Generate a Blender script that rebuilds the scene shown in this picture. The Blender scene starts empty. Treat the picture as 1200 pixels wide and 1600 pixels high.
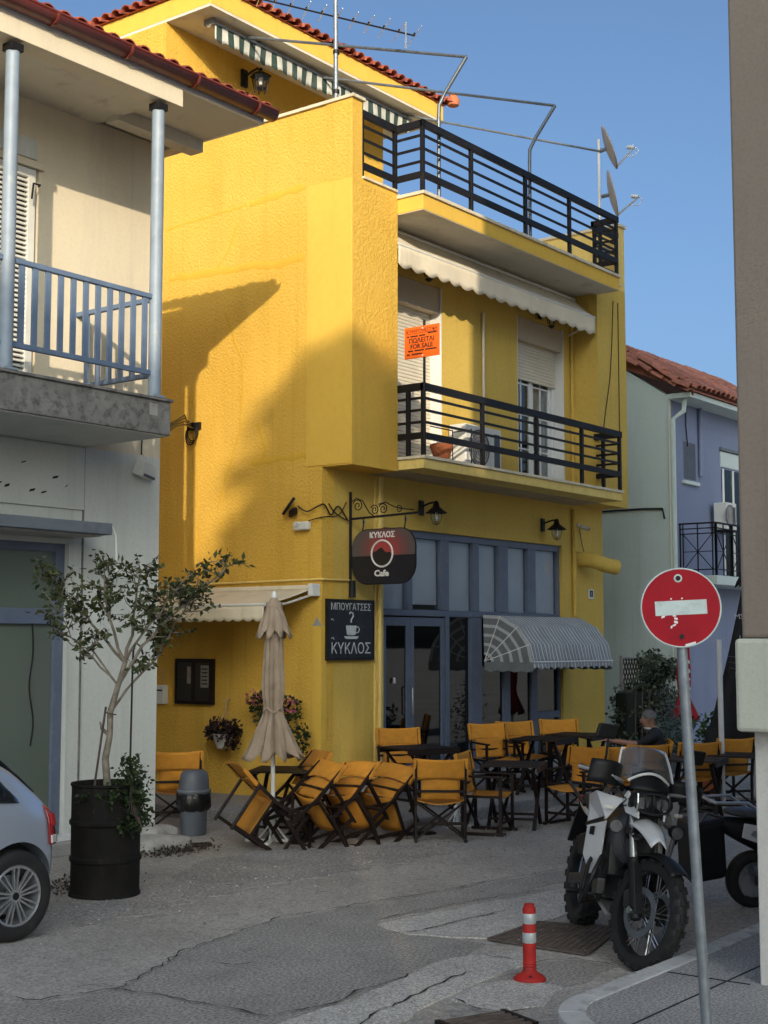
import bpy, bmesh, math, random
from mathutils import Vector, Matrix, Euler

scene = bpy.context.scene
COL = scene.collection
R = math.radians
random.seed(7)

# ------------------------------------------------------------------ camera
cam_data = bpy.data.cameras.new('camera')
cam_data.sensor_width = 36.0
cam_data.lens = 2216.0 / 1600.0 * 36.0
cam_data.clip_start = 0.1
cam_data.clip_end = 2000.0
camera = bpy.data.objects.new('camera', cam_data)
camera.location = (-14.0166, -11.6509, 2.0)
camera.rotation_euler = (R(90 + 5.2853), 0.0, R(37.2128 - 90))
COL.objects.link(camera)
scene.camera = camera

# ------------------------------------------------------------------ daylight
SUN_DIR = Vector((1.15, 1.0, -0.53)).normalized()      # the way the light travels
ELEV = math.asin(-SUN_DIR.z)
world = bpy.data.worlds.new('World')
scene.world = world
world.use_nodes = True
wn = world.node_tree
bg = wn.nodes['Background']
sky_tex = wn.nodes.new('ShaderNodeTexSky')
sky_tex.sky_type = 'NISHITA'
sky_tex.sun_disc = False
sky_tex.sun_elevation = ELEV
sky_tex.sun_rotation = math.atan2(-SUN_DIR.x, -SUN_DIR.y)
sky_tex.altitude = 0.0
sky_tex.air_density = 0.6
sky_tex.dust_density = 6.0
sky_tex.ozone_density = 3.2
wb_mix = wn.nodes.new('ShaderNodeMix'); wb_mix.data_type = 'RGBA'; wb_mix.blend_type = 'MULTIPLY'; wb_mix.inputs[0].default_value = 1.0
wb_mix.inputs[7].default_value = (0.92, 1.0, 0.95, 1.0)          # white balance of the camera
wn.links.new(sky_tex.outputs[0], wb_mix.inputs[6]); wn.links.new(wb_mix.outputs[2], bg.inputs['Color'])
bg.inputs['Strength'].default_value = 0.15
sun_data = bpy.data.lights.new('sun', 'SUN')
sun_data.energy = 2.65
sun_data.angle = R(0.55)
sun_data.color = (1.0, 0.86, 0.66)
sun = bpy.data.objects.new('sun', sun_data)
sun.rotation_euler = SUN_DIR.to_track_quat('-Z', 'Y').to_euler()
sun.location = (-30, -28, 30)
COL.objects.link(sun)

scene.view_settings.view_transform = 'Standard'
scene.view_settings.look = 'None'
scene.view_settings.exposure = 0.72
scene.view_settings.gamma = 1.0
scene.view_settings.use_curve_mapping = False

# ------------------------------------------------------------------ helpers
def V(*a):
    return Vector(a)

def wmat(o):
    if o is None:
        return Matrix.Identity(4)
    return wmat(o.parent) @ o.matrix_parent_inverse @ o.matrix_basis if o.parent else o.matrix_basis.copy()

class MB:
    """collects simple shapes into one mesh"""
    def __init__(s):
        s.v = []; s.f = []; s.mi = []; s.cur = 0
    def add(s, vs, fs):
        n = len(s.v)
        s.v.extend([tuple(a) for a in vs])
        for f in fs:
            s.f.append([n + i for i in f]); s.mi.append(s.cur)
        return s
    def box(s, x0, x1, y0, y1, z0, z1):
        return s.add([(x0,y0,z0),(x1,y0,z0),(x1,y1,z0),(x0,y1,z0),(x0,y0,z1),(x1,y0,z1),(x1,y1,z1),(x0,y1,z1)],
                     [(0,3,2,1),(4,5,6,7),(0,1,5,4),(1,2,6,5),(2,3,7,6),(3,0,4,7)])
    def obox(s, c, ax, ay, az):
        c = Vector(c); ax = Vector(ax); ay = Vector(ay); az = Vector(az)
        p = []
        for k in (-1, 1):
            for (i, j) in ((-1,-1),(1,-1),(1,1),(-1,1)):
                p.append(c + ax*i + ay*j + az*k)
        return s.add(p, [(0,3,2,1),(4,5,6,7),(0,1,5,4),(1,2,6,5),(2,3,7,6),(3,0,4,7)])
    def bar(s, p, q, w, h=None, up=(0,0,1)):
        p = Vector(p); q = Vector(q); h = w if h is None else h
        d = q - p; L = d.length; d.normalize()
        u = Vector(up)
        if abs(d.dot(u)) > 0.98: u = Vector((1,0,0)) if abs(d.x) < 0.9 else Vector((0,1,0))
        sx = d.cross(u).normalized(); sz = sx.cross(d).normalized()
        return s.obox((p+q)/2, d*(L/2), sx*(-w/2), sz*(h/2))
    def ring(s, c, t, r, n, ref=None):
        t = Vector(t).normalized()
        ref = ref or (Vector((0,0,1)) if abs(t.z) < 0.9 else Vector((1,0,0)))
        a = t.cross(ref).normalized(); b = a.cross(t).normalized()
        return [Vector(c) + a*(r*math.cos(2*math.pi*i/n)) + b*(r*math.sin(2*math.pi*i/n)) for i in range(n)]
    def cyl(s, p, q, r, r2=None, n=12, caps=True):
        return s.tube([p, q], [r, r if r2 is None else r2], n, caps)
    def tube(s, pts, r, n=8, caps=True, closed=False):
        pts = [Vector(p) for p in pts]; m = len(pts)
        rr = r if isinstance(r, (list, tuple)) else [r]*m
        base = len(s.v); ref = None
        for i, p in enumerate(pts):
            if closed: t = pts[(i+1) % m] - pts[i-1]
            else: t = pts[min(i+1, m-1)] - pts[max(i-1, 0)]
            if t.length < 1e-9: t = Vector((0,0,1))
            t.normalize()
            if ref is None:
                ref = Vector((0,0,1)) if abs(t.z) < 0.9 else Vector((1,0,0))
            a = t.cross(ref)
            if a.length < 1e-4: a = t.cross(Vector((0.3,1,0.2)))
            a.normalize(); b = a.cross(t).normalized(); ref = b
            for k in range(n):
                an = 2*math.pi*k/n
                s.v.append(tuple(p + a*(rr[i]*math.cos(an)) + b*(rr[i]*math.sin(an))))
        seg = m if closed else m-1
        for i in range(seg):
            for k in range(n):
                a0 = base+i*n+k; a1 = base+i*n+(k+1)%n
                j = (i+1) % m
                b0 = base+j*n+k; b1 = base+j*n+(k+1)%n
                s.f.append([a0,a1,b1,b0]); s.mi.append(s.cur)
        if caps and not closed:
            s.f.append([base+k for k in reversed(range(n))]); s.mi.append(s.cur)
            s.f.append([base+(m-1)*n+k for k in range(n)]); s.mi.append(s.cur)
        return s
    def lathe(s, prof, c=(0,0,0), n=20, sx=1.0, sy=1.0, mod=None):
        """profile of (radius, z) turned round the vertical through c"""
        c = Vector(c); base = len(s.v); m = len(prof)
        for i, (r, z) in enumerate(prof):
            for k in range(n):
                a = 2*math.pi*k/n
                q = mod(i, k, a) if mod else 1.0
                s.v.append((c.x + r*q*sx*math.cos(a), c.y + r*q*sy*math.sin(a), c.z + z))
        for i in range(m-1):
            for k in range(n):
                s.f.append([base+i*n+k, base+i*n+(k+1)%n, base+(i+1)*n+(k+1)%n, base+(i+1)*n+k]); s.mi.append(s.cur)
        if prof[0][0] > 1e-5:
            s.f.append([base+k for k in reversed(range(n))]); s.mi.append(s.cur)
        if prof[-1][0] > 1e-5:
            s.f.append([base+(m-1)*n+k for k in range(n)]); s.mi.append(s.cur)
        return s
    def extr(s, poly, o, u, v, w):
        """polygon (a,b) in the plane o+a*u+b*v, thickened by the vector w"""
        o = Vector(o); u = Vector(u); v = Vector(v); w = Vector(w); n = len(poly)
        p = [o + u*a + v*b for a, b in poly]
        vs = p + [q + w for q in p]
        fs = [list(range(n)), [n+i for i in reversed(range(n))]]
        for i in range(n):
            j = (i+1) % n
            fs.append([i, n+i, n+j, j])
        return s.add(vs, fs)
    def grid(s, nx, ny, fn, flip=False):
        base = len(s.v)
        for j in range(ny+1):
            for i in range(nx+1):
                s.v.append(tuple(fn(i/nx, j/ny)))
        for j in range(ny):
            for i in range(nx):
                a = base+j*(nx+1)+i
                q = [a, a+1, a+nx+2, a+nx+1]
                s.f.append(q[::-1] if flip else q); s.mi.append(s.cur)
        return s
    def mesh(s, name, smooth=False, recalc=True):
        me = bpy.data.meshes.new(name)
        me.from_pydata(s.v, [], s.f)
        if any(s.mi): me.polygons.foreach_set('material_index', s.mi)
        if recalc:
            bm = bmesh.new(); bm.from_mesh(me)
            bmesh.ops.recalc_face_normals(bm, faces=bm.faces[:])
            bm.to_mesh(me); bm.free()
        if smooth:
            me.polygons.foreach_set('use_smooth', [True]*len(me.polygons))
            try: me.set_sharp_from_angle(angle=R(smooth if smooth is not True else 40))
            except Exception: pass
        me.update()
        return me
    def build(s, name, mat, parent=None, smooth=False, bev=0.0, recalc=True, thick=0.0, kind=None, label=None, cat=None, group=None, sub=0):
        me = s.mesh(name, smooth, recalc)
        o = bpy.data.objects.new(name, me)
        for m in (mat if isinstance(mat, (list, tuple)) else [mat]):
            me.materials.append(m)
        link(o, parent)
        if thick:
            md = o.modifiers.new('thickness', 'SOLIDIFY'); md.thickness = thick; md.offset = 0
        if sub:
            md = o.modifiers.new('subdivision', 'SUBSURF'); md.levels = sub; md.render_levels = sub
        if bev:
            md = o.modifiers.new('bevel', 'BEVEL'); md.width = bev; md.segments = 2; md.limit_method = 'ANGLE'; md.angle_limit = R(40)
        if kind: o['kind'] = kind
        if label: tag(o, label, cat, group)
        return o

def link(o, parent=None):
    COL.objects.link(o)
    if parent is not None:
        o.parent = parent
        o.matrix_parent_inverse = wmat(parent).inverted()
    return o

def tag(o, label, cat, group=None):
    o['label'] = label; o['category'] = cat
    if group: o['group'] = group
    return o

def thing(name, label, cat, loc=(0,0,0), group=None):
    o = bpy.data.objects.new(name, None)
    o.empty_display_size = 0.2
    o.location = loc
    COL.objects.link(o)
    return tag(o, label, cat, group)

def copy_tree(src, parent=None):
    c = src.copy(); COL.objects.link(c)
    if parent is not None: c.parent = parent
    for ch in src.children:
        copy_tree(ch, c)
    return c

def place(src, loc, rot, label, first=[]):
    o = copy_tree(src)
    o.location = loc
    o.rotation_euler = rot if isinstance(rot, (tuple, list)) else (0, 0, rot)
    o['label'] = label
    return o

def share(name, me, parent, loc=(0,0,0), rot=(0,0,0), scl=(1,1,1)):
    """another piece that shares its mesh"""
    o = bpy.data.objects.new(name, me); COL.objects.link(o)
    o.parent = parent
    o.matrix_parent_inverse = wmat(parent).inverted()
    o.location = loc; o.rotation_euler = rot; o.scale = scl
    return o

def text_mesh(txt, size, mat, parent, origin, u, v, depth=0.002, name='lettering', align='CENTER', sx=1.0, bold=0.0, shear=0.0):
    """flat lettering with its baseline at origin, u to the right, v up"""
    cu = bpy.data.curves.new('t', 'FONT'); cu.body = txt; cu.size = size; cu.align_x = align
    cu.extrude = depth; cu.resolution_u = 2; cu.offset = bold; cu.shear = shear
    t = bpy.data.objects.new('t', cu); COL.objects.link(t)
    dg = bpy.context.evaluated_depsgraph_get(); dg.update()
    me = bpy.data.meshes.new_from_object(t.evaluated_get(dg))
    bpy.data.objects.remove(t); bpy.data.curves.remove(cu)
    u = Vector(u).normalized(); v = Vector(v).normalized(); w = u.cross(v)
    M = Matrix((( u.x*sx, v.x, w.x, origin[0]), (u.y*sx, v.y, w.y, origin[1]), (u.z*sx, v.z, w.z, origin[2]), (0,0,0,1)))
    me.transform(M)
    me.name = name
    me.materials.clear(); me.materials.append(mat)
    o = bpy.data.objects.new(name, me)
    link(o, parent)
    return o

def smooth_path(pts, k=6):
    pts = [Vector(p) for p in pts]; out = []
    for i in range(len(pts)-1):
        a, b = pts[max(i-1, 0)], pts[i]; c, d = pts[i+1], pts[min(i+2, len(pts)-1)]
        for j in range(k):
            t = j/k
            out.append(0.5*((2*b)+(c-a)*t+(2*a-5*b+4*c-d)*t*t+(3*b-a-3*c+d)*t**3))
    return out+[pts[-1]]

# ------------------------------------------------------------------ materials
def new_mat(name):
    m = bpy.data.materials.new(name); m.use_nodes = True
    nt = m.node_tree
    return m, nt, nt.nodes['Principled BSDF']

def ND(nt, t, **k):
    n = nt.nodes.new(t)
    for a, b in k.items():
        if a in n.inputs: n.inputs[a].default_value = b
        else: setattr(n, a, b)
    return n

def noise(nt, co, scale, detail=4, rough=0.55, stretch=None, dist=0.0):
    if stretch:
        mp = ND(nt, 'ShaderNodeMapping'); mp.inputs['Scale'].default_value = stretch
        nt.links.new(co, mp.inputs['Vector']); co = mp.outputs[0]
    n = ND(nt, 'ShaderNodeTexNoise'); n.inputs['Scale'].default_value = scale
    n.inputs['Detail'].default_value = detail; n.inputs['Roughness'].default_value = rough
    n.inputs['Distortion'].default_value = dist
    nt.links.new(co, n.inputs['Vector'])
    return n.outputs[0]

def ramp(nt, fac, stops):
    r = ND(nt, 'ShaderNodeValToRGB')
    els = r.color_ramp.elements
    while len(els) < len(stops): els.new(0.5)
    for e, (p, c) in zip(els, stops):
        e.position = p; e.color = (c[0], c[1], c[2], 1) if isinstance(c, (tuple, list)) else (c, c, c, 1)
    nt.links.new(fac, r.inputs[0])
    return r.outputs[0]

def mix(nt, fac, a, b, mode='MIX'):
    m = ND(nt, 'ShaderNodeMix', data_type='RGBA', blend_type=mode)
    if isinstance(fac, (int, float)): m.inputs[0].default_value = fac
    else: nt.links.new(fac, m.inputs[0])
    for sck, val in ((m.inputs[6], a), (m.inputs[7], b)):
        if isinstance(val, (tuple, list)): sck.default_value = (val[0], val[1], val[2], 1)
        elif isinstance(val, (int, float)): sck.default_value = (val, val, val, 1)
        else: nt.links.new(val, sck)
    return m.outputs[2]

def co_of(nt, kind='Object'):
    return ND(nt, 'ShaderNodeTexCoord').outputs[kind]

def bump(nt, b, h, strength, dist, prev=None):
    n = ND(nt, 'ShaderNodeBump'); n.inputs['Strength'].default_value = strength; n.inputs['Distance'].default_value = dist
    nt.links.new(h, n.inputs['Height'])
    if prev is not None: nt.links.new(prev, n.inputs['Normal'])
    nt.links.new(n.outputs[0], b.inputs['Normal'])
    return n.outputs[0]

def plain(name, col, rough=0.6, metal=0.0, var=0.12, vs=4.0, bs=0.0, bscale=60, spec=None, dirt=None, dirts=2.0, dlo=0.55, dhi=0.75, streak=False, coat=0.0, rvar=0.0):
    m, nt, b = new_mat(name)
    co = co_of(nt)
    f = noise(nt, co, vs, 5, 0.6)
    lo = tuple(c*(1-var) for c in col); hi = tuple(min(1, c*(1+var)) for c in col)
    c = ramp(nt, f, [(0.3, lo), (0.7, hi)])
    if dirt:
        d = noise(nt, co, dirts, 7, 0.65, (1, 1, 0.22) if streak else None)
        c = mix(nt, ramp(nt, d, [(dlo, 0.0), (dhi, 1.0)]), c, dirt)
    nt.links.new(c, b.inputs['Base Color'])
    b.inputs['Roughness'].default_value = rough
    if rvar:
        rr = ramp(nt, noise(nt, co, vs*2.3, 5, 0.6), [(0.3, max(0, rough-rvar)), (0.7, min(1, rough+rvar))])
        nt.links.new(rr, b.inputs['Roughness'])
    b.inputs['Metallic'].default_value = metal
    if spec is not None: b.inputs['Specular IOR Level'].default_value = spec
    if coat:
        b.inputs['Coat Weight'].default_value = coat; b.inputs['Coat Roughness'].default_value = 0.05
    if bs:
        bump(nt, b, noise(nt, co, bscale, 4, 0.6), bs, 0.01)
    return m

def stucco(name, col, patch, stain, coarse=20.0, strength=0.9, dist=0.02):
    m, nt, b = new_mat(name)
    co = co_of(nt)
    big = noise(nt, co, 0.7, 5, 0.6)
    c = ramp(nt, big, [(0.32, patch), (0.62, col)])
    st = noise(nt, co, 1.6, 7, 0.66, (1.4, 1.4, 0.16))
    c = mix(nt, ramp(nt, st, [(0.52, 0.0), (0.74, 0.45)]), c, stain)
    dr2 = noise(nt, co, 3.4, 6, 0.6, (2.2, 2.2, 0.07))
    c = mix(nt, ramp(nt, dr2, [(0.57, 0.0), (0.70, 0.32)]), c, stain)
    fine = noise(nt, co, coarse*1.1, 3, 0.5)
    c = mix(nt, ramp(nt, fine, [(0.3, 0.22), (0.55, 0.0)]), c, stain)
    nt.links.new(c, b.inputs['Base Color'])
    b.inputs['Roughness'].default_value = 0.9
    b.inputs['Specular IOR Level'].default_value = 0.15
    n1 = bump(nt, b, noise(nt, co, coarse, 4, 0.6, dist=0.15), strength, dist)
    bump(nt, b, noise(nt, co, 160, 3, 0.6), 0.25, 0.004, n1)
    return m

M = {}
YEL = (0.73, 0.452, 0.084); YELP = (0.69, 0.415, 0.066); YELS = (0.50, 0.30, 0.045)
M['stucco'] = stucco('yellow_stucco', YEL, YELP, YELS, 27.0, 1.0, 0.021)
M['stucco_smooth'] = stucco('smooth_yellow_plaster', (0.75, 0.475, 0.085), (0.71, 0.445, 0.075), (0.58, 0.37, 0.065), 9.0, 0.18, 0.01)
M['stucco_patch'] = stucco('repaired_yellow_plaster', (0.70, 0.42, 0.05), (0.66, 0.39, 0.045), (0.5, 0.31, 0.05), 40.0, 0.6, 0.01)
M['yellow_pale'] = stucco('pale_yellow_render', (0.80, 0.60, 0.20), (0.74, 0.54, 0.17), (0.45, 0.36, 0.16), 14.0, 0.3, 0.012)
M['yellow_shade'] = stucco('shade_toned_yellow_render', (0.65, 0.448, 0.105), (0.60, 0.41, 0.09), (0.42, 0.295, 0.08), 17.0, 0.6, 0.016)  # copy of the house yellow, dulled to its tone on the shaded front
M['cream_wall'] = stucco('cream_wall_render', (0.70, 0.61, 0.45), (0.66, 0.57, 0.42), (0.5, 0.45, 0.37), 30.0, 0.2, 0.008)
M['white_wall'] = stucco('off_white_wall_render', (0.62, 0.635, 0.60), (0.58, 0.60, 0.57), (0.43, 0.44, 0.41), 26.0, 0.25, 0.008)
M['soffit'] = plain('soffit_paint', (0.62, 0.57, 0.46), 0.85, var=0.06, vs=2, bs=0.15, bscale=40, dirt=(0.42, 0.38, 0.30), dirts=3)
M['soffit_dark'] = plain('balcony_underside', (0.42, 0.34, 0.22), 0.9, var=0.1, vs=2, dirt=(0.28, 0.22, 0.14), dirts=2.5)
M['concrete_dirty'] = plain('weathered_slab_edge', (0.19, 0.182, 0.172), 0.92, var=0.25, vs=6.0, bs=0.7, bscale=30, dirt=(0.075, 0.07, 0.066), dirts=11, dlo=0.48, dhi=0.68)
M['concrete'] = plain('pale_concrete', (0.34, 0.33, 0.31), 0.9, var=0.14, vs=2.2, bs=0.4, bscale=70, dirt=(0.2, 0.19, 0.18), dirts=2.4)
M['canopy'] = plain('grey_canopy_paint', (0.13, 0.15, 0.18), 0.8, var=0.12, vs=3, bs=0.25, bscale=50, dirt=(0.08, 0.085, 0.09), dirts=3)
M['coping'] = plain('pale_coping_stone', (0.66, 0.58, 0.42), 0.8, var=0.1, vs=6, bs=0.2, bscale=60, dirt=(0.45, 0.38, 0.26), dirts=5)
M['iron'] = plain('black_painted_iron', (0.012, 0.011, 0.012), 0.5, 0.0, 0.25, 9, bs=0.12, bscale=80, spec=0.25, dirt=(0.06, 0.04, 0.03), dirts=9, dlo=0.62, dhi=0.8)
M['rail_blue'] = plain('shade_toned_railing_blue', (0.12, 0.17, 0.26), 0.55, var=0.18, vs=5, bs=0.1, bscale=60, dirt=(0.22, 0.26, 0.31), dirts=8, dlo=0.58, dhi=0.8)  # the posts' blue again, with the balcony shade put into its colour
M['blue_metal'] = plain('blue_grey_paint', (0.23, 0.28, 0.34), 0.5, 0.0, 0.14, 5, bs=0.1, bscale=60, dirt=(0.33, 0.36, 0.38), dirts=7, dlo=0.58, dhi=0.8)
M['blue_frame'] = plain('grey_blue_joinery', (0.105, 0.130, 0.185), 0.5, 0.0, 0.12, 3, bs=0.08, bscale=40, dirt=(0.16, 0.17, 0.2), dirts=5)
M['blue_frame2'] = plain('blue_shop_joinery', (0.11, 0.135, 0.20), 0.5, 0.0, 0.12, 3, dirt=(0.2, 0.22, 0.26), dirts=5)
M['white_paint'] = plain('white_paint', (0.74, 0.74, 0.72), 0.5, var=0.06, vs=3, dirt=(0.5, 0.48, 0.42), dirts=6, dlo=0.6, dhi=0.85)
M['white_frame'] = plain('white_window_frame', (0.72, 0.72, 0.70), 0.4, var=0.05, vs=3)
M['reveal'] = plain('white_reveal_plaster', (0.70, 0.70, 0.68), 0.8, var=0.05, vs=3, bs=0.1, bscale=60)
M['shutter'] = plain('cream_shutter', (0.66, 0.60, 0.48), 0.55, var=0.06, vs=4)
M['shutter_box'] = plain('beige_shutter_box', (0.46, 0.38, 0.27), 0.7, var=0.06, vs=3)
M['louvre'] = plain('white_louvre', (0.62, 0.61, 0.56), 0.55, var=0.08, vs=5)
M['awning_cream'] = plain('cream_canvas', (0.70, 0.62, 0.47), 0.9, var=0.07, vs=3, bs=0.25, bscale=9, dirt=(0.5, 0.43, 0.32), dirts=2.5, streak=True)
M['gutter'] = plain('dark_red_gutter', (0.17, 0.035, 0.026), 0.38, var=0.14, vs=5, dirt=(0.1, 0.03, 0.025), dirts=6)
M['tile'] = plain('clay_roof_tile', (0.36, 0.085, 0.045), 0.8, var=0.3, vs=7, bs=0.3, bscale=50, dirt=(0.15, 0.06, 0.045), dirts=7, dlo=0.5, dhi=0.72)
M['tile_old'] = plain('weathered_roof_tile', (0.40, 0.14, 0.085), 0.85, var=0.4, vs=6, bs=0.35, bscale=50, dirt=(0.13, 0.075, 0.06), dirts=6, dlo=0.46, dhi=0.68)
M['galv'] = plain('galvanised_steel', (0.24, 0.265, 0.29), 0.5, 0.55, 0.22, 14, bs=0.06, bscale=60, dirt=(0.2, 0.21, 0.22), dirts=8, rvar=0.12)
M['steel_pole'] = plain('grey_steel_tube', (0.16, 0.18, 0.20), 0.45, 0.6, 0.2, 6, rvar=0.1)
M['alu'] = plain('aluminium', (0.60, 0.61, 0.62), 0.35, 0.85, 0.1, 9)
M['chrome'] = plain('bright_metal', (0.55, 0.55, 0.55), 0.2, 1.0, 0.05, 9)
M['dish'] = plain('dish_enamel', (0.42, 0.38, 0.34), 0.5, 0.1, 0.1, 4)
M['plastic_white'] = plain('white_plastic', (0.66, 0.66, 0.62), 0.45, var=0.05, vs=4, dirt=(0.45, 0.43, 0.38), dirts=8, dlo=0.6, dhi=0.85)
M['plastic_grey'] = plain('grey_plastic', (0.085, 0.095, 0.115), 0.5, var=0.12, vs=5)
M['plastic_black'] = plain('black_plastic', (0.009, 0.009, 0.010), 0.5, spec=0.3, var=0.2, vs=8)
M['rubber'] = plain('tyre_rubber', (0.012, 0.012, 0.012), 0.75, var=0.25, vs=12, bs=0.2, bscale=90, dirt=(0.04, 0.037, 0.034), dirts=9, dlo=0.55, dhi=0.8)
M['wood'] = plain('dark_varnished_wood', (0.016, 0.009, 0.007), 0.5, spec=0.3, var=0.35, vs=14, bs=0.1, bscale=60, rvar=0.1)
M['wood_red'] = plain('reddish_varnished_wood', (0.060, 0.022, 0.011), 0.5, spec=0.3, var=0.35, vs=14, bs=0.1, bscale=60)
M['canvas'] = plain('orange_canvas', (0.56, 0.235, 0.022), 0.88, var=0.12, vs=5, bs=0.3, bscale=26, dirt=(0.42, 0.17, 0.025), dirts=6, dlo=0.5, dhi=0.75)
M['parasol'] = plain('beige_parasol_canvas', (0.36, 0.275, 0.20), 0.9, var=0.16, vs=5, bs=0.35, bscale=30, dirt=(0.22, 0.165, 0.12), dirts=5)
M['parasol_black'] = plain('black_parasol_canvas', (0.014, 0.014, 0.016), 0.8, var=0.3, vs=5, bs=0.25, bscale=20)
M['parasol_red'] = plain('red_parasol_canvas', (0.33, 0.012, 0.018), 0.8, var=0.2, vs=5, bs=0.25, bscale=20)
M['board'] = plain('chalkboard', (0.008, 0.009, 0.014), 0.6, var=0.3, vs=7, dirt=(0.035, 0.036, 0.042), dirts=6, dlo=0.55, dhi=0.8)
M['chalk'] = plain('chalk', (0.50, 0.52, 0.52), 0.9, var=0.25, vs=30)
M['letter_white'] = plain('white_lettering', (0.75, 0.74, 0.72), 0.6, var=0.05)
M['letter_black'] = plain('black_lettering', (0.012, 0.010, 0.010), 0.6, var=0.05)
M['sign_grey'] = plain('sign_grey', (0.15, 0.12, 0.12), 0.45, var=0.12, vs=6)
M['sign_navy'] = plain('sign_navy', (0.010, 0.012, 0.020), 0.4, var=0.12, vs=6)
M['sign_orange'] = plain('orange_sign_board', (0.85, 0.13, 0.012), 0.45, var=0.06, vs=5)
M['sign_red'] = plain('red_reflective_sheet', (0.33, 0.004, 0.014), 0.55, spec=0.2, var=0.1, vs=5, dirt=(0.24, 0.003, 0.011), dirts=4, dlo=0.5, dhi=0.75)
M['sign_white'] = plain('white_reflective_sheet', (0.52, 0.60, 0.58), 0.4, var=0.1, vs=9, dirt=(0.33, 0.38, 0.36), dirts=12)
M['bollard_red'] = plain('red_rubber_bollard', (0.40, 0.022, 0.018), 0.6, spec=0.25, var=0.15, vs=7, dirt=(0.2, 0.035, 0.03), dirts=11, dlo=0.5, dhi=0.75)
M['reflect'] = plain('reflective_band', (0.44, 0.46, 0.47), 0.35, 0.2, 0.12, 12)
M['red_lens'] = plain('red_lamp_lens', (0.30, 0.006, 0.012), 0.12, var=0.1, coat=0.8)
M['lens_dark'] = plain('headlamp_glass', (0.10, 0.10, 0.105), 0.12, var=0.3, vs=20, coat=0.6)
M['clear_lens'] = plain('clear_lamp_lens', (0.60, 0.58, 0.54), 0.12, var=0.1, coat=0.8)
M['bulb'] = plain('frosted_bulb', (0.80, 0.78, 0.72), 0.3, var=0.02)
M['bark'] = plain('pale_bark', (0.20, 0.17, 0.13), 0.9, var=0.3, vs=16, bs=0.6, bscale=50, dirt=(0.09, 0.075, 0.06), dirts=9, dlo=0.5, dhi=0.7)
M['bark_dark'] = plain('dark_bark', (0.07, 0.05, 0.04), 0.9, var=0.3, vs=12, bs=0.6, bscale=40)
M['soil'] = plain('potting_soil', (0.035, 0.026, 0.020), 0.95, var=0.4, vs=20, bs=1.0, bscale=40)
M['stone'] = plain('corner_stone', (0.34, 0.33, 0.31), 0.92, var=0.25, vs=5, bs=0.8, bscale=14, dirt=(0.14, 0.13, 0.12), dirts=4)
M['lilac'] = stucco('lilac_render', (0.22, 0.255, 0.37), (0.20, 0.235, 0.34), (0.155, 0.175, 0.25), 30.0, 0.2, 0.008)
M['greygreen'] = stucco('grey_green_render', (0.56, 0.64, 0.62), (0.52, 0.60, 0.58), (0.40, 0.45, 0.44), 24.0, 0.25, 0.008)
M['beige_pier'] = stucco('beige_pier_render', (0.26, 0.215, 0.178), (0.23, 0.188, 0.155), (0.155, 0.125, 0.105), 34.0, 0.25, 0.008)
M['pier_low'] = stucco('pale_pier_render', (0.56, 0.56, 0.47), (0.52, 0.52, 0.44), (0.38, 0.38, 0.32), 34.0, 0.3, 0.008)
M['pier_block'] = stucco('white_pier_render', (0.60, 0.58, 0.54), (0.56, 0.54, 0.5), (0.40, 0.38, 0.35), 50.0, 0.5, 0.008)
M['skin'] = plain('skin', (0.36, 0.185, 0.125), 0.55, var=0.08, vs=12)
M['hair_grey'] = plain('short_grey_hair', (0.16, 0.15, 0.145), 0.8, var=0.3, vs=60, bs=0.6, bscale=140)
M['shirt_dark'] = plain('dark_shirt', (0.018, 0.018, 0.022), 0.85, var=0.2, vs=8, bs=0.3, bscale=22)
M['trousers'] = plain('dark_blue_trousers', (0.03, 0.035, 0.055), 0.85, var=0.2, vs=8, bs=0.3, bscale=22)
M['collar'] = plain('white_collar_cloth', (0.58, 0.57, 0.55), 0.8, var=0.06)
M['litter'] = plain('pale_lilac_plastic', (0.24, 0.24, 0.32), 0.5, var=0.1, vs=6)
M['bag_black'] = plain('black_bin_bag', (0.008, 0.008, 0.009), 0.28, var=0.3, vs=10, bs=0.9, bscale=14)
M['moto_white'] = plain('white_motorcycle_paint', (0.56, 0.56, 0.57), 0.25, var=0.04, vs=3, coat=0.5, dirt=(0.38, 0.36, 0.34), dirts=9, dlo=0.6, dhi=0.85)
M['moto_grey'] = plain('dark_grey_panel', (0.05, 0.05, 0.055), 0.5, var=0.2, vs=8)
M['engine'] = plain('engine_metal', (0.055, 0.055, 0.058), 0.4, 0.6, 0.3, 14, bs=0.3, bscale=40)
M['rim'] = plain('wheel_alloy', (0.46, 0.47, 0.49), 0.32, 0.75, 0.1, 8, dirt=(0.2, 0.19, 0.18), dirts=12, dlo=0.55, dhi=0.8)
M['gold_fork'] = plain('fork_tube', (0.52, 0.50, 0.46), 0.22, 0.9, 0.1, 8)
M['crack'] = plain('crack_shadow_gap', (0.012, 0.012, 0.013), 0.95, var=0.3, vs=20)
M['crate_blue'] = plain('faded_blue_crate', (0.10, 0.18, 0.28), 0.5, var=0.1, vs=5)
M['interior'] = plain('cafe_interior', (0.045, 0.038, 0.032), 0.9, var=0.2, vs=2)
M['blind'] = plain('white_window_film', (0.72, 0.75, 0.80), 0.75, var=0.10, vs=1.2)
M['curtain'] = plain('net_curtain', (0.48, 0.48, 0.47), 0.9, var=0.14, vs=7)
M['roof_back'] = plain('grey_flat_roof', (0.3, 0.28, 0.26), 0.9, var=0.1)
M['facade_back'] = stucco('sandy_facade', (0.55, 0.48, 0.38), (0.5, 0.44, 0.35), (0.36, 0.31, 0.25), 20, 0.3, 0.01)
M['ochre_pot'] = plain('white_flower_pot', (0.50, 0.49, 0.46), 0.6, var=0.1, vs=8)
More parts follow.
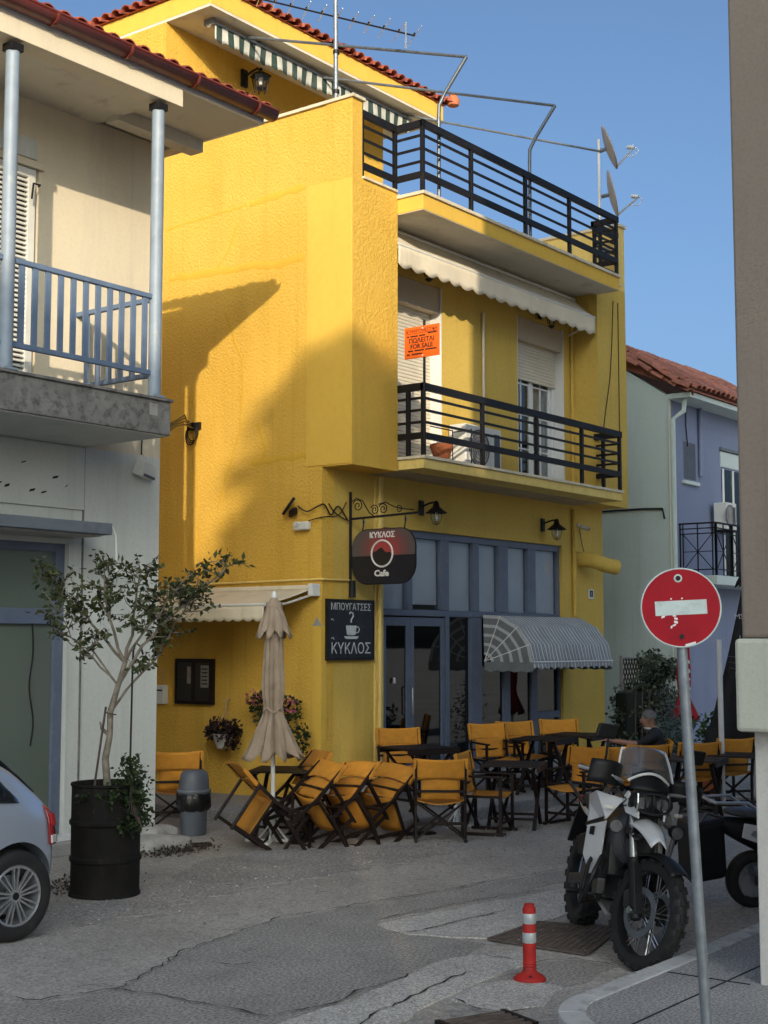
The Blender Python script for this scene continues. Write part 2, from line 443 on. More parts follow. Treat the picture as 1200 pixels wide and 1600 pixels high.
M['paper'] = plain('printed_paper', (0.50, 0.47, 0.38), 0.8, var=0.2, vs=25)
M['rope'] = plain('macrame_cord', (0.46, 0.33, 0.20), 0.9, var=0.2, vs=40)
M['petal'] = plain('pink_petals', (0.42, 0.10, 0.16), 0.7, var=0.4, vs=30)
M['terracotta'] = plain('terracotta', (0.42, 0.13, 0.05), 0.8, var=0.2, vs=6)

def leaf_mat(name, a, b, rough=0.55):
    m, nt, bs_ = new_mat(name)
    oi = ND(nt, 'ShaderNodeNewGeometry')
    c = ramp(nt, oi.outputs['Random Per Island'], [(0.0, a), (1.0, b)])
    nt.links.new(c, bs_.inputs['Base Color'])
    bs_.inputs['Roughness'].default_value = rough
    bs_.inputs['Specular IOR Level'].default_value = 0.3
    tr = ND(nt, 'ShaderNodeBsdfTranslucent'); nt.links.new(c, tr.inputs[0])
    mx = ND(nt, 'ShaderNodeMixShader'); mx.inputs[0].default_value = 0.25
    nt.links.new(bs_.outputs[0], mx.inputs[1]); nt.links.new(tr.outputs[0], mx.inputs[2])
    nt.links.new(mx.outputs[0], nt.nodes['Material Output'].inputs[0])
    return m
M['leaf_tree'] = leaf_mat('small_tree_leaves', (0.020, 0.028, 0.010), (0.085, 0.100, 0.034))
M['leaf_dark'] = leaf_mat('shrub_leaves', (0.012, 0.024, 0.010), (0.045, 0.070, 0.022))
M['leaf_hedge'] = leaf_mat('hedge_leaves', (0.012, 0.020, 0.010), (0.15, 0.18, 0.12))
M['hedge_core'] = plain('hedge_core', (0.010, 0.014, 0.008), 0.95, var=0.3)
M['leaf_purple'] = leaf_mat('dark_flower_leaves', (0.014, 0.010, 0.012), (0.06, 0.030, 0.030))
M['leaf_green'] = leaf_mat('bright_plant_leaves', (0.03, 0.07, 0.018), (0.09, 0.16, 0.05))
M['leaf_grey'] = leaf_mat('silver_plant_leaves', (0.06, 0.09, 0.09), (0.17, 0.22, 0.22))
M['leaf_pine'] = leaf_mat('pine_needles', (0.015, 0.035, 0.012), (0.05, 0.085, 0.03))
M['leaf_dry'] = leaf_mat('dry_leaf_litter', (0.035, 0.027, 0.02), (0.10, 0.08, 0.06))

def glass(name, tint, rough=0.02, body=0.25, bodycol=(0.02, 0.024, 0.026)):
    """window glass: what lies behind shows through a tint, with a mirror-like surface"""
    m, nt, b = new_mat(name)
    tr = ND(nt, 'ShaderNodeBsdfTransparent'); tr.inputs[0].default_value = (*tint, 1)
    df = ND(nt, 'ShaderNodeBsdfDiffuse'); df.inputs[0].default_value = (*bodycol, 1)
    m1 = ND(nt, 'ShaderNodeMixShader'); m1.inputs[0].default_value = body
    nt.links.new(tr.outputs[0], m1.inputs[1]); nt.links.new(df.outputs[0], m1.inputs[2])
    gl = ND(nt, 'ShaderNodeBsdfGlossy'); gl.inputs['Roughness'].default_value = rough
    gl.inputs[0].default_value = (0.9, 0.93, 0.95, 1)
    fr = ND(nt, 'ShaderNodeFresnel')
    ge = ND(nt, 'ShaderNodeNewGeometry'); mr = ND(nt, 'ShaderNodeMapRange'); mr.inputs['To Min'].default_value = 1.55; mr.inputs['To Max'].default_value = 1/1.55
    nt.links.new(ge.outputs['Backfacing'], mr.inputs['Value']); nt.links.new(mr.outputs[0], fr.inputs[0])
    co = co_of(nt)
    bp = ND(nt, 'ShaderNodeBump'); bp.inputs['Strength'].default_value = 0.06; bp.inputs['Distance'].default_value = 0.02
    nt.links.new(noise(nt, co, 1.3, 2, 0.4), bp.inputs['Height'])
    nt.links.new(bp.outputs[0], gl.inputs['Normal'])
    m2 = ND(nt, 'ShaderNodeMixShader')
    nt.links.new(fr.outputs[0], m2.inputs[0]); nt.links.new(m1.outputs[0], m2.inputs[1]); nt.links.new(gl.outputs[0], m2.inputs[2])
    nt.links.new(m2.outputs[0], nt.nodes['Material Output'].inputs[0])
    return m
M['glass'] = glass('window_glass', (0.88, 0.9, 0.92), body=0.05)
M['glass_dark'] = glass('dark_shop_glass', (0.32, 0.34, 0.35), body=0.3, bodycol=(0.010, 0.010, 0.011))
M['glass_green'] = glass('matt_green_shop_glass', (0.35, 0.42, 0.38), rough=0.12, body=0.75, bodycol=(0.15, 0.18, 0.155))  # mostly opaque grey-green body under a slightly blurred surface
M['glass_car'] = glass('car_glass', (0.25, 0.27, 0.3), body=0.4, bodycol=(0.03, 0.035, 0.04))
M['windscreen'] = glass('smoked_windscreen', (0.72, 0.72, 0.73), body=0.3, bodycol=(0.22, 0.21, 0.21))

def drum_mat():
    m, nt, b = new_mat('rusty_black_drum_paint')
    co = co_of(nt)
    c = ramp(nt, noise(nt, co, 3, 5, 0.6), [(0.3, (0.006, 0.0055, 0.005)), (0.75, (0.018, 0.015, 0.013))])
    c = mix(nt, ramp(nt, noise(nt, co, 6, 8, 0.7), [(0.58, 0), (0.72, 0.8)]), c, (0.045, 0.026, 0.017))
    c = mix(nt, ramp(nt, noise(nt, co, 5, 8, 0.75, (1, 1, 0.6)), [(0.655, 0), (0.69, 1)]), c, (0.20, 0.19, 0.18))
    nt.links.new(c, b.inputs['Base Color']); b.inputs['Roughness'].default_value = 0.75; b.inputs['Specular IOR Level'].default_value = 0.2
    bump(nt, b, noise(nt, co, 30, 5, 0.6), 0.4, 0.01)
    return m
M['drum'] = drum_mat()

def car_mat():
    m, nt, b = new_mat('silver_blue_car_paint')
    b.inputs['Base Color'].default_value = (0.42, 0.47, 0.56, 1)
    b.inputs['Metallic'].default_value = 0.45; b.inputs['Roughness'].default_value = 0.28
    b.inputs['Coat Weight'].default_value = 0.9; b.inputs['Coat Roughness'].default_value = 0.04
    return m
M['car'] = car_mat()

def stripe_mat(name, axis, period, cols, other=(0.5, 0.5, 0.5), wob=0.0):
    """woven stripes along one axis of the cloth"""
    m, nt, b = new_mat(name)
    co = co_of(nt)
    sp = ND(nt, 'ShaderNodeSeparateXYZ'); nt.links.new(co, sp.inputs[0])
    mu = ND(nt, 'ShaderNodeMath', operation='MULTIPLY'); mu.inputs[1].default_value = 1.0/period
    nt.links.new(sp.outputs['XYZ'.index(axis)], mu.inputs[0])
    fr = ND(nt, 'ShaderNodeMath', operation='FRACT'); nt.links.new(mu.outputs[0], fr.inputs[0])
    r = ND(nt, 'ShaderNodeValToRGB'); r.color_ramp.interpolation = 'CONSTANT'
    els = r.color_ramp.elements
    while len(els) < len(cols): els.new(0.5)
    for e, (p, c) in zip(els, cols): e.position = p; e.color = (*c, 1)
    nt.links.new(fr.outputs[0], r.inputs[0])
    d = mix(nt, ramp(nt, noise(nt, co, 3, 6, 0.65), [(0.4, 0.0), (0.75, 0.45)]), r.outputs[0], (0.16, 0.16, 0.155))
    nt.links.new(d, b.inputs['Base Color']); b.inputs['Roughness'].default_value = 0.9
    bump(nt, b, noise(nt, co, 7, 4, 0.6), 0.35, 0.03)
    return m
M['stripe_x'] = stripe_mat('grey_white_striped_canvas', 'X', 0.098, [(0, (0.60, 0.61, 0.60)), (0.40, (0.12, 0.13, 0.14)), (0.60, (0.46, 0.47, 0.47)), (0.78, (0.17, 0.18, 0.19))])
M['stripe_grey'] = plain('grey_band_canvas', (0.17, 0.18, 0.19), 0.9, var=0.15, vs=8)
M['stripe_white'] = plain('white_band_canvas', (0.46, 0.47, 0.48), 0.9, var=0.12, vs=8)
M['stripe_green'] = stripe_mat('green_white_striped_canvas', 'X', 0.24, [(0, (0.62, 0.60, 0.52)), (0.5, (0.014, 0.045, 0.035))])

def asphalt():
    m, nt, b = new_mat('worn_asphalt')
    co = co_of(nt)
    c = ramp(nt, noise(nt, co, 0.45, 6, 0.62), [(0.32, (0.285, 0.262, 0.234)), (0.66, (0.44, 0.405, 0.365))])
    st = noise(nt, co, 1.7, 7, 0.7)
    c = mix(nt, ramp(nt, st, [(0.5, 0), (0.8, 0.55)]), c, (0.40, 0.37, 0.34))
    c = mix(nt, ramp(nt, noise(nt, co, 3.1, 8, 0.7), [(0.58, 0), (0.72, 0.6)]), c, (0.11, 0.105, 0.105))
    ag = ND(nt, 'ShaderNodeTexVoronoi'); ag.inputs['Scale'].default_value = 52
    nt.links.new(co, ag.inputs['Vector'])
    c = mix(nt, 0.45, c, mix(nt, 1.0, c, ramp(nt, ag.outputs['Color'], [(0.0, 0.3), (0.45, 0.95), (1.0, 1.75)]), 'MULTIPLY'))
    sp2 = noise(nt, co, 26, 6, 0.75)
    c = mix(nt, ramp(nt, sp2, [(0.58, 0), (0.68, 0.8)]), c, (0.09, 0.086, 0.082))
    c = mix(nt, ramp(nt, noise(nt, co, 19, 6, 0.75), [(0.60, 0), (0.70, 0.6)]), c, (0.55, 0.52, 0.48))
    nt.links.new(c, b.inputs['Base Color'])
    b.inputs['Roughness'].default_value = 0.88; b.inputs['Specular IOR Level'].default_value = 0.25
    n1 = bump(nt, b, ag.outputs['Distance'], 0.5, 0.006)
    n2 = bump(nt, b, noise(nt, co, 9, 6, 0.65), 0.4, 0.03, n1)
    bump(nt, b, noise(nt, co, 1.3, 4, 0.5), 0.3, 0.12, n2)
    return m
M['asphalt'] = asphalt()
def patchy(name, a, bcol, sc=75, dark=(0.07, 0.068, 0.068)):
    m, nt, b = new_mat(name)
    co = co_of(nt)
    c = ramp(nt, noise(nt, co, 1.4, 7, 0.65), [(0.3, a), (0.7, bcol)])
    c = mix(nt, ramp(nt, noise(nt, co, 5, 8, 0.7), [(0.57, 0), (0.76, 0.6)]), c, dark)
    ag = noise(nt, co, sc, 3, 0.6)
    c = mix(nt, 0.85, c, mix(nt, 1.0, c, ramp(nt, ag, [(0.32, 0.35), (0.68, 1.65)]), 'MULTIPLY'))
    c = mix(nt, ramp(nt, noise(nt, co, 23, 6, 0.75), [(0.60, 0), (0.70, 0.7)]), c, dark)
    nt.links.new(c, b.inputs['Base Color']); b.inputs['Roughness'].default_value = 0.9
    b.inputs['Specular IOR Level'].default_value = 0.2
    n1 = bump(nt, b, ag, 0.35, 0.006)
    bump(nt, b, noise(nt, co, 7, 5, 0.6), 0.3, 0.02, n1)
    return m
M['asphalt_dark'] = patchy('darker_asphalt_patch', (0.26, 0.242, 0.222), (0.36, 0.334, 0.306), 48, dark=(0.12,0.112,0.104))
M['concrete_patch'] = patchy('concrete_road_patch', (0.40, 0.38, 0.35), (0.54, 0.51, 0.47), dark=(0.24,0.228,0.215))
M['gravel_strip'] = patchy('gritty_road_edge', (0.24, 0.222, 0.205), (0.38, 0.35, 0.32), 40, dark=(0.13,0.12,0.115))
M['pavement'] = patchy('pavement_concrete', (0.25, 0.243, 0.238), (0.35, 0.338, 0.325), 60, dark=(0.14,0.135,0.13))
M['kerb_white'] = plain('worn_white_kerb_paint', (0.46, 0.46, 0.45), 0.85, var=0.12, vs=6, bs=0.4, bscale=40, dirt=(0.2, 0.195, 0.19), dirts=7, dlo=0.52, dhi=0.7)
M['grate'] = plain('rusty_grating', (0.11, 0.085, 0.072), 0.8, 0.1, 0.4, 8, bs=0.4, bscale=50)

def vary(m, amt=0.22):
    """each piece of cloth a little more or less faded"""
    nt = m.node_tree; b = nt.nodes['Principled BSDF']; src = b.inputs['Base Color'].links[0].from_socket
    oi = ND(nt, 'ShaderNodeObjectInfo')
    c = mix(nt, 1.0, src, ramp(nt, oi.outputs['Random'], [(0.0, 1-amt), (1.0, 1+amt)]), 'MULTIPLY')
    nt.links.new(c, b.inputs['Base Color'])
vary(M['canvas']); vary(M['tile'], 0.3); vary(M['tile_old'], 0.3)

# ------------------------------------------------------------------ ground
DARK_PATCH = [(-8.63, -4.4), (-8.11, -4.83), (-7.65, -4.8), (-6.86, -4.43), (-6.27, -4.29), (-5.6, -4.14), (-4.97, -4.27), (-4.39, -4.34), (-3.36, -4.55), (-1.94, -4.71), (-2.35, -5.04), (-4.28, -4.91), (-5.09, -4.81), (-5.33, -5.29), (-5.27, -5.93), (-5.81, -6.08), (-7.06, -6.17), (-7.82, -6.17), (-8.96, -6.21), (-9.47, -5.54)]
PALE_PATCHES = [[(-5.21, -4.9), (-3.94, -5.07), (-2.79, -5.26), (-3.53, -5.89), (-4.31, -5.84), (-5.11, -5.89), (-5.37, -5.32)], [(-7.08, -6.19), (-6.36, -6.04), (-5.86, -6.01), (-5.33, -6.25), (-5.53, -6.51), (-6.29, -6.53), (-6.78, -6.59), (-7.4, -6.72), (-8.18, -6.88), (-8.55, -6.39), (-7.84, -6.19)], [(-6.75, -6.63), (-6.43, -6.59), (-6.02, -6.72), (-6.09, -7.05), (-6.56, -7.18), (-6.83, -7.02)]]
GRIT = [(-6.21, -2.46), (-5.39, -2.56), (-3.9, -1.61), (-2.74, -1.58), (-1.54, -2.52), (-1.6, -3.22), (-3.29, -3.2), (-4.33, -3.0), (-5.71, -3.12), (-6.67, -3.15)]
DARK2 = [(-5.6, -6.55), (-5.34, -6.7), (-5.37, -7.04), (-5.96, -7.08), (-6.07, -7.02), (-5.98, -6.71), (-6.32, -6.55)]
CRACKS = [[(-8.37, -4.44), (-8.29, -4.7), (-8.11, -4.74), (-7.82, -4.85), (-7.57, -4.76), (-7.21, -4.61), (-6.82, -4.41), (-6.45, -4.34), (-6.07, -4.25), (-5.73, -4.22), (-5.5, -4.1), (-5.25, -4.17), (-4.8, -4.26), (-4.36, -4.32), (-3.72, -4.46), (-3.1, -4.51), (-2.49, -4.61), (-1.94, -4.71)], [(-5.45, -5.14), (-5.27, -5.31), (-4.97, -5.33), (-4.56, -5.35), (-4.13, -5.38)], [(-7.67, -6.59), (-7.28, -6.49), (-6.79, -6.41), (-6.46, -6.37), (-6.12, -6.33)], [(-7.82, -4.85), (-7.77, -5.13), (-7.75, -5.44), (-7.73, -5.74), (-7.74, -6.05)], [(-7.74, -6.05), (-7.5, -6.09), (-7.27, -6.14), (-6.96, -6.09), (-6.71, -6.1), (-6.25, -6.07)], [(-6.73, -6.66), (-6.85, -6.89), (-6.82, -7.08), (-6.58, -7.19)], [(-5.09, -4.81), (-4.54, -4.84), (-4.04, -4.94), (-3.51, -5.04), (-3.13, -5.13)], [(-8.01, -4.6), (-7.78, -4.68), (-7.82, -4.85)], [(-5.64, -5.96), (-5.63, -6.22), (-5.61, -6.54), (-5.34, -6.7), (-5.38, -7.02)], [(-6.91, -4.79), (-6.89, -5.01), (-6.74, -5.04)], [(-1.77, -2.85), (-1.45, -2.96), (-1.41, -3.17)]]
GRATE = [(-5.17, -5.89), (-4.41, -5.84), (-4.22, -6.45), (-5.19, -6.7)]
RZ = -0.15
def structure(o):
    o['kind'] = 'structure'; return o
road = structure(MB().add([(-300,-300,RZ),(400,-300,RZ),(400,400,RZ),(-300,400,RZ)], [(0,1,2,3)]).build('road', M['asphalt']))

def sheet(name, poly, z, mat, parent, wob=0.05, sub=7, seed=1):
    rnd = random.Random(seed); pts = []
    n = len(poly)
    for i in range(n):
        a = Vector(poly[i]); b = Vector(poly[(i+1) % n]); L = (b-a).length
        k = max(1, int(L/0.14))
        nrm = Vector((-(b-a).y, (b-a).x)).normalized() if L > 0 else Vector((0,0))
        for j in range(k):
            p = a.lerp(b, j/k) + nrm*(rnd.uniform(-wob, wob)*(0 if j == 0 else 1))
            pts.append(p)
    bm = MB()
    m = len(pts)
    bm.add([(p.x, p.y, z) for p in pts] + [(p.x, p.y, z-0.01) for p in pts],
           [list(range(m))] + [[i, m+i, m+(i+1) % m, (i+1) % m] for i in range(m)])
    return bm.build(name, mat, parent)
sheet('asphalt_patch', DARK_PATCH, RZ+0.004, M['asphalt_dark'], road, 0.025, seed=2)
sheet('asphalt_patch', DARK2, RZ+0.005, M['asphalt_dark'], road, 0.02, seed=3)
for i, pp in enumerate(PALE_PATCHES):
    sheet('concrete_patch', pp, RZ+0.009+0.001*i, M['concrete_patch'], road, 0.025, seed=5+i)
sheet('grit_strip', GRIT, RZ+0.004, M['gravel_strip'], road, 0.07, seed=9)
for i, c in enumerate(CRACKS):
    rnd = random.Random(40+i); pts = []
    for a, b in zip(c[:-1], c[1:]):
        a = Vector(a); b = Vector(b); L = (b-a).length; k = max(1, int(L/0.07))
        nrm = Vector((-(b-a).y, (b-a).x)).normalized()
        for j in range(k): pts.append(a.lerp(b, j/k) + nrm*rnd.uniform(-0.022, 0.022))
    pts.append(Vector(c[-1]))
    bm = MB(); vs = []; fs = []
    for j, p in enumerate(pts):
        t = (pts[min(j+1, len(pts)-1)] - pts[max(j-1, 0)])
        nn = Vector((-t.y, t.x)).normalized() if t.length else Vector((1,0))
        w = rnd.uniform(0.0015, 0.010) * (0.3 if j in (0, len(pts)-1) else 1)
        vs += [(p.x+nn.x*w, p.y+nn.y*w, RZ+0.016), (p.x-nn.x*w, p.y-nn.y*w, RZ+0.016)]
        if j: fs.append((2*j-2, 2*j-1, 2*j+1, 2*j))
    bm.add(vs, fs).build('crack', M['crack'], road)

# pavement in front of the cafe
cafe_pave = structure(MB().box(-1.40, 14.0, -1.95, 0.6, RZ-0.3, 0.0).box(-1.40, 0.6, 0.6, 9.0, RZ-0.3, 0.0).build('pavement', M['pavement'], bev=0.02))
# pavement at the near corner, with painted kerb stones
def near_edge(n=14):
    pts = [(14.0, -7.50)]
    x = 14.0
    pts.append((-6.75, -7.50))
    for k in range(1, n+1):
        a = math.pi/2 * k/n
        pts.append((-6.75 - 0.72*math.sin(a), -7.50 - 0.72*(1-math.cos(a))))
    pts.append((-7.47, -40.0))
    return pts
EDGE = near_edge()
def inset(pts, d):
    out = []
    for i, p in enumerate(pts):
        a = Vector(pts[max(i-1, 0)]); b = Vector(pts[min(i+1, len(pts)-1)])
        t = (b-a).normalized(); out.append((p[0]+t.y*-d*-1*-1, p[1]+t.x*d*-1*-1) if False else (p[0]-t.y*d, p[1]+t.x*d))
    return out
INN = inset(EDGE, 0.15)
mb = MB()
poly = INN + [(14.0, -40.0)]
m_ = len(poly)
mb.add([(x, y, 0.0) for x, y in poly] + [(x, y, RZ-0.2) for x, y in poly], [list(range(m_))] + [[i, m_+i, m_+(i+1) % m_, (i+1) % m_] for i in range(m_)])
near_pave = structure(mb.build('pavement', M['pavement']))
def kerb_stone(a0, a1, b0, b1, top):
    m = MB(); vs = []
    for z in (RZ-0.1, top):
        vs += [(*a0, z), (*a1, z), (*b1, z), (*b0, z)]
    m.add(vs, [(0,3,2,1),(4,5,6,7),(0,1,5,4),(1,2,6,5),(2,3,7,6),(3,0,4,7)])
    return m.build('kerb_stone', M['kerb_white'], near_pave, bev=0.012)
rnd = random.Random(3)
x = -6.72
while x < 6:
    L = rnd.uniform(0.85, 1.0)
    w = 0.004
    dy = rnd.uniform(-0.006, 0.006)
    kerb_stone((x+w, -7.50+dy), (x+L-w, -7.50+dy), (x+w, -7.645), (x+L-w, -7.645), 0.006+rnd.uniform(-0.004, 0.006))
    x += L
arc = [(-6.725, -7.50)] + EDGE[2:-1]; arci = [(-6.725, -7.645)] + INN[2:-1]
for i in range(0, len(arc)-4, 5):
    m = MB()
    a = arc[i:i+6]; b = arci[i:i+6]; k = len(a)
    vs = [(*p, z) for z in (RZ-0.1, 0.008) for p in a] + [(*p, z) for z in (RZ-0.1, 0.008) for p in b]
    fs = []
    for j in range(k-1):
        fs += [(j, j+1, k+j+1, k+j), (k+j, k+j+1, 3*k+j+1, 3*k+j), (2*k+j, 3*k+j, 3*k+j+1, 2*k+j+1)]
    fs += [(0, k, 3*k, 2*k), (k-1, 3*k-1, 4*k-1, 2*k-1)]
    m.add(vs, fs).build('kerb_stone', M['kerb_white'], near_pave, bev=0.008)
for k in range(4):
    y0 = -8.25 - k*1.0
    m = MB(); m.box(-7.47, -7.325, y0-0.99, y0, RZ-0.1, 0.006+rnd.uniform(-0.003, 0.004)).build('kerb_stone', M['kerb_white'], near_pave, bev=0.012)
# expansion joints of the near pavement
for px_ in (-5.9, -4.4, -2.9):
    MB().box(px_-0.006, px_+0.006, -8.19, -7.66, 0.0005, 0.0045).build('joint', M['crack'], near_pave)
MB().box(-7.30, 2.0, -8.05, -8.04, 0.0005, 0.0040).build('joint', M['crack'], near_pave)

# loose debris lying on the road
def litter_field(name, n, area, mat, seed, s0=0.010, s1=0.028, parent=None, z=RZ+0.005):
    rnd = random.Random(seed); m = MB()
    for _ in range(n):
        x, y = area(rnd); s = rnd.uniform(s0, s1); a = rnd.uniform(0, 6.28)
        u = Vector((math.cos(a), math.sin(a), rnd.uniform(-.2, .2)))*s; w = Vector((-math.sin(a), math.cos(a), rnd.uniform(-.2, .2)))*s*rnd.uniform(.4, .9)
        h = Vector((0, 0, s*rnd.uniform(.25, .7)))
        m.obox(Vector((x, y, z))+h*0.5, u*0.5, w*0.5, h*0.5)
    o = m.build(name, mat, parent); o['kind'] = 'stuff'
    return o
o = litter_field('gravel', 900, lambda r: (r.uniform(-6.6, 1.5), r.gauss(-2.75, 0.45) - 0.05), M['gravel_strip'], 5, 0.006, 0.02)
o['label'] = 'loose grit scattered along the road edge before the chairs'; o['category'] = 'gravel'
o = litter_field('gravel', 350, lambda r: (r.uniform(-8.4, 0), r.uniform(-7.4, -3.2)), M['gravel_strip'], 6, 0.005, 0.014, z=RZ+0.012)
o['label'] = 'small stones strewn over the middle of the road'; o['category'] = 'gravel'

# ------------------------------------------------------------------ steel grating let into the road
gr = thing('steel_grating', 'rusty steel mesh grating set into the road beside the motorcycle', 'grating', (-4.75, -6.22, RZ))
GA, GB, GC, GD = [Vector((*p, RZ+0.014)) for p in GRATE]
fm = MB()
for a, b in ((GA,GB),(GB,GC),(GC,GD),(GD,GA)): fm.bar(a, b, 0.035, 0.012)
fm.build('frame', M['grate'], gr)
ba = MB(); n = 15
for i in range(1, n):
    ba.bar(GA.lerp(GD, i/n)+Vector((0,0,-.002)), GB.lerp(GC, i/n)+Vector((0,0,-.002)), 0.014, 0.010)
bars = ba.build('bearing_bars', M['grate'], gr); bars['kind'] = 'stuff'
bc = MB()
for i in range(1, 26):
    bc.bar(GA.lerp(GB, i/26)+Vector((0,0,-.003)), GD.lerp(GC, i/26)+Vector((0,0,-.003)), 0.010, 0.008)
bars = bc.build('cross_bars', M['grate'], gr); bars['kind'] = 'stuff'
MB().add([GA-Vector((0,0,.0105)), GB-Vector((0,0,.0105)), GC-Vector((0,0,.0105)), GD-Vector((0,0,.0105))], [(0,1,2,3)]).build('pit', M['crack'], gr)
dr = thing('drain_grate', 'slotted iron drain grate in the road by the kerb corner', 'drain grate', (-7.0, -7.0, RZ))
da, db = Vector((-7.28, -6.93, RZ+0.02)), Vector((-6.86, -7.10, RZ+0.02)); dn = Vector((-0.376, -0.927, 0))
for i in range(5):
    MB().bar(da+dn*(0.065*i), db+dn*(0.065*i), 0.030, 0.02).build('bar', M['grate'], dr)
MB().add([da-Vector((0,0,.012)), db-Vector((0,0,.012)), db+dn*.32-Vector((0,0,.012)), da+dn*.32-Vector((0,0,.012))], [(0,1,2,3)]).build('pit', M['crack'], dr)
for e in (0, 1):
    p = da if e == 0 else db
    MB().bar(p-dn*.03, p+dn*.30, 0.03, 0.026).build('frame', M['iron'], dr)

# ------------------------------------------------------------------ the yellow cafe building
house = thing('cafe_building', 'two storey yellow stucco cafe building with black balcony railings and grey blue shopfront', 'building', (0, 0, 0))
W7 = 7.5
# ground floor
w = MB()
w.box(0, 0.25, 0, 8, RZ-0.2, 4.27)                       # side wall
w.build('wall', M['stucco'], house)
w = MB()
w.box(0.25, 1.30, 0.001, 0.25, RZ-0.2, 4.27)
w.box(6.12, 7.5, 0.001, 0.25, RZ-0.2, 4.27)
w.box(1.30, 6.12, 0.001, 0.25, 3.58, 4.27)
w.box(7.25, 7.5, 0.25, 8, RZ-0.2, 4.27)
w.box(0.25, 7.25, 7.75, 8, RZ-0.2, 4.27)
w.build('wall', M['yellow_shade'], house, recalc=True)
# upper floor side walls and wings
w = MB()
w.box(0, 0.25, -0.499, 8, 4.27, 8.05)
w.build('wall', M['stucco'], house)
w = MB()
w.box(0.25, 0.97, -0.5, 0.0, 4.27, 7.99)
w.build('wing_wall', M['stucco'], house)
w = MB()
w.box(6.50, 7.5, -0.5, 0.0, 4.27, 7.99)
w.box(7.25, 7.5, 0.0, 8, 4.27, 7.99)
w.build('wing_wall', M['yellow_shade'], house)
# first floor wall with two balcony door openings
w = MB()
O1 = (1.33, 2.72); O2 = (4.80, 6.25); OZ = 7.17
w.box(0.25, O1[0], 0.0, 0.25, 4.43, 7.95)
w.box(O1[1], O2[0], 0.0, 0.25, 4.43, 7.95)
w.box(O2[1], 7.25, 0.0, 0.25, 4.43, 7.95)
w.box(O1[0], O1[1], 0.0, 0.25, OZ, 7.95)
w.box(O2[0], O2[1], 0.0, 0.25, OZ, 7.95)
w.build('wall', M['yellow_shade'], house)
MB().box(0.25, 7.25, 7.75, 8, 4.27, 8.0).build('wall', M['yellow_shade'], house)
# slabs
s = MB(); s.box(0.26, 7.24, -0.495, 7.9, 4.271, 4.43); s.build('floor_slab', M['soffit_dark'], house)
s = MB(); s.box(0.98, 6.49, -0.92, -0.496, 4.285, 4.415); s.build('balcony_slab', M['yellow_pale'], house, bev=0.008)
s = MB(); s.box(0.955, 6.52, -0.945, -0.497, 4.415, 4.455); s.build('balcony_coping', M['coping'], house, bev=0.006)
s = MB(); s.box(0.26, 7.24, -0.49, 7.9, 7.78, 8.049); s.build('roof_slab', M['soffit'], house)
s = MB(); s.box(0.975, 6.495, -0.92, -0.491, 7.76, 7.965); s.build('balcony_slab', M['stucco_smooth'], house, bev=0.008)
s = MB(); s.box(0.98, 6.49, -0.915, -0.49, 7.752, 7.7595); s.build('slab_underside', M['soffit'], house)
s = MB(); s.box(0.95, 6.52, -0.95, -0.45, 7.965, 8.012); s.box(0.2, 0.95, -0.53, -0.30, 8.05, 8.085).box(6.52, 7.3, -0.53, -0.30, 8.05, 8.085)
s.build('terrace_coping', M['coping'], house, bev=0.006)
for xa, xb in ((0.20, 0.97), (6.5, 7.3)): MB().box(xa, xb, -0.5, 0.0, 7.99, 8.05).build('wing_top', M['stucco_smooth'], house)
# parapets with copings
s = MB(); s.box(0.001, 0.20, -0.498, 3.0, 8.05, 9.09); s.build('parapet', M['stucco'], house)
s = MB(); s.box(-0.035, 0.235, -0.535, 3.0, 9.09, 9.135); s.build('parapet_coping', M['coping'], house, bev=0.006)
s = MB(); s.box(7.30, 7.499, -0.499, 8.0, 7.99, 9.10); s.build('parapet', M['yellow_pale'], house)
s = MB(); s.box(7.265, 7.535, -0.535, 8.0, 9.10, 9.15); s.build('parapet_coping', M['coping'], house, bev=0.006)
# smooth bands and repaired patches on the stucco of the sunlit side
def flat(name, x, y0, y1, z0, z1, t, mat):
    return MB().box(x-t, x+0.01, y0, y1, z0, z1).build(name, mat, house, bev=0.003)
flat('corner_band', 0, -0.497, 0.26, 4.29, 8.03, 0.012, M['stucco_smooth'])
flat('corner_band', 0, -0.497, -0.06, 8.031, 9.088, 0.010, M['stucco'])
def repair(pts, wd, t, seed, mat='stucco_patch'):
    """a meandering strip of trowelled filler on the wall (y, z points)"""
    rnd = random.Random(seed); q = []
    for a, b in zip(pts[:-1], pts[1:]):
        a = Vector(a); b = Vector(b); k = max(1, int((b-a).length/0.08))
        nn = Vector((-(b-a).y, (b-a).x)).normalized()
        for j in range(k): q.append(a.lerp(b, j/k) + nn*rnd.uniform(-0.012, 0.012))
    q.append(Vector(pts[-1]))
    m = MB(); vs = []; fs = []
    for j, p in enumerate(q):
        tt = (q[min(j+1, len(q)-1)] - q[max(j-1, 0)]); nn = Vector((-tt.y, tt.x)).normalized()
        ww = wd*rnd.uniform(0.6, 1.25)
        vs += [(-0.001, p.x+nn.x*ww, p.y+nn.y*ww), (-t, p.x+nn.x*ww*.5, p.y+nn.y*ww*.5), (-t, p.x-nn.x*ww*.5, p.y-nn.y*ww*.5), (-0.001, p.x-nn.x*ww, p.y-nn.y*ww)]
        if j:
            for e in range(3): fs.append((4*j-4+e, 4*j-3+e, 4*j+1+e, 4*j+e))
    return m.add(vs, fs).build('filled_crack', M[mat], house, smooth=60)
repair([(1.31, 8.0), (0.95, 8.02), (0.30, 8.05)], 0.05, 0.0055, 1)
repair([(2.85, 7.20), (2.1, 7.16), (1.3, 7.13), (0.85, 7.07), (0.30, 7.10)], 0.05, 0.0055, 2)
repair([(2.95, 7.93), (2.3, 7.97), (1.35, 8.0)], 0.022, 0.0033, 12)
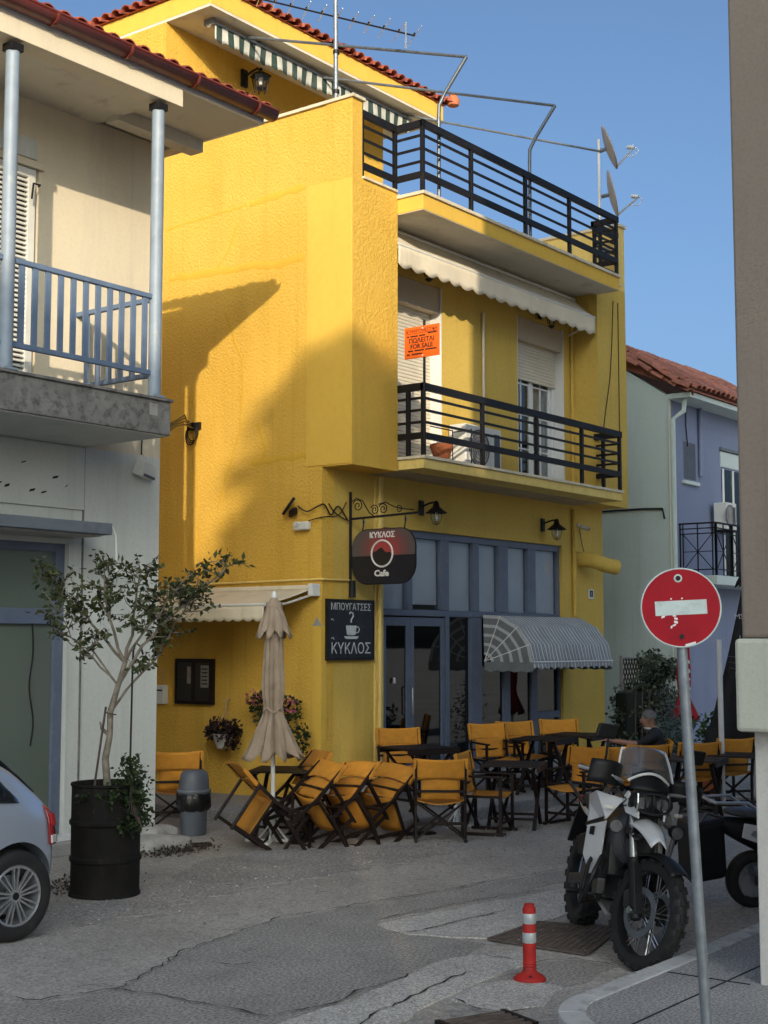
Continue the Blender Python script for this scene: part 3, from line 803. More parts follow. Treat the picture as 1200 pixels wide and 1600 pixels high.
repair([(1.52, 7.78), (1.68, 7.45), (1.97, 7.14)], 0.022, 0.0039, 3)
repair([(1.75, 6.55), (1.62, 6.25), (1.42, 5.85), (1.40, 5.3), (1.46, 4.85), (1.72, 4.2), (1.85, 3.8)], 0.022, 0.0039, 4)
repair([(1.25, 4.42), (0.6, 4.44), (-0.25, 4.45)], 0.045, 0.0050, 5)
repair([(1.12, 4.95), (0.98, 4.55), (1.05, 4.42)], 0.03, 0.0039, 6)
repair([(2.22, 5.0), (2.25, 4.3), (2.2, 3.4)], 0.014, 0.0033, 7)
repair([(2.35, 5.6), (2.33, 4.2), (2.38, 3.2)], 0.012, 0.0033, 8)
# pilaster strip low on the corner
MB().box(-0.018, 0.10, -0.012, 0.135, RZ, 2.22).build('corner_pilaster', M['stucco_smooth'], house, bev=0.004)
MB().add([(-0.02, 0.135, 2.22), (-0.02, -0.012, 2.22), (-0.02, 0.06, 2.33), (0.0, 0.135, 2.22), (0, -0.012, 2.22), (0, 0.06, 2.33)],
         [(0,1,2),(3,5,4),(0,2,5,3),(1,4,5,2),(0,3,4,1)]).build('pilaster_cap', M['concrete'], house)
MB().box(1.10, 1.29, -0.02, 0.02, 0.0, 4.26).build('door_pilaster', M['yellow_pale'], house, bev=0.004)
MB().box(0.03, 7.47, -0.022, 0.02, RZ, 0.16).build('plinth', M['concrete'], house, bev=0.005)

# balcony doors
def roller(x0, x1, z0, z1, y, mat, parent, pitch=0.052):
    m = MB(); z = z0; prof = []
    while z < z1-0.001:
        prof += [(y, z), (y-0.012, z+pitch*0.22), (y-0.012, z+pitch*0.72), (y, z+pitch*0.94)]
        z += pitch
    vs = []; fs = []
    for i, (yy, zz) in enumerate(prof):
        vs += [(x0, yy, zz), (x1, yy, zz)]
        if i: fs.append((2*i-2, 2*i-1, 2*i+1, 2*i))
    return m.add(vs, fs).build('roller_shutter', mat, parent, recalc=False)
def opening(o, z1):
    MB().box(o[1]-0.02, o[1]-0.0005, 0.002, 0.24, 4.44, z1).build('reveal', M['reveal'], house)
    MB().box(o[0]+0.0005, o[0]+0.02, 0.002, 0.24, 4.44, z1).build('reveal', M['reveal'], house)
    MB().box(o[0]+0.02, o[1]-0.02, 0.03, 0.245, 6.80, z1-0.002).build('shutter_box', M['shutter_box'], house, bev=0.006)
opening(O1, OZ); opening(O2, OZ)
roller(O1[0]+0.02, O1[1]-0.02, 4.47, 6.80, 0.20, M['shutter'], house)
roller(O2[0]+0.02, O2[1]-0.02, 6.20, 6.80, 0.16, M['shutter'], house)
d = MB(); d.box(O2[0]+0.02, O2[1]-0.02, 0.17, 0.235, 4.45, 4.53); d.box(O2[0]+0.02, O2[0]+0.09, 0.17, 0.235, 4.53, 6.8); d.box(O2[1]-0.09, O2[1]-0.02, 0.17, 0.235, 4.53, 6.8)
dr_ = d.build('balcony_door', M['white_frame'], house, bev=0.004)
for k in range(2):
    xa = O2[0]+0.10+k*0.63; xb = xa+0.62
    f = MB(); yy = 0.185+0.02*k
    f.box(xa, xa+0.07, yy, yy+0.04, 4.54, 6.78).box(xb-0.07, xb, yy, yy+0.04, 4.54, 6.78).box(xa+0.07, xb-0.07, yy, yy+0.04, 4.54, 4.64).box(xa+0.07, xb-0.07, yy, yy+0.04, 6.68, 6.78)
    xm = (xa+xb)/2
    f.box(xm-0.012, xm+0.012, yy+0.005, yy+0.03, 4.64, 6.68)
    for zz in (5.1, 5.65, 6.15): f.box(xa+0.07, xb-0.07, yy+0.008, yy+0.028, zz-0.012, zz+0.012)
    f.build('sash', M['white_frame'], dr_, bev=0.003)
    MB().box(xa+0.07, xb-0.07, yy+0.016, yy+0.022, 4.64, 6.68).build('pane', M['glass'], dr_)
cu = MB(); cu.grid(60, 1, lambda a, b: (O2[0]+0.78+0.58*a, 0.30+0.02*math.sin(a*60), 4.5+2.2*b)); cu.build('curtain', M['curtain'], house, thick=0.004)
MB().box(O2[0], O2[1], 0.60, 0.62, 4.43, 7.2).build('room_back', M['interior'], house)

# railings
def railing(name, path, z0, ztop, zlow, rails, posts, parent, bw=0.05):
    """path in plan; the handrail carries posts and rails"""
    hm = MB()
    for a, b in zip(path[:-1], path[1:]):
        d = (Vector(b)-Vector(a)).normalized()*0.03
        hm.bar((a[0]-d.x, a[1]-d.y, ztop-0.05), (b[0]+d.x, b[1]+d.y, ztop-0.05), 0.06, 0.10)
    top = hm.build(name, M['iron'], parent, bev=0.006)
    for a, b in zip(path[:-1], path[1:]):
        MB().bar((*a, zlow), (*b, zlow), 0.05, 0.085).build('bottom_rail', M['iron'], top, bev=0.004)
        for z in rails:
            MB().bar((*a, z), (*b, z), 0.022, 0.034).build('rail', M['iron'], top)
    for (x, y) in posts:
        MB().box(x-0.026, x+0.026, y-0.026, y+0.026, z0, ztop-0.09).build('post', M['iron'], top, bev=0.003)
    return top
PX = [0.99, 2.40, 3.85, 5.2, 6.44]
railing('balcony_railing', [(0.99, -0.47), (0.99, -0.905), (6.46, -0.905), (6.46, -0.47)], 4.455, 5.42, 4.72, (4.90, 5.06, 5.22),
        [(x, -0.905) for x in PX] + [(0.99, -0.66), (6.46, -0.60)], house)
railing('terrace_railing', [(0.23, -0.47), (0.985, -0.47), (0.985, -0.905), (6.46, -0.905), (6.46, -0.47), (7.28, -0.47)], 8.012, 8.99, 8.24, (8.42, 8.60, 8.78),
        [(x, -0.905) for x in (0.985, 2.15, 3.60, 4.90, 6.44)] + [(0.23, -0.46), (0.95, -0.47), (6.46, -0.60), (6.5, -0.47)], house)

# downpipes on the facade
def pipe(name, pts, r, mat, parent, n=10):
    return MB().tube(pts, r, n).build(name, mat, parent, smooth=True)
pipe('downpipe', [(3.78, -0.03, 4.45), (3.78, -0.03, 7.0)], 0.022, M['shutter'], house)
pipe('downpipe', [(6.47, -0.03, 4.45), (6.47, -0.03, 7.7)], 0.03, M['yellow_shade'], house)
pipe('downpipe', [(6.45, -0.045, 2.45), (6.45, -0.045, 4.2)], 0.035, M['yellow_shade'], house)
pipe('downpipe', [(1.17, -0.05, 0.0), (1.17, -0.05, 4.25)], 0.03, M['yellow_pale'], house)
for zz in (0.8, 2.4, 3.4):
    MB().cyl((1.17, -0.05, zz), (1.17, -0.05, zz+0.03), 0.037, n=10).build('pipe_clip', M['yellow_pale'], house)
pipe('cable', [(7.05, -0.51, 7.75), (6.98, -0.512, 7.0), (6.9, -0.51, 6.4), (6.72, -0.512, 5.8), (6.58, -0.512, 5.3), (6.54, -0.52, 4.6)], 0.007, M['iron'], house, 5)
pipe('cable', [(7.22, -0.51, 7.75), (7.2, -0.512, 4.4)], 0.007, M['iron'], house, 5)

# ---- ground floor shopfront
front = MB()
front.box(1.30, 6.12, 0.05, 0.16, 3.48, 3.579)
front.box(1.30, 6.12, 0.05, 0.16, 2.38, 2.47)
front.box(1.30, 1.37, 0.05, 0.16, 0.0, 2.38).box(1.30, 1.37, 0.05, 0.16, 2.47, 3.48).box(6.06, 6.119, 0.05, 0.16, 0.0, 2.38).box(6.06, 6.119, 0.05, 0.16, 2.47, 3.48)
shop = front.build('shopfront', M['blue_frame'], house, bev=0.005)
UP = [(1.37, 1.92), (2.04, 2.74), (2.94, 3.58), (3.73, 4.28), (4.54, 5.13), (5.36, 6.06)]
for (a, b), (c, d) in zip(UP[:-1], UP[1:]):
    MB().box(b, c, 0.04, 0.17, 2.471, 3.479).build('mullion', M['blue_frame'], shop, bev=0.005)
for a, b in UP:
    MB().box(a, b, 0.10, 0.106, 2.47, 3.48).build('pane', M['glass'], shop)
    MB().box(a, b, 0.13, 0.135, 2.475+(0.07 if abs(a-2.04) < .01 else 0.0), 3.475).build('window_film', M['blind'], shop)
# double door
def leaf(x0, x1, y):
    f = MB()
    f.box(x0, x0+0.085, y, y+0.05, 0.03, 2.36).box(x1-0.085, x1, y, y+0.05, 0.03, 2.36).box(x0+0.085, x1-0.085, y, y+0.05, 2.24, 2.36).box(x0+0.085, x1-0.085, y, y+0.05, 0.03, 0.22)
    l = f.build('door', M['blue_frame'], shop, bev=0.004)
    MB().box(x0+0.085, x1-0.085, y+0.02, y+0.026, 0.22, 2.24).build('pane', M['glass_dark'], shop)
    return l
leaf(1.38, 2.02, 0.07); leaf(2.03, 2.86, 0.07)
MB().tube([(1.98, 0.03, 1.0), (1.98, 0.0, 1.02), (1.98, 0.0, 1.38), (1.98, 0.03, 1.4)], 0.012, 8).build('door_handle', M['chrome'], shop, smooth=True)
MB().box(1.62, 1.66, 0.055, 0.065, 1.45, 1.53).build('door_sticker', M['letter_white'], shop)
MB().box(2.87, 2.96, 0.05, 0.16, 0, 2.38).build('mullion', M['blue_frame'], shop, bev=0.004)
MB().box(3.50, 3.78, 0.03, 0.17, 0, 2.375).build('mullion', M['blue_frame'], shop, bev=0.004)
for a, b in ((2.96, 3.50),):
    MB().box(a, b, 0.09, 0.096, 0.05, 2.38).build('pane', M['glass_dark'], shop)
for a, b in ((4.42, 4.60), (5.22, 5.40)):
    MB().box(a, b, 0.05, 0.16, 0, 2.38).build('mullion', M['blue_frame'], shop, bev=0.004)
for a, b in ((3.78, 4.42), (4.60, 5.22), (5.40, 6.06)):
    MB().box(a, b, 0.09, 0.096, 0.05, 2.38).build('pane', M['glass_dark'], shop)
MB().box(5.40, 6.06, 0.04, 0.15, 0.82, 0.92).build('transom', M['blue_frame'], shop, bev=0.004)
# the room behind
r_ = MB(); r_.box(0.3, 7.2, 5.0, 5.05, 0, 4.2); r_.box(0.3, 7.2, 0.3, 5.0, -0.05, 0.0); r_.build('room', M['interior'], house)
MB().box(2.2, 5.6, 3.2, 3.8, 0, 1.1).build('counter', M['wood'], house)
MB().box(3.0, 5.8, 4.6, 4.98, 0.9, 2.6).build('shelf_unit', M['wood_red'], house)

# ---- set-back top storey with hipped tile roof
w = MB(); w.box(0.0, 5.25, 3.0, 8.0, 8.05, 11.06); w.build('top_storey_wall', M['stucco'], house)
MB().box(-0.012, 0.02, 3.74, 3.80, 8.05, 11.05).build('wall_strip', M['stucco_smooth'], house)
MB().box(0.002, 5.80, 2.10, 8.8, 11.06, 11.10).build('eave_soffit', M['soffit'], house)
MB().box(0.0, 5.80, 2.095, 8.8, 11.10, 11.38).build('eave_fascia', M['stucco_smooth'], house, bev=0.006)
MB().box(1.3, 2.1, 2.97, 3.01, 8.1, 10.2).build('terrace_door', M['shutter'], house, bev=0.005)
rb = MB()
rb.add([(-0.05, 2.06, 11.385), (5.85, 2.06, 11.385), (5.85, 8.85, 11.385), (-0.05, 8.85, 11.385), (2.8, 5.0, 12.35), (3.0, 5.0, 12.35), (3.0, 5.9, 12.35), (2.8, 5.9, 12.35)],
       [(0,1,5,4),(1,2,6,5),(2,3,7,6),(3,0,4,7),(4,5,6,7),(3,2,1,0)])
troof = rb.build('roof', M['tile'], house)
def barrel(L=0.42, r0=0.075, r1=0.095, n=6, t=0.014):
    """a half-round clay tile lying along +Y, its wide end at the eave (y=0)"""
    m = MB(); vs = []; fs = []
    for (y, r, z) in ((0, r1, 0.0), (L, r0, 0.0)):
        for q in (0, t):
            for k in range(n+1):
                a = math.pi*k/n
                vs.append((math.cos(a)*(r-q), y, math.sin(a)*(r-q)*0.9))
    k1 = n+1
    for k in range(n):
        fs.append((k, k+1, 2*k1+k+1, 2*k1+k)); fs.append((k1+k+1, k1+k, 3*k1+k, 3*k1+k+1))
        fs.append((k+1, k, k1+k, k1+k+1))
    return m.add(vs, fs).mesh('roof_tile', 60)
tile_me = barrel(); tile_me.materials.append(M['tile'])
tile_old = barrel(); tile_old.materials.append(M['tile_old'])
rnd = random.Random(11)
pitch_f = math.atan2(0.965, 2.94); pitch_s = math.atan2(0.965, 2.85)
for row in range(3):
    for i in range(27):
        x = 0.02 + i*0.222
        y = 2.0 + row*0.33
        if x < (row*0.3) or x > 5.8-row*0.3: continue
        share('roof_tile', tile_me, troof, (x, y, 11.40 + row*0.108 + rnd.uniform(-.006, .006)), (pitch_f, 0, rnd.uniform(-.03, .03)))
for i in range(26):
    y = 2.2 + i*0.222
    share('roof_tile', tile_me, troof, (-0.11, y, 11.40+rnd.uniform(-.006, .006)), (pitch_s, 0, -math.pi/2+rnd.uniform(-.03, .03)))
for k in range(9):                       # hip tiles on the corner facing the street
    f = k/9
    share('hip_tile', tile_me, troof, (5.92-2.9*f, 1.99+2.97*f, 11.42+0.97*f), (0.24, 0, R(45)), (1.25, 1.2, 1.25))
MB().lathe([(0.03, 0), (0.10, 0.03), (0.115, 0.12), (0.07, 0.20), (0.08, 0.24), (0.0, 0.26)], (5.93, 1.97, 11.36), 12).build('eave_finial', M['terracotta'], troof, smooth=True)

# ------------------------------------------------------------------ awnings
def scallop_cloth(name, x0, x1, yz_top, yz_bot, period, amp, mat, parent, n_sub=6, wave=0.01, axis='x', seed=1):
    """a valance whose lower hem is scalloped; hangs between two (y,z) edges along x"""
    N = max(8, int((x1-x0)/period*n_sub)); rnd = random.Random(seed); ph = rnd.uniform(0, 6)
    def fn(a, b):
        x = x0+(x1-x0)*a
        hem = amp*abs(math.sin(math.pi*(x-x0)/period))
        y = yz_top[0]+(yz_bot[0]-yz_top[0])*b + wave*b*math.sin(x*5.3+ph) + wave*.6*b*math.sin(x*13+ph)
        z = yz_top[1]+(yz_bot[1]-yz_top[1]-hem)*b
        return (x, y, z) if axis == 'x' else (y, x, z)
    return MB().grid(N, 4, fn).build(name, mat, parent, smooth=True, thick=0.004)
def cloth_panel(name, x0, x1, a0, a1, mat, parent, sag=0.02, axis='x', seed=2, nx=40):
    rnd = random.Random(seed); ph = rnd.uniform(0, 6)
    def fn(a, b):
        x = x0+(x1-x0)*a
        y = a0[0]+(a1[0]-a0[0])*b
        z = a0[1]+(a1[1]-a0[1])*b - sag*math.sin(math.pi*b)*(1+0.35*math.sin(x*2.1+ph))
        return (x, y, z) if axis == 'x' else (y, x, z)
    return MB().grid(nx, 6, fn).build(name, mat, parent, smooth=True, thick=0.004)

aw = thing('balcony_awning', 'cream canvas awning with scalloped valance above the first floor balcony', 'awning', (3.7, -0.4, 7.3))
cloth_panel('canopy', 0.99, 6.42, (-0.12, 7.70), (-0.50, 7.36), M['awning_cream'], aw)
scallop_cloth('valance', 0.99, 6.42, (-0.503, 7.355), (-0.50, 7.10), 0.30, 0.055, M['awning_cream'], aw)
MB().cyl((0.99, -0.50, 7.358), (6.43, -0.50, 7.358), 0.014, n=8).build('front_bar', M['white_frame'], aw)
MB().cyl((0.99, -0.10, 7.70), (6.43, -0.10, 7.70), 0.04, n=10).build('roller', M['white_frame'], aw)
for xx in (1.03, 6.38):
    MB().tube([(xx, -0.02, 7.10), (xx, -0.30, 7.20), (xx, -0.49, 7.35)], 0.014, 8).build('arm', M['white_frame'], aw)

aw2 = thing('terrace_awning', 'rolled up awning with green and white striped valance under the top eave', 'awning', (2.5, 2.3, 10.9))
MB().cyl((0.30, 2.42, 10.98), (5.15, 2.42, 10.98), 0.05, n=12).build('roller', M['awning_cream'], aw2)
scallop_cloth('valance', 0.33, 5.12, (2.33, 10.97), (2.335, 10.75), 0.24, 0.04, M['stripe_green'], aw2, wave=0.02, seed=4)
MB().box(0.28, 5.17, 2.31, 2.36, 10.96, 11.0).build('front_bar', M['galv'], aw2)
for xx in (0.32, 1.35, 3.2, 5.0):
    MB().box(xx-0.03, xx+0.03, 2.34, 2.52, 10.97, 11.055).build('bracket', M['galv'], aw2, bev=0.005)

st = thing('striped_awning', 'grey and white striped dome awning over the cafe window', 'awning', (4.8, -0.4, 2.0))
SX0, SX1 = 3.80, 6.22
prof = [(0.02, 2.42), (-0.28, 2.40), (-0.58, 2.24), (-0.78, 1.98), (-0.84, 1.72)]
ph = 1.3
def sfn(a, b):
    x = SX0+(SX1-SX0)*a; t = b*4; i = min(3, int(t)); f = t-i
    y = prof[i][0]*(1-f)+prof[i+1][0]*f; z = prof[i][1]*(1-f)+prof[i+1][1]*f
    wob = 0.012*math.sin(x*6+b*4)*math.sin(math.pi*b) + 0.008*math.sin(x*17+b*9)*b
    return (x, y+wob, z+wob*0.6 - 0.018*math.sin(math.pi*f)*0.6)
MB().grid(48, 16, sfn).build('canopy', M['stripe_x'], st, smooth=True, thick=0.004)
scallop_cloth('valance', SX0, SX1, (-0.842, 1.725), (-0.85, 1.60), 0.20, -0.045, M['stripe_x'], st, wave=0.012, seed=7)
MB().tube([(SX0, -0.845, 1.725), (SX1, -0.845, 1.725)], 0.013, 8).build('front_bar', M['white_frame'], st)
for sx_ in (SX0, SX1):                                # fan-shaped cheeks, banded
    hub = Vector((sx_, 0.0, 1.73)); nb = 5
    out = [Vector((sx_, 0.02, 2.42)), Vector((sx_, -0.28, 2.40)), Vector((sx_, -0.58, 2.24)), Vector((sx_, -0.78, 1.98)), Vector((sx_, -0.84, 1.72))]
    for k in range(1, nb*2):
        q_ = k//2; f0 = (q_+(0 if k % 2 == 0 else 0.68))/nb; f1 = (q_+(0.68 if k % 2 == 0 else 1))/nb
        vs = [hub.lerp(p, f0) for p in out] + [hub.lerp(p, f1) for p in out]
        MB().add(vs, [(i, i+1, 6+i, 5+i) for i in range(4)]).build('cheek_band', M['stripe_white' if k % 2 else 'stripe_grey'], st, thick=0.003)
    for p in out[1:4]:
        MB().tube([hub, p], 0.008, 6).build('rib', M['white_frame'], st)
    MB().grid(8, 2, lambda a, b: (sx_, -0.84*a, 1.725-(0.12+0.03*abs(math.sin(a*13)))*b)).build('cheek_valance', M['stripe_grey'], st, thick=0.003)

ps = thing('passage_awning', 'cream awning with wavy valance on the yellow side wall over the passage', 'awning', (-0.5, 1.5, 2.5))
cloth_panel('canopy', 0.10, 3.3, (-0.06, 2.70), (-0.98, 2.47), M['awning_cream'], ps, axis='y', nx=30)
scallop_cloth('valance', 0.10, 3.3, (-0.985, 2.465), (-0.99, 2.30), 0.17, 0.035, M['awning_cream'], ps, axis='y', wave=0.012, seed=9)
MB().cyl((-0.985, 0.08, 2.475), (-0.985, 3.3, 2.475), 0.018, n=8).build('front_bar', M['white_frame'], ps)
MB().cyl((-0.06, 0.06, 2.70), (-0.06, 3.3, 2.70), 0.05, n=10).build('roller', M['awning_cream'], ps)
MB().box(-0.16, 0.0, 0.02, 0.10, 2.60, 2.76).build('end_bracket', M['white_frame'], ps, bev=0.008)
for yy in (0.14, 3.0):
    MB().tube([(-0.02, yy, 2.62), (-0.5, yy+0.02, 2.50), (-0.97, yy, 2.46)], 0.016, 8).build('arm', M['white_frame'], ps)

# ------------------------------------------------------------------ the white house on the left
wh = thing('white_house', 'off white two storey house with blue balcony railing and red gutter at left', 'building', (-7.0, 0.1, 0))
XR = -2.77; WY = 0.10; XL = -13.0
w = MB()
w.box(-4.07, XR, WY, WY+0.25, RZ-0.2, 4.10)
w.box(XL, -4.07, WY, WY+0.25, 3.05, 4.10)
w.box(-8.2, -7.4, WY, WY+0.25, RZ-0.2, 3.05).box(XL, -12.2, WY, WY+0.25, RZ-0.2, 3.05)
w.box(XR-0.25, XR, WY+0.25, 9.0, RZ-0.2, 4.10)
w.build('wall', M['white_wall'], wh)
MB().box(-3.90, -3.88, WY-0.012, WY+0.01, RZ, 4.10).build('wall_strip', M['concrete_dirty'], wh)
MB().box(XL, -3.90, WY-0.03, WY+0.01, 3.42, 4.09).build('facing_panel', M['white_wall'], wh, bev=0.004)
w = MB()
w.box(-4.58, XR, WY, WY+0.25, 4.10, 7.75)
w.box(XL, -5.95, WY, WY+0.25, 4.10, 7.75)
w.box(-5.95, -4.58, WY, WY+0.25, 6.98, 7.75).box(-5.95, -4.58, WY, WY+0.25, 4.10, 4.50)
w.box(XR-0.25, XR, WY+0.25, 9.0, 4.10, 7.75)
w.build('upper_wall', M['cream_wall'], wh)
MB().box(-5.99, -4.54, WY-0.05, WY+0.02, 6.98, 7.05).build('window_head', M['cream_wall'], wh, bev=0.006)
MB().box(-5.3, -4.62, WY-0.02, WY+0.02, 7.08, 7.30).build('shutter_box', M['white_wall'], wh, bev=0.006)
# balcony
MB().box(XL, -3.87, -1.20, WY-0.001, 4.115, 4.46).build('balcony_slab', M['concrete_dirty'], wh, bev=0.012)
MB().box(XL, -3.89, -1.17, WY-0.002, 4.105, 4.1145).build('slab_underside', M['white_wall'], wh)
MB().box(XL, -3.85, -1.225, WY-0.001, 4.46, 4.49).build('slab_coping', M['concrete_dirty'], wh, bev=0.006)
MB().box(-4.17, -4.06, -1.203, -1.19, 4.30, 4.42).build('slab_repair', M['stone'], wh)
def sq(x, y, z0, z1, h): return MB().box(x-h, x+h, y-h, y+h, z0, z1)
hand = MB(); hand.bar((XL, -1.14, 5.53), (-4.0, -1.14, 5.53), 0.055, 0.05); hand.bar((-4.02, -1.14, 5.53), (-4.02, WY, 5.53), 0.05, 0.05)
rail = hand.build('balcony_railing', M['rail_blue'], wh, bev=0.006)
MB().bar((XL, -1.14, 4.74), (-4.03, -1.14, 4.74), 0.045, 0.05).build('bottom_rail', M['rail_blue'], rail, bev=0.004)
MB().bar((-4.02, -1.14, 4.74), (-4.02, WY, 4.74), 0.045, 0.05).build('bottom_rail', M['rail_blue'], rail, bev=0.004)
bal = MB().box(-0.03, 0.03, -0.012, 0.012, 0, 0.76).mesh('baluster'); bal.materials.append(M['rail_blue'])
x = -4.20
while x > -7.6:
    share('baluster', bal, rail, (x, -1.14, 4.75)); x -= 0.155
for k in range(6):
    share('baluster', bal, rail, (-4.02, -0.95+k*0.178, 4.75), (0, 0, math.pi/2))
for px_ in (-4.06, -5.92, -7.8):
    m = MB(); m.cyl((px_, -1.15, 4.49), (px_, -1.15, 7.50), 0.066, n=14)
    m.build('post', M['blue_metal'], wh, smooth=True)
    MB().box(px_-0.07, px_+0.07, -1.22, -1.08, 7.50, 7.575).build('post_cap', M['iron'], wh, bev=0.004)
    MB().box(px_-0.08, px_+0.08, -1.23, -1.07, 4.49, 4.51).build('post_foot', M['blue_metal'], wh)
# louvred shutters of the balcony door
lf = MB(); lf.box(-4.72, -4.63, WY-0.01, WY+0.05, 4.52, 6.97); lf.box(-5.90, -5.82, WY-0.01, WY+0.05, 4.52, 6.97); lf.box(-5.82, -4.72, WY-0.01, WY+0.05, 6.88, 6.97); lf.box(-5.82, -4.72, WY-0.01, WY+0.05, 4.52, 4.62); lf.box(-5.31, -5.23, WY-0.005, WY+0.05, 4.62, 6.88)
door = lf.build('louvred_door', M['louvre'], wh, bev=0.004)
for side in (0, 1):
    xa, xb = ((-5.82, -5.31), (-5.23, -4.72))[side]
    sl = MB(); z = 4.66
    while z < 6.86:
        sl.obox(((xa+xb)/2, WY+0.022, z), ((xb-xa)/2, 0, 0), (0, 0.022, 0.02), (0, 0.004, -0.004)); z += 0.052
    o = sl.build('louvre_slats', M['louvre'], door); o['kind'] = 'stuff'
MB().box(-5.82, -4.72, WY+0.06, WY+0.07, 4.62, 6.88).build('backing', M['interior'], door)
MB().tube([(-4.60, WY-0.02, 6.80), (-4.62, WY-0.07, 6.80), (-4.72, WY-0.09, 6.79), (-4.74, WY-0.09, 6.62)], 0.012, 6).build('shutter_catch', M['iron'], door)
MB().box(-4.64, -4.58, WY-0.03, WY, 5.55, 5.66).build('shutter_hinge', M['iron'], door)
# roof: beam over the posts, soffit, gutter, tiles
MB().box(XL, -3.80, -1.245, -1.03, 7.60, 7.80).build('eave_beam', M['cream_wall'], wh, bev=0.006)
MB().box(XL, -3.805, -1.03, WY, 7.72, 7.80).build('porch_ceiling', M['soffit'], wh)
MB().box(-3.80, -2.54, -1.20, 9.0, 7.80, 7.84).build('soffit', M['soffit'], wh)
MB().box(-2.74, -2.56, -0.20, 9.0, 7.73, 7.80).build('eave_beam', M['soffit'], wh, bev=0.004)
MB().box(-3.86, -2.56, WY-0.42, WY-0.22, 7.66, 7.80).build('eave_beam', M['soffit'], wh, bev=0.004)
MB().box(XL, -2.53, -1.235, -1.20, 7.80, 7.87).build('fascia_board', M['white_paint'], wh)
MB().box(-2.565, -2.53, -1.20, 9.0, 7.795, 7.87).build('fascia_board', M['white_paint'], wh)
rb = MB()
rb.add([(XL, -1.2, 7.87), (-2.50, -1.2, 7.87), (-2.50, 10, 7.87), (XL, 10, 7.87), (XL+3, 4.4, 9.4), (-7.7, 4.4, 9.4)], [(0,1,5,4),(1,2,5),(2,3,4,5),(3,0,4),(3,2,1,0)])
wroof = rb.build('roof', M['tile'], wh)
# gutter: half round with joints
g = MB(); N = 10; vs = []; fs = []
for xi, xx in enumerate((XL, -2.46)):
    for k in range(N+1):
        a = math.pi + math.pi*k/N
        vs.append((xx, -1.315+0.085*math.cos(a), 7.93+0.10*math.sin(a)))
for k in range(N): fs.append((k, k+1, N+2+k, N+1+k))
g.add(vs, fs)
gut = g.build('gutter', M['gutter'], wh, smooth=60, thick=0.006)
MB().cyl((XL, -1.40, 7.935), (-2.46, -1.40, 7.935), 0.014, n=8).build('gutter_bead', M['gutter'], gut)
MB().extr([(0.085*math.cos(math.pi+math.pi*k/N), 0.10*math.sin(math.pi+math.pi*k/N)) for k in range(N+1)], (-2.463, -1.315, 7.93), (0,1,0), (0,0,1), (0.006,0,0)).build('gutter_end', M['gutter'], gut)
for xx in (-2.78, -3.72, -4.66, -5.6, -6.54):
    m = MB(); vs = []; fs = []
    for q in (xx-0.015, xx+0.015):
        for k in range(N+1):
            a = math.pi + math.pi*k/N
            vs.append((q, -1.315+0.094*math.cos(a), 7.93+0.109*math.sin(a)))
    for k in range(N): fs.append((k, k+1, N+2+k, N+1+k))
    m.add(vs, fs).build('gutter_joint', M['gutter'], gut, thick=0.008)
rnd = random.Random(21)
pf = math.atan2(1.53, 5.6)
for row in range(3):
    for i in range(26):
        xx = -2.60 - i*0.205
        if xx > -2.55 - row*0.28: continue
        share('roof_tile', tile_me, wroof, (xx, -1.34+row*0.33, 7.93+row*0.092+rnd.uniform(-.006, .006)), (pf, 0, rnd.uniform(-.03, .03)))
for i in range(16):
    yy = -1.2 + i*0.205
    share('roof_tile', tile_me, wroof, (-2.42, yy, 7.92+rnd.uniform(-.006, .006)), (math.atan2(1.53, 5.3), 0, math.pi/2+rnd.uniform(-.03, .03)))
# shop canopy and shop window
MB().box(XL, -4.02, -0.52, WY-0.001, 3.12, 3.24).build('canopy', M['canopy'], wh, bev=0.01)
MB().box(XL, -4.10, -0.44, WY-0.002, 3.10, 3.1195).build('canopy_underside', M['concrete'], wh)
def shopwin(x0, x1):
    f = MB(); y0, y1 = WY+0.06, WY+0.15
    f.box(x1-0.12, x1, y0, y1, 0.02, 3.05).box(x0, x0+0.12, y0, y1, 0.02, 3.05).box(x0+0.12, x1-0.12, y0, y1, 0.02, 0.12).box(x0+0.12, x1-0.12, y0, y1, 2.96, 3.05)
    f.box(x0+0.12, x1-0.12, y0-0.01, y1, 2.20, 2.36)
    s_ = f.build('shop_window', M['blue_frame2'], wh, bev=0.005)
    MB().box(x0+0.12, x1-0.12, y0+0.04, y0+0.046, 0.12, 2.20).build('pane', M['glass_green'], s_)
    MB().box(x0+0.12, x1-0.12, y0+0.04, y0+0.046, 2.36, 2.96).build('pane', M['glass_green'], s_)
    return s_
shopwin(-7.38, -4.075); shopwin(-12.15, -8.22)
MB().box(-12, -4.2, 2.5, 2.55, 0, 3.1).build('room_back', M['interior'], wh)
MB().box(-7.5, -3.95, -0.22, WY, RZ, -0.02).build('door_step', M['concrete'], wh, bev=0.012)
MB().box(-7.5, -4.0, -0.10, WY, -0.02, 0.02).build('door_sill', M['white_paint'], wh, bev=0.006)
rm = random.Random(52)
for (x_, z_) in ((-5.02, 3.62), (-4.92, 3.60), (-4.60, 3.58), (-4.45, 3.57), (-4.30, 3.74), (-5.2, 3.80), (-4.72, 3.86), (-5.35, 3.6), (-4.15, 3.66)):
    MB().obox((x_, WY-0.031, z_), (rm.uniform(.012, .035), 0, 0.008), (0, 0.002, 0), (0.006, 0, rm.uniform(.008, .022))).build('old_fixing', M['plastic_black'], wh)
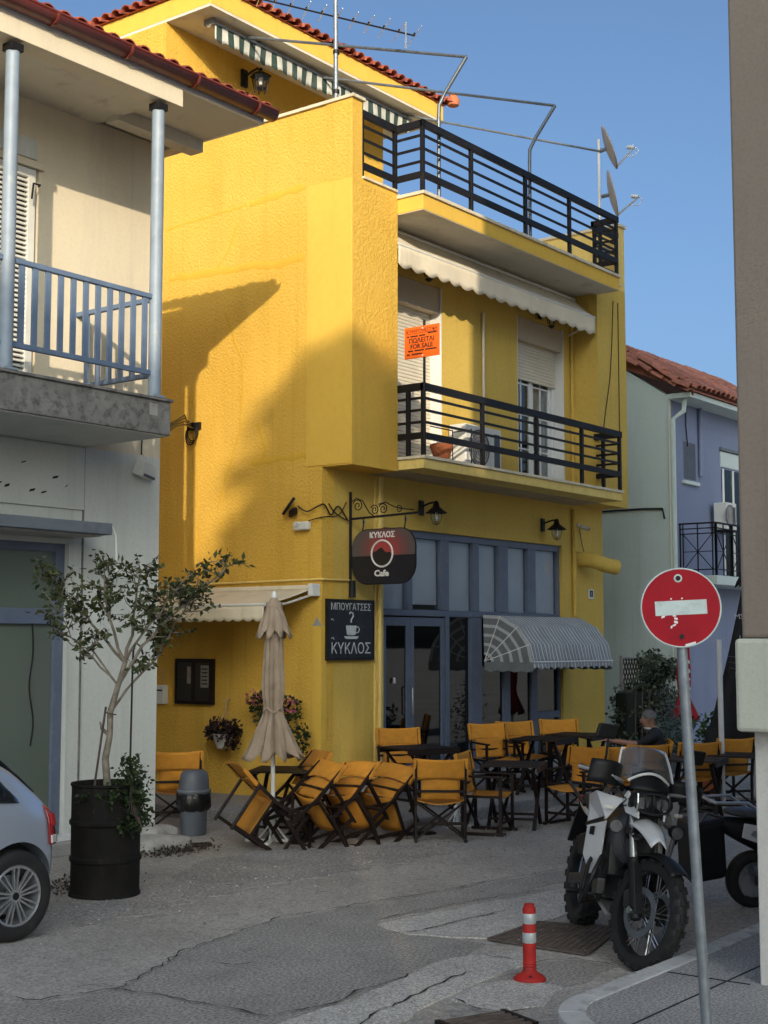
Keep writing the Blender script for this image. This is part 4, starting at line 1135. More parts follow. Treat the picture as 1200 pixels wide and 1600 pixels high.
# corner stones at the foot of the wall
cs = thing('corner_stone', 'rough pale stone block at the foot of the white house corner', 'stone', (-3.3, -0.45, RZ))
def rock(c, s, seed, mat, parent, name):
    rnd = random.Random(seed); bm = bmesh.new(); bmesh.ops.create_icosphere(bm, subdivisions=3, radius=1)
    for v in bm.verts:
        k = 1 + 0.16*math.sin(v.co.x*3.1+seed)*math.cos(v.co.y*2.7+seed*2)+rnd.uniform(-.035, .035)
        q = v.co*k
        q = Vector([math.copysign(abs(a)**0.72, a) for a in q])
        v.co = Vector((q.x*s[0], q.y*s[1], q.z*s[2])) + Vector(c)
    me = bpy.data.meshes.new(name); bm.to_mesh(me); bm.free(); me.materials.append(mat)
    o = bpy.data.objects.new(name, me); link(o, parent); return o
rock((-3.42, -0.66, RZ+0.06), (0.34, 0.24, 0.10), 3, M['stone'], cs, 'block')
rock((-3.30, -0.50, RZ+0.16), (0.24, 0.16, 0.07), 5, M['stone'], cs, 'block')

# wall lamp hanging under the balcony, and loose cables
lp = thing('flood_lamp', 'small white flood lamp hanging on its wire under the balcony slab', 'lamp', (-3.12, 0.0, 3.95))
MB().tube([(-3.12, 0.02, 4.32), (-3.12, 0.03, 4.22), (-3.13, 0.02, 4.05)], 0.008, 6).build('wire', M['iron'], lp)
MB().obox((-3.10, 0.0, 3.93), (0.11, 0.02, -0.02), (-0.02, 0.055, 0.02), (0.015, -0.02, 0.085)).build('housing', M['plastic_white'], lp, bev=0.012)
MB().obox((-3.13, 0.0, 4.04), (0.05, 0.01, -0.02), (-0.01, 0.03, 0.01), (0.01, -0.01, 0.03)).build('bracket', M['plastic_white'], lp, bev=0.006)
MB().obox((-3.085, -0.02, 3.86), (0.085, 0.015, -0.015), (-0.015, 0.045, 0.015), (0.002, -0.003, 0.014)).build('lens', M['plastic_grey'], lp)
cb = thing('cable_bundle', 'loose black cables looped between the white house and the yellow wall', 'cable', (-1.5, 1.0, 4.8))
for k in range(4):
    z0 = 4.14+0.03*k
    MB().tube([(-3.80, -1.05+0.03*k, z0), (-2.6, 0.05, 4.48+0.02*k), (-1.2, 1.3, 4.80+.04*k), (-0.03, 2.30+0.05*k, 4.98+0.05*k)], 0.011, 6).build('cable', M['iron'], cb, smooth=True)
for k in range(3):
    MB().tube([(-0.05-0.02*k, 2.30+0.10*math.cos(a*math.pi/6), 4.93+0.13*math.sin(a*math.pi/6)-0.03*k) for a in range(13)], 0.009, 6).build('loop', M['iron'], cb, smooth=True)
MB().box(-0.05, 0.0, 2.18, 2.42, 4.96, 5.06).build('wall_clip', M['iron'], cb, bev=0.005)
hw_ = MB(); hw_.tube(smooth_path([(-4.50, WY+0.04, 2.20), (-4.49, WY+0.03, 1.9), (-4.53, WY+0.03, 1.55), (-4.47, WY+0.03, 1.2), (-4.50, WY+0.03, 0.95)]), 0.009, 6)
hw_.build('loose_cable', M['iron'], smooth=True, label='dark cable hanging down in front of the green shop glass', cat='cable')
wb = MB(); wb.tube([(-4.05, -0.42, 3.24), (-3.98, -0.46, 3.22), (-3.93, -0.47, 3.12), (-3.90, -0.45, 2.92), (-3.89, -0.44, 2.72)], 0.010, 6)
wb.build('loose_cable', M['white_paint'], smooth=True, label='short white cable end dangling from the grey canopy of the left house', cat='cable')

# ------------------------------------------------------------------ the lilac house down the street
lh = thing('lilac_house', 'lilac house with grey green side wall and old clay tile roof', 'building', (14.0, 2.0, 0))
LX, LY = 11.11, 0.50
w = MB(); w.box(LX+0.25, 20.0, LY, LY+0.25, RZ-0.2, 6.84)
w.build('wall', M['lilac'], lh)
w = MB(); w.add([(LX-0.005, LY-0.02, RZ-0.2), (LX-0.005, 6.5, RZ-0.2), (LX-0.005, 6.5, 7.40), (LX-0.005, 1.35, 7.40), (LX-0.005, LY-0.02, 6.80),
                 (LX+0.25, LY-0.02, RZ-0.2), (LX+0.25, 6.5, RZ-0.2), (LX+0.25, 6.5, 7.40), (LX+0.25, 1.35, 7.40), (LX+0.25, LY-0.02, 6.80)],
                [(0,1,2,3,4),(9,8,7,6,5),(0,4,9,5),(1,6,7,2),(2,7,8,3),(3,8,9,4),(0,5,6,1)])
w.build('side_wall', M['greygreen'], lh)
MB().box(LX+0.0, LX+0.255, LY-0.028, LY-0.0201, RZ, 6.74).build('wall', M['lilac'], lh)
MB().box(LX-0.02, LX+0.09, LY-0.036, LY-0.0285, RZ, 6.74).build('corner_strip', M['pier_low'], lh)
MB().box(LX+0.0, 20, LY-0.50, LY, 6.74, 6.84).build('eave_slab', M['greygreen'], lh, bev=0.006)
rb = MB(); rb.extr([(-0.05, 6.845), (-0.05, 6.87), (1.35, 7.74), (4.6, 6.95), (4.6, 6.88), (1.35, 7.42)], (LX-0.03, 0, 0), (0, 1, 0), (0, 0, 1), (9, 0, 0))
lroof = rb.build('roof', M['tile_old'], lh)
rnd = random.Random(31); pf = math.atan2(0.87, 1.4)
for row in range(6):
    for i in range(22):
        share('roof_tile', tile_old, lroof, (LX+0.10+i*0.225, LY-0.62+row*0.262, 6.90+row*0.163+rnd.uniform(-.008, .014)), (pf+0.03, rnd.uniform(-.06, .06), rnd.uniform(-.06, .06)), (1.08, 1.0, 1.0))
for i in range(26):
    share('ridge_tile', tile_old, lroof, (LX-0.05+i*0.36, 1.36, 7.73+rnd.uniform(-.01, .015)), (0.06, 0, -math.pi/2), (1.3, 1.0, 1.2))
for k in range(6):                                   # broken verge tiles laid over the side wall
    for q in range(2):
        share('verge_tile', tile_old, lroof, (LX-0.05-0.03*q+rnd.uniform(-.03, .03), LY-0.52+k*0.27, 6.90+k*0.170-0.12*q+rnd.uniform(-.015, .015)), (pf+rnd.uniform(-.15, .15), rnd.uniform(-.3, .3), rnd.uniform(-.25, .25)), (1.15, 0.9, 1.1))
for k in range(5):
    share('verge_tile', tile_old, lroof, (LX-0.06+rnd.uniform(-.02, .02), 1.5+k*0.3, 7.62-k*0.07+rnd.uniform(-.02, .02)), (-0.28, rnd.uniform(-.3, .3), rnd.uniform(-.25, .25)), (1.15, 0.9, 1.1))
# small window, big window, gutter pipe
MB().box(11.76, 12.36, LY-0.01, LY+0.02, 5.22, 6.02).build('window_reveal', M['lilac'], lh)
MB().box(11.79, 12.33, LY-0.014, LY-0.005, 5.25, 5.99).build('window_pane', M['plastic_grey'], lh)
MB().box(11.70, 12.42, LY-0.07, LY+0.02, 5.14, 5.21).build('window_sill', M['greygreen'], lh, bev=0.008)
MB().box(13.55, 15.2, LY-0.02, LY+0.02, 5.66, 5.98).build('shutter_box', M['greygreen'], lh, bev=0.006)
MB().box(13.5, 15.25, LY-0.06, LY-0.001, 6.0, 6.06).build('window_head', M['canopy'], lh)
MB().box(13.60, 15.15, LY-0.012, LY-0.002, 3.4, 5.62).build('balcony_window', M['glass_dark'], lh)
for xx in (13.60, 14.10, 14.6, 15.1):
    MB().box(xx, xx+0.07, LY-0.035, LY-0.012, 3.4, 5.62).build('window_frame', M['white_frame'], lh, bev=0.004)
pipe('downpipe', [(11.26, LY-0.30, 6.73), (11.26, LY-0.28, 6.5), (11.19, LY-0.08, 6.35), (11.19, LY-0.07, 0.0)], 0.05, M['greygreen'], lh)
pipe('cable_pipe', [(12.5, LY-0.06, 6.73), (12.5, LY-0.05, 5.35)], 0.045, M['lilac'], lh)
pipe('cable', [(11.9, LY-0.03, 6.73), (11.88, LY-0.03, 6.3), (11.95, LY-0.03, 5.9)], 0.012, M['iron'], lh, 5)
pipe('cable', [(LX-0.03, 2.6, 4.62), (LX-0.03, 1.0, 4.62), (LX-0.03, 0.62, 4.60), (LX-0.03, 0.58, 4.4)], 0.02, M['iron'], lh, 6)
# balcony with a star-pattern railing
MB().box(11.50, 15.4, -0.30, LY-0.001, 3.12, 3.30).build('balcony_slab', M['greygreen'], lh, bev=0.01)
lrail = MB(); bx0, bx1, by0 = 11.55, 15.3, -0.25
for (a, b) in (((bx0, LY), (bx0, by0)), ((bx0, by0), (bx1, by0))):
    lrail.bar((*a, 4.32), (*b, 4.32), 0.045, 0.03)
lr_ = lrail.build('balcony_railing', M['iron'], lh)
def panel(a, b):
    a = Vector(a); b = Vector(b); m = MB()
    for z in (3.42, 4.12, 4.22): m.bar((a.x, a.y, z), (b.x, b.y, z), 0.02)
    for q in (a, b, a.lerp(b, .08), a.lerp(b, .92), a.lerp(b, .5)): m.bar((q.x, q.y, 3.30), (q.x, q.y, 4.31), 0.02)
    p = a.lerp(b, .08); q = a.lerp(b, .92)
    m.bar((p.x, p.y, 3.42), (q.x, q.y, 4.12), 0.014); m.bar((p.x, p.y, 4.12), (q.x, q.y, 3.42), 0.014); m.bar((p.x, p.y, 3.77), (q.x, q.y, 3.77), 0.014)
    m.build('railing_panel', M['iron'], lr_)
panel((bx0, LY-0.02), (bx0, by0))
for k in range(5): panel((bx0+0.75*k, by0), (bx0+0.75*(k+1), by0))

# ------------------------------------------------------------------ the corner building at right, close to the camera
rbld = thing('corner_building', 'beige rendered corner of a tall building filling the right edge', 'building', (-2, -11, 0))
TOP = 14.5
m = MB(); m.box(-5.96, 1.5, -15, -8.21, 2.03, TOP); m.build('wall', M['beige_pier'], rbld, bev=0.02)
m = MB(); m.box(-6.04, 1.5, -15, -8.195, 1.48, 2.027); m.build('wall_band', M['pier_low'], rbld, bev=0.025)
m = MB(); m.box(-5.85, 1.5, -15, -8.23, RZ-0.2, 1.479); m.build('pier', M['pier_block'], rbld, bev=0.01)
for k in range(2):
    for j in range(3):
        xx = -4.5+k*3.6; zz = 4.0+j*3.3
        MB().box(xx, xx+1.4, -8.25, -8.19, zz, zz+1.9).build('window', M['glass_dark'], rbld)
        for q in ((xx-0.06, xx+0.02, zz-0.06, zz+1.96), (xx+1.38, xx+1.46, zz-0.06, zz+1.96), (xx+0.02, xx+1.38, zz+1.88, zz+1.96), (xx-0.1, xx+1.5, zz-0.1, zz-0.06)):
            MB().box(q[0], q[1], -8.26, -8.15, q[2], q[3]).build('window_frame', M['white_frame'], rbld)
MB().box(-6.25, 1.7, -15.2, -8.0, TOP, TOP+0.25).build('cornice', M['coping'], rbld, bev=0.02)

# ------------------------------------------------------------------ the far side of the crossing, behind the camera: it shades the street
HD = math.atan2(1.0, 1.15)
def at_sun(ys, t):                       # plan position on the line of the light, t metres short of the cafe's side wall
    return Vector((-1.15*t, ys-t, 0))
lat = Vector((math.sin(HD), -math.cos(HD), 0)); dep = Vector((math.cos(HD), math.sin(HD), 0))
def back_block(name, label, ys0, ys1, t, h, depth, roof=None):
    a = at_sun(ys0, t); b = at_sun(ys1, t)
    pa = a.dot(lat); pb = b.dot(lat); pd = min(a.dot(dep), b.dot(dep))
    lo, hi = min(pa, pb), max(pa, pb)
    th = thing(name, label, 'building', tuple(lat*((lo+hi)/2) + dep*(pd-depth/2)))
    c = lat*((lo+hi)/2) + dep*(pd-depth/2)
    MB().obox(c+Vector((0, 0, (h+RZ)/2)), lat*((hi-lo)/2), dep*(depth/2), Vector((0, 0, (h-RZ)/2))).build('wall', M['facade_back'], th)
    if roof:
        MB().extr([(lo-0.3, h), (hi+0.3, h), (lo+(hi-lo)*roof[0], h+roof[1])], dep*(pd), lat, (0, 0, 1), dep*(-depth)).build('roof', M['tile'], th)
    for i in range(int((hi-lo)//3.2)):
        for j in range(int(h//3.2)):
            cc = lat*(lo+1.6+3.2*i) + dep*(pd+0.01) + Vector((0, 0, 1.6+3.2*j))
            MB().obox(cc, lat*0.55, dep*0.03, Vector((0, 0, 0.8))).build('window', M['glass_dark'], th)
    return th
back_block('apartment_block', 'sandy apartment block across the crossing behind the photographer', -0.4, 16.0, 30.0, 3.65+15.9, 12)
back_block('gabled_house', 'gabled sandy house across the crossing behind the photographer', -2.35, -0.5, 29.0, 5.3+15.37, 10, roof=(0.5, 1.3))
back_block('town_house', 'flat roofed town house across the crossing behind the photographer', -9.0, -2.36, 29.5, 7.0+15.6, 10)

# ------------------------------------------------------------------ fixtures on the yellow building
# satellite dishes on a mast at the right end of the terrace
def dish(name, label, c, n, r, armdir):
    """offset dish at c facing n with its feed arm"""
    t = thing(name, label, 'satellite dish', tuple(c), 'satellite dishes on the terrace corner')
    c = Vector(c); n = Vector(n).normalized(); u = n.cross(Vector((0,0,1))).normalized(); v = u.cross(n).normalized()
    m = MB(); rings = 7; seg = 28; vs = [c]; fs = []
    for i in range(1, rings+1):
        q = i/rings
        for k in range(seg):
            a = 2*math.pi*k/seg
            vs.append(c + u*(r*q*math.cos(a)) + v*(r*1.08*q*math.sin(a)) + n*(0.16*r*q*q))
    for k in range(seg): fs.append((0, 1+k, 1+(k+1) % seg))
    for i in range(rings-1):
        for k in range(seg):
            fs.append((1+i*seg+k, 1+i*seg+(k+1) % seg, 1+(i+1)*seg+(k+1) % seg, 1+(i+1)*seg+k))
    m.add(vs, fs).build('reflector', M['dish'], t, smooth=True, thick=0.012)
    foot = c - v*(r*1.0) + n*(0.15*r); tip = c + n*(r*1.25) - v*(r*0.42)
    MB().tube([foot, tip], 0.018, 8).build('feed_arm', M['alu'], t)
    MB().cyl(tip - n*0.02, tip + (c-tip).normalized()*0.13, 0.042, 0.03, n=10).build('receiver', M['plastic_white'], t, smooth=True)
    MB().tube([tip, tip+n*0.05-v*.08, tip-n*.05-v*.14, tip-n*.2-v*.10], 0.008, 6).build('lead', M['letter_white'], t, smooth=True)
    MB().tube([c-n*0.01, c-n*0.14], 0.035, 8).build('mount', M['galv'], t)
    return t
mast = thing('dish_mast', 'white pole behind the terrace railing that carries two dishes', 'mast', (6.95, -0.30, 8.05))
MB().cyl((6.90, -0.36, 8.05), (6.90, -0.36, 10.55), 0.024, n=10).build('pole', M['white_paint'], mast, smooth=True)
MB().box(6.86, 7.2, -0.40, -0.32, 8.6, 8.68).build('wall_bracket', M['galv'], mast)
dish('satellite_dish', 'upper satellite dish on the white pole, seen almost edge on', (7.06, -0.42, 10.42), (0.50, -0.86, 0.36), 0.36, 1)
dish('satellite_dish', 'lower satellite dish behind the end of the terrace railing', (7.10, -0.44, 9.62), (0.50, -0.86, 0.22), 0.38, 1)
# frame of steel tubes above the terrace
fr = thing('tube_frame', 'bent grey steel tubes rising above the terrace railing', 'frame', (3.0, 1.0, 8.05))
def bent(x, zb, y0, back):
    MB().tube([(x, -0.84, 8.01), (x, -0.84, zb-0.25), (x+0.01, -0.84, zb-0.05), (x+0.03, -0.93, zb+0.12), (x+0.12, -1.22, zb+0.58)], 0.026, 10).build('upright', M['steel_pole'], fr, smooth=True)
    MB().tube([(x+0.12, -1.22, zb+0.58), back], 0.022, 8).build('top_tube', M['steel_pole'], fr, smooth=True)
bent(1.46, 9.40, -0.85, (0.98, 2.40, 11.02))
bent(3.84, 9.45, -0.85, (2.75, 2.40, 10.98))
MB().tube([(6.90, -0.40, 10.33), (5.0, 2.40, 11.05)], 0.02, 8).build('cross_tube', M['steel_pole'], fr, smooth=True)
# aerial on a tall mast at the parapet corner
an = thing('tv_aerial', 'comb shaped television aerial on a tall mast at the parapet corner', 'aerial', (0.30, 0.05, 8.05))
MB().cyl((0.30, 0.02, 8.05), (0.26, 0.02, 11.6), 0.030, n=10).build('mast', M['galv'], an, smooth=True)
MB().cyl((0.36, 0.10, 8.05), (0.33, 0.08, 11.6), 0.018, n=8).build('stay', M['galv'], an, smooth=True)
b0 = Vector((-0.55, 0.95, 10.68)); b1 = Vector((1.30, -0.55, 10.36))
MB().tube([b0, b1], 0.012, 6).build('boom', M['iron'], an)
cr = Vector((0.63, 0.77, 0.05)).normalized()
for k in range(12):
    p = b0.lerp(b1, k/11); L = 0.26+0.11*math.sin(k*0.9)*0+0.02*k*0.5
    MB().tube([p-cr*L, p+cr*L], 0.006, 5).build('element', M['alu'], an)
    MB().box(p.x-.012, p.x+.012, p.y-.012, p.y+.012, p.z, p.z+0.04).build('clip', M['iron'], an)
q = b1-Vector((0.10, -0.08, 0))
MB().tube([q+Vector((0,0,0.16)), q-Vector((0,0,0.20))], 0.014, 6).build('reflector', M['alu'], an)
for z in (9.35, 9.9): MB().cyl((0.29, 0.02, z), (0.29, 0.02, z+0.05), 0.045, n=10).build('clamp', M['iron'], an)

# lanterns
def lantern(name, label, p, out, group, drop=0.16, barn=True, s=1.0):
    """bracket lantern fixed at p on a wall whose outward normal is out"""
    t = thing(name, label, 'lantern', tuple(p), group)
    p = Vector(p); o = Vector(out).normalized(); up = Vector((0,0,1)); side = o.cross(up)
    MB().obox(p+o*0.015*s, side*0.05*s, o*0.018*s, up*0.105*s).build('back_plate', M['iron'], t, bev=0.012*s)
    pts = [p+o*0.03*s+up*0.02*s, p+o*0.12*s+up*0.05*s, p+o*0.22*s+up*0.07*s, p+o*0.27*s+up*0.02*s, p+o*0.27*s-up*0.03*s]
    MB().tube(pts, 0.014*s, 8).build('arm', M['iron'], t, smooth=True)
    c = p+o*0.27*s-up*0.03*s
    if barn:
        MB().lathe([(0.012, 0.12), (0.035, 0.10), (0.05, 0.03), (0.13, -0.035), (0.155, -0.05), (0.15, -0.058), (0.11, -0.04), (0.0, -0.03)], c, 18, s, s).build('shade', M['iron'], t, smooth=True)
        MB().lathe([(0.065, -0.045), (0.072, -0.10), (0.066, -0.16), (0.04, -0.205), (0.0, -0.215)], c, 14, s, s).build('globe', M['glass'], t, smooth=True)
        MB().lathe([(0.018, -0.045), (0.022, -0.09), (0.028, -0.13), (0.015, -0.165), (0.0, -0.17)], c, 10, s, s).build('bulb', M['bulb'], t, smooth=True)
        for k in range(4):
            a = k*math.pi/2+.4
            MB().tube([c+Vector((math.cos(a)*.075*s, math.sin(a)*.075*s, -0.05*s)), c+Vector((math.cos(a)*.08*s, math.sin(a)*.08*s, -0.11*s)), c+Vector((math.cos(a)*.05*s, math.sin(a)*.05*s, -0.20*s)), c+Vector((0, 0, -0.225*s))], 0.004*s, 5).build('cage_wire', M['iron'], t)
    else:
        MB().lathe([(0.0, 0.13), (0.02, 0.12), (0.02, 0.08), (0.12, 0.0), (0.125, -0.02), (0.105, -0.02)], c, 6, s, s).build('roof', M['iron'], t)
        MB().lathe([(0.10, -0.02), (0.065, -0.20)], c, 6, s, s).build('glazing', M['glass'], t)
        MB().lathe([(0.02, -0.03), (0.03, -0.09), (0.02, -0.15), (0.0, -0.16)], c, 8, s, s).build('bulb', M['bulb'], t, smooth=True)
        MB().lathe([(0.07, -0.20), (0.05, -0.225), (0.0, -0.25)], c, 6, s, s).build('base', M['iron'], t)
        for k in range(6):
            a = k*math.pi/3
            MB().tube([c+Vector((math.cos(a)*.102*s, math.sin(a)*.102*s, -0.02*s)), c+Vector((math.cos(a)*.067*s, math.sin(a)*.067*s, -0.20*s))], 0.007*s, 5).build('glazing_bar', M['iron'], t)
    return t
g_ = 'black wall lanterns of the cafe building'
lantern('wall_lantern', 'black lantern with round hood above the cafe door, beside the hanging sign', (2.18, 0, 3.90), (0,-1,0), g_)
lantern('wall_lantern', 'black lantern with round hood above the right end of the cafe windows', (5.50, 0, 3.88), (0,-1,0), g_)
lantern('wall_lantern', 'small black lantern under the left end of the balcony awning', (2.05, -0.02, 7.36), (0,-1,0), g_, barn=False, s=0.85)
lantern('wall_lantern', 'small black lantern under the right half of the balcony awning', (5.45, -0.02, 7.30), (0,-1,0), g_, barn=False, s=0.85)
lantern('wall_lantern', 'black lantern on the top storey wall above the red gutter', (1.66, 3.0, 10.74), (0,-1,0), g_, barn=False, s=1.35)

# hanging cafe sign on its scrolled bracket
br = thing('sign_bracket', 'black scrolled iron bracket on the cafe corner', 'bracket', (0.57, -0.02, 3.6))
MB().box(0.555, 0.585, -0.035, -0.005, 2.82, 3.99).build('wall_bar', M['iron'], br, bev=0.003)
MB().bar((0.57, -0.03, 3.63), (0.57, -1.16, 3.66), 0.022, 0.028).build('arm', M['iron'], br)
def scroll(c, r, turns, start, sgn=1, n=26):
    return [Vector((0.57, c[0]+sgn*r*(1-0.8*i/n)*math.cos(start+turns*2*math.pi*i/n), c[1]+r*(1-0.8*i/n)*math.sin(start+turns*2*math.pi*i/n))) for i in range(n+1)]
for c, r in (((-0.14, 3.80), 0.085), ((-0.42, 3.73), 0.07), ((-0.56, 3.735), 0.075), ((-0.82, 3.72), 0.05)):
    MB().tube(scroll(c, r, 1.6, 0.4), 0.007, 6).build('scroll', M['iron'], br, smooth=True)
MB().tube([(0.57, -0.04, 3.86), (0.57, -0.12, 3.90), (0.57, -0.22, 3.86), (0.57, -0.33, 3.70), (0.57, -0.40, 3.66)], 0.008, 6).build('brace', M['iron'], br, smooth=True)
MB().tube([(0.57, -0.48, 3.80), (0.57, -0.60, 3.82), (0.57, -0.75, 3.75), (0.57, -0.95, 3.71), (0.57, -1.05, 3.70)], 0.008, 6).build('brace', M['iron'], br, smooth=True)
for yy in (-0.24, -0.92):
    MB().tube([(0.57, yy, 3.63), (0.57, yy, 3.56), (0.57, yy+0.015, 3.48), (0.57, yy, 3.38)], 0.009, 6).build('hanger', M['iron'], br)
    MB().tube([(0.57, yy+0.022*math.cos(a), 3.58+0.022*math.sin(a)) for a in [k*math.pi/5 for k in range(11)]], 0.006, 5).build('ring', M['galv'], br)
cs_ = thing('hanging_sign', 'rounded black and red hanging cafe sign with white ring emblem', 'sign', (0.57, -0.58, 2.78))
def rr(y0, y1, z0, z1, r, n=8, only=None):
    pts = []
    for cx, cy, a0 in ((y1-r, z1-r, 0), (y0+r, z1-r, 90), (y0+r, z0+r, 180), (y1-r, z0+r, 270)):
        for k in range(n+1):
            a = R(a0+90*k/n); pts.append((cx+r*math.cos(a), cy+r*math.sin(a)))
    return pts
full = rr(-1.08, -0.06, 2.77, 3.47, 0.24)
top = [p for p in full if p[1] >= 3.13]; low = [p for p in full if p[1] <= 3.13]
def sun_glow():
    m, nt, b = new_mat('sign_red_glow_print')
    co = co_of(nt)
    mp = ND(nt, 'ShaderNodeMapping'); mp.inputs['Location'].default_value = (-0.0, 0.60*2.2, -3.22*2.9); mp.inputs['Scale'].default_value = (0.0, 2.2, 2.9)
    nt.links.new(co, mp.inputs['Vector'])
    gq = ND(nt, 'ShaderNodeTexGradient', gradient_type='SPHERICAL'); nt.links.new(mp.outputs[0], gq.inputs[0])
    c = ramp(nt, gq.outputs['Fac'], [(0.0, (0.085, 0.075, 0.075)), (0.35, (0.16, 0.06, 0.06)), (0.75, (0.36, 0.05, 0.05))])
    nt.links.new(c, b.inputs['Base Color']); b.inputs['Roughness'].default_value = 0.45
    return m
M['sign_glow'] = sun_glow()
MB().extr([(-0.06, 3.131)] + sorted([p for p in top if p[0] > -0.5], key=lambda p: p[1]) + sorted([p for p in top if p[0] <= -0.5], key=lambda p: -p[1]) + [(-1.08, 3.131)], (0.555, 0, 0), (0,1,0), (0,0,1), (0.03,0,0)).build('upper_panel', M['sign_glow'], cs_)
MB().extr([(-1.08, 3.129)] + sorted([p for p in low if p[0] <= -0.5], key=lambda p: -p[1]) + sorted([p for p in low if p[0] > -0.5], key=lambda p: p[1]) + [(-0.06, 3.129)], (0.555, 0, 0), (0,1,0), (0,0,1), (0.03,0,0)).build('lower_panel', M['sign_navy'], cs_)
MB().tube([(0.57, y, z) for y, z in full], 0.014, 6, closed=True).build('rim', M['iron'], cs_)
rc = (-0.555, 3.155)
MB().tube([(0.552, rc[0]+0.17*math.cos(k*math.pi/20), rc[1]+0.17*math.sin(k*math.pi/20)) for k in range(40)], 0.013, 6, closed=True).build('ring', M['letter_white'], cs_, smooth=True)
dk = [(-0.555+0.16*math.cos(a), 3.155+0.16*math.sin(a)) for a in [math.pi+k*math.pi/16 for k in range(17)]]
mt = [(-0.40, 3.16), (-0.44, 3.175), (-0.47, 3.165), (-0.505, 3.185), (-0.53, 3.215), (-0.555, 3.235), (-0.58, 3.225), (-0.61, 3.21), (-0.64, 3.19), (-0.67, 3.185), (-0.70, 3.165)]
mt = [(-0.70+(-0.40-y), z) for y, z in mt][::-1]
MB().extr(dk[::1] + [(y, z) for y, z in sorted(mt, key=lambda p: -p[0])], (0.5505, 0, 0), (0,1,0), (0,0,1), (0.004,0,0)).build('mountain', M['letter_black'], cs_)
text_mesh('ΚΥΚΛΟΣ', 0.10, M['letter_white'], cs_, (0.553, -0.555, 3.365), (0,-1,0), (0,0,1), bold=0.003)
text_mesh('Cafe', 0.11, M['letter_white'], cs_, (0.553, -0.545, 2.865), (0,-1,0), (0,0,1), bold=0.004, sx=1.15)
# chalkboard on the corner
bd = thing('chalkboard', 'black menu board with chalk coffee cup on the cafe corner', 'sign', (0.55, -0.02, 1.81))
MB().box(0.08, 1.02, -0.05, -0.015, 1.81, 2.54).build('panel', M['board'], bd, bev=0.004)
for q in ((0.06, 1.04, 2.54, 2.57), (0.06, 1.04, 1.78, 1.81), (0.06, 0.08, 1.81, 2.54), (1.02, 1.04, 1.81, 2.54)):
    MB().box(q[0], q[1], -0.056, -0.012, q[2], q[3]).build('frame', M['iron'], bd)
text_mesh('ΜΠΟΥΓΑΤΣΕΣ', 0.125, M['chalk'], bd, (0.55, -0.052, 2.43), (1,0,0), (0,0,1), depth=0.001, sx=0.98)
text_mesh('ΚΥΚΛΟΣ', 0.20, M['chalk'], bd, (0.55, -0.052, 1.865), (1,0,0), (0,0,1), depth=0.001, sx=1.02)
yq = -0.0525
MB().extr([(0.44, 2.23), (0.66, 2.23), (0.645, 2.12), (0.61, 2.105), (0.49, 2.105), (0.455, 2.12)], (0, yq, 0), (1,0,0), (0,0,1), (0,0.002,0)).build('chalk_cup', M['chalk'], bd)
MB().extr([(0.40, 2.09), (0.71, 2.09), (0.67, 2.055), (0.44, 2.055)], (0, yq, 0), (1,0,0), (0,0,1), (0,0.002,0)).build('chalk_saucer', M['chalk'], bd)
MB().tube([(0.65, yq, 2.215), (0.70, yq, 2.21), (0.72, yq, 2.18), (0.70, yq, 2.145), (0.65, yq, 2.135)], 0.007, 5).build('chalk_handle', M['chalk'], bd)
MB().tube([(0.545, yq, 2.27), (0.55, yq, 2.31), (0.59, yq, 2.35), (0.58, yq, 2.395), (0.53, yq, 2.405), (0.51, yq, 2.38)], 0.010, 5).build('chalk_steam', M['chalk'], bd)
for (xx, zz) in ((0.16, 2.30), (0.17, 2.06)):
    MB().tube([(xx-.03, yq, zz), (xx, yq, zz+.015), (xx+.025, yq, zz-.01)], 0.006, 5).build('chalk_mark', M['chalk'], bd)
ld = thing('spot_lamp', 'small black spot lamp between the hanging sign and the chalkboard', 'lamp', (0.56, -0.05, 2.7))
MB().cyl((0.56, -0.06, 2.60), (0.56, -0.06, 2.82), 0.05, 0.045, n=12).build('housing', M['iron'], ld, smooth=True)
MB().tube([(0.56, -0.02, 2.72), (0.50, -0.06, 2.72)], 0.012, 6).build('bracket', M['iron'], ld)
# flood lamp and its cable on the sunlit wall
fl = thing('flood_lamp', 'black flood lamp tilted on the yellow side wall with a trailing cable', 'lamp', (-0.05, 0.45, 3.75))
MB().obox((-0.10, 0.48, 3.78), (0.03, 0.085, -0.06), (0.05, 0.0, 0.05), (-0.012, 0.012, 0.01)).build('housing', M['iron'], fl, bev=0.006)
MB().obox((-0.06, 0.44, 3.70), (0.02, 0.07, -0.02), (0.03, 0.0, 0.0), (0, 0, 0.045)).build('body', M['wood'], fl, bev=0.01)
MB().tube(smooth_path([(-0.06, 0.36, 3.78), (-0.06, 0.20, 3.70), (-0.05, 0.02, 3.76), (0.02, -0.03, 3.78), (0.15, -0.03, 3.66), (0.30, -0.03, 3.78), (0.50, -0.02, 3.62)]), 0.010, 6).build('cable', M['iron'], fl, smooth=True)
MB().tube(smooth_path([(0.10, -0.03, 3.80), (0.22, -0.03, 3.70), (0.36, -0.03, 3.64), (0.54, -0.03, 3.60)]), 0.008, 6).build('cable', M['iron'], fl, smooth=True)
wc = thing('junction_box', 'white junction box under the black flood lamp', 'junction box', (-0.05, 0.30, 3.5))
MB().box(-0.09, -0.002, 0.17, 0.42, 3.46, 3.57).build('box', M['plastic_white'], wc, bev=0.02)
MB().cyl((-0.13, 0.33, 3.54), (-0.09, 0.33, 3.54), 0.03, n=12).build('knob', M['plastic_white'], wc)
MB().tube(smooth_path([(-0.05, 0.18, 3.58), (0.0, -0.03, 3.62), (0.30, -0.03, 3.66), (0.48, -0.02, 3.85)]), 0.007, 6).build('cable', M['iron'], wc, smooth=True)
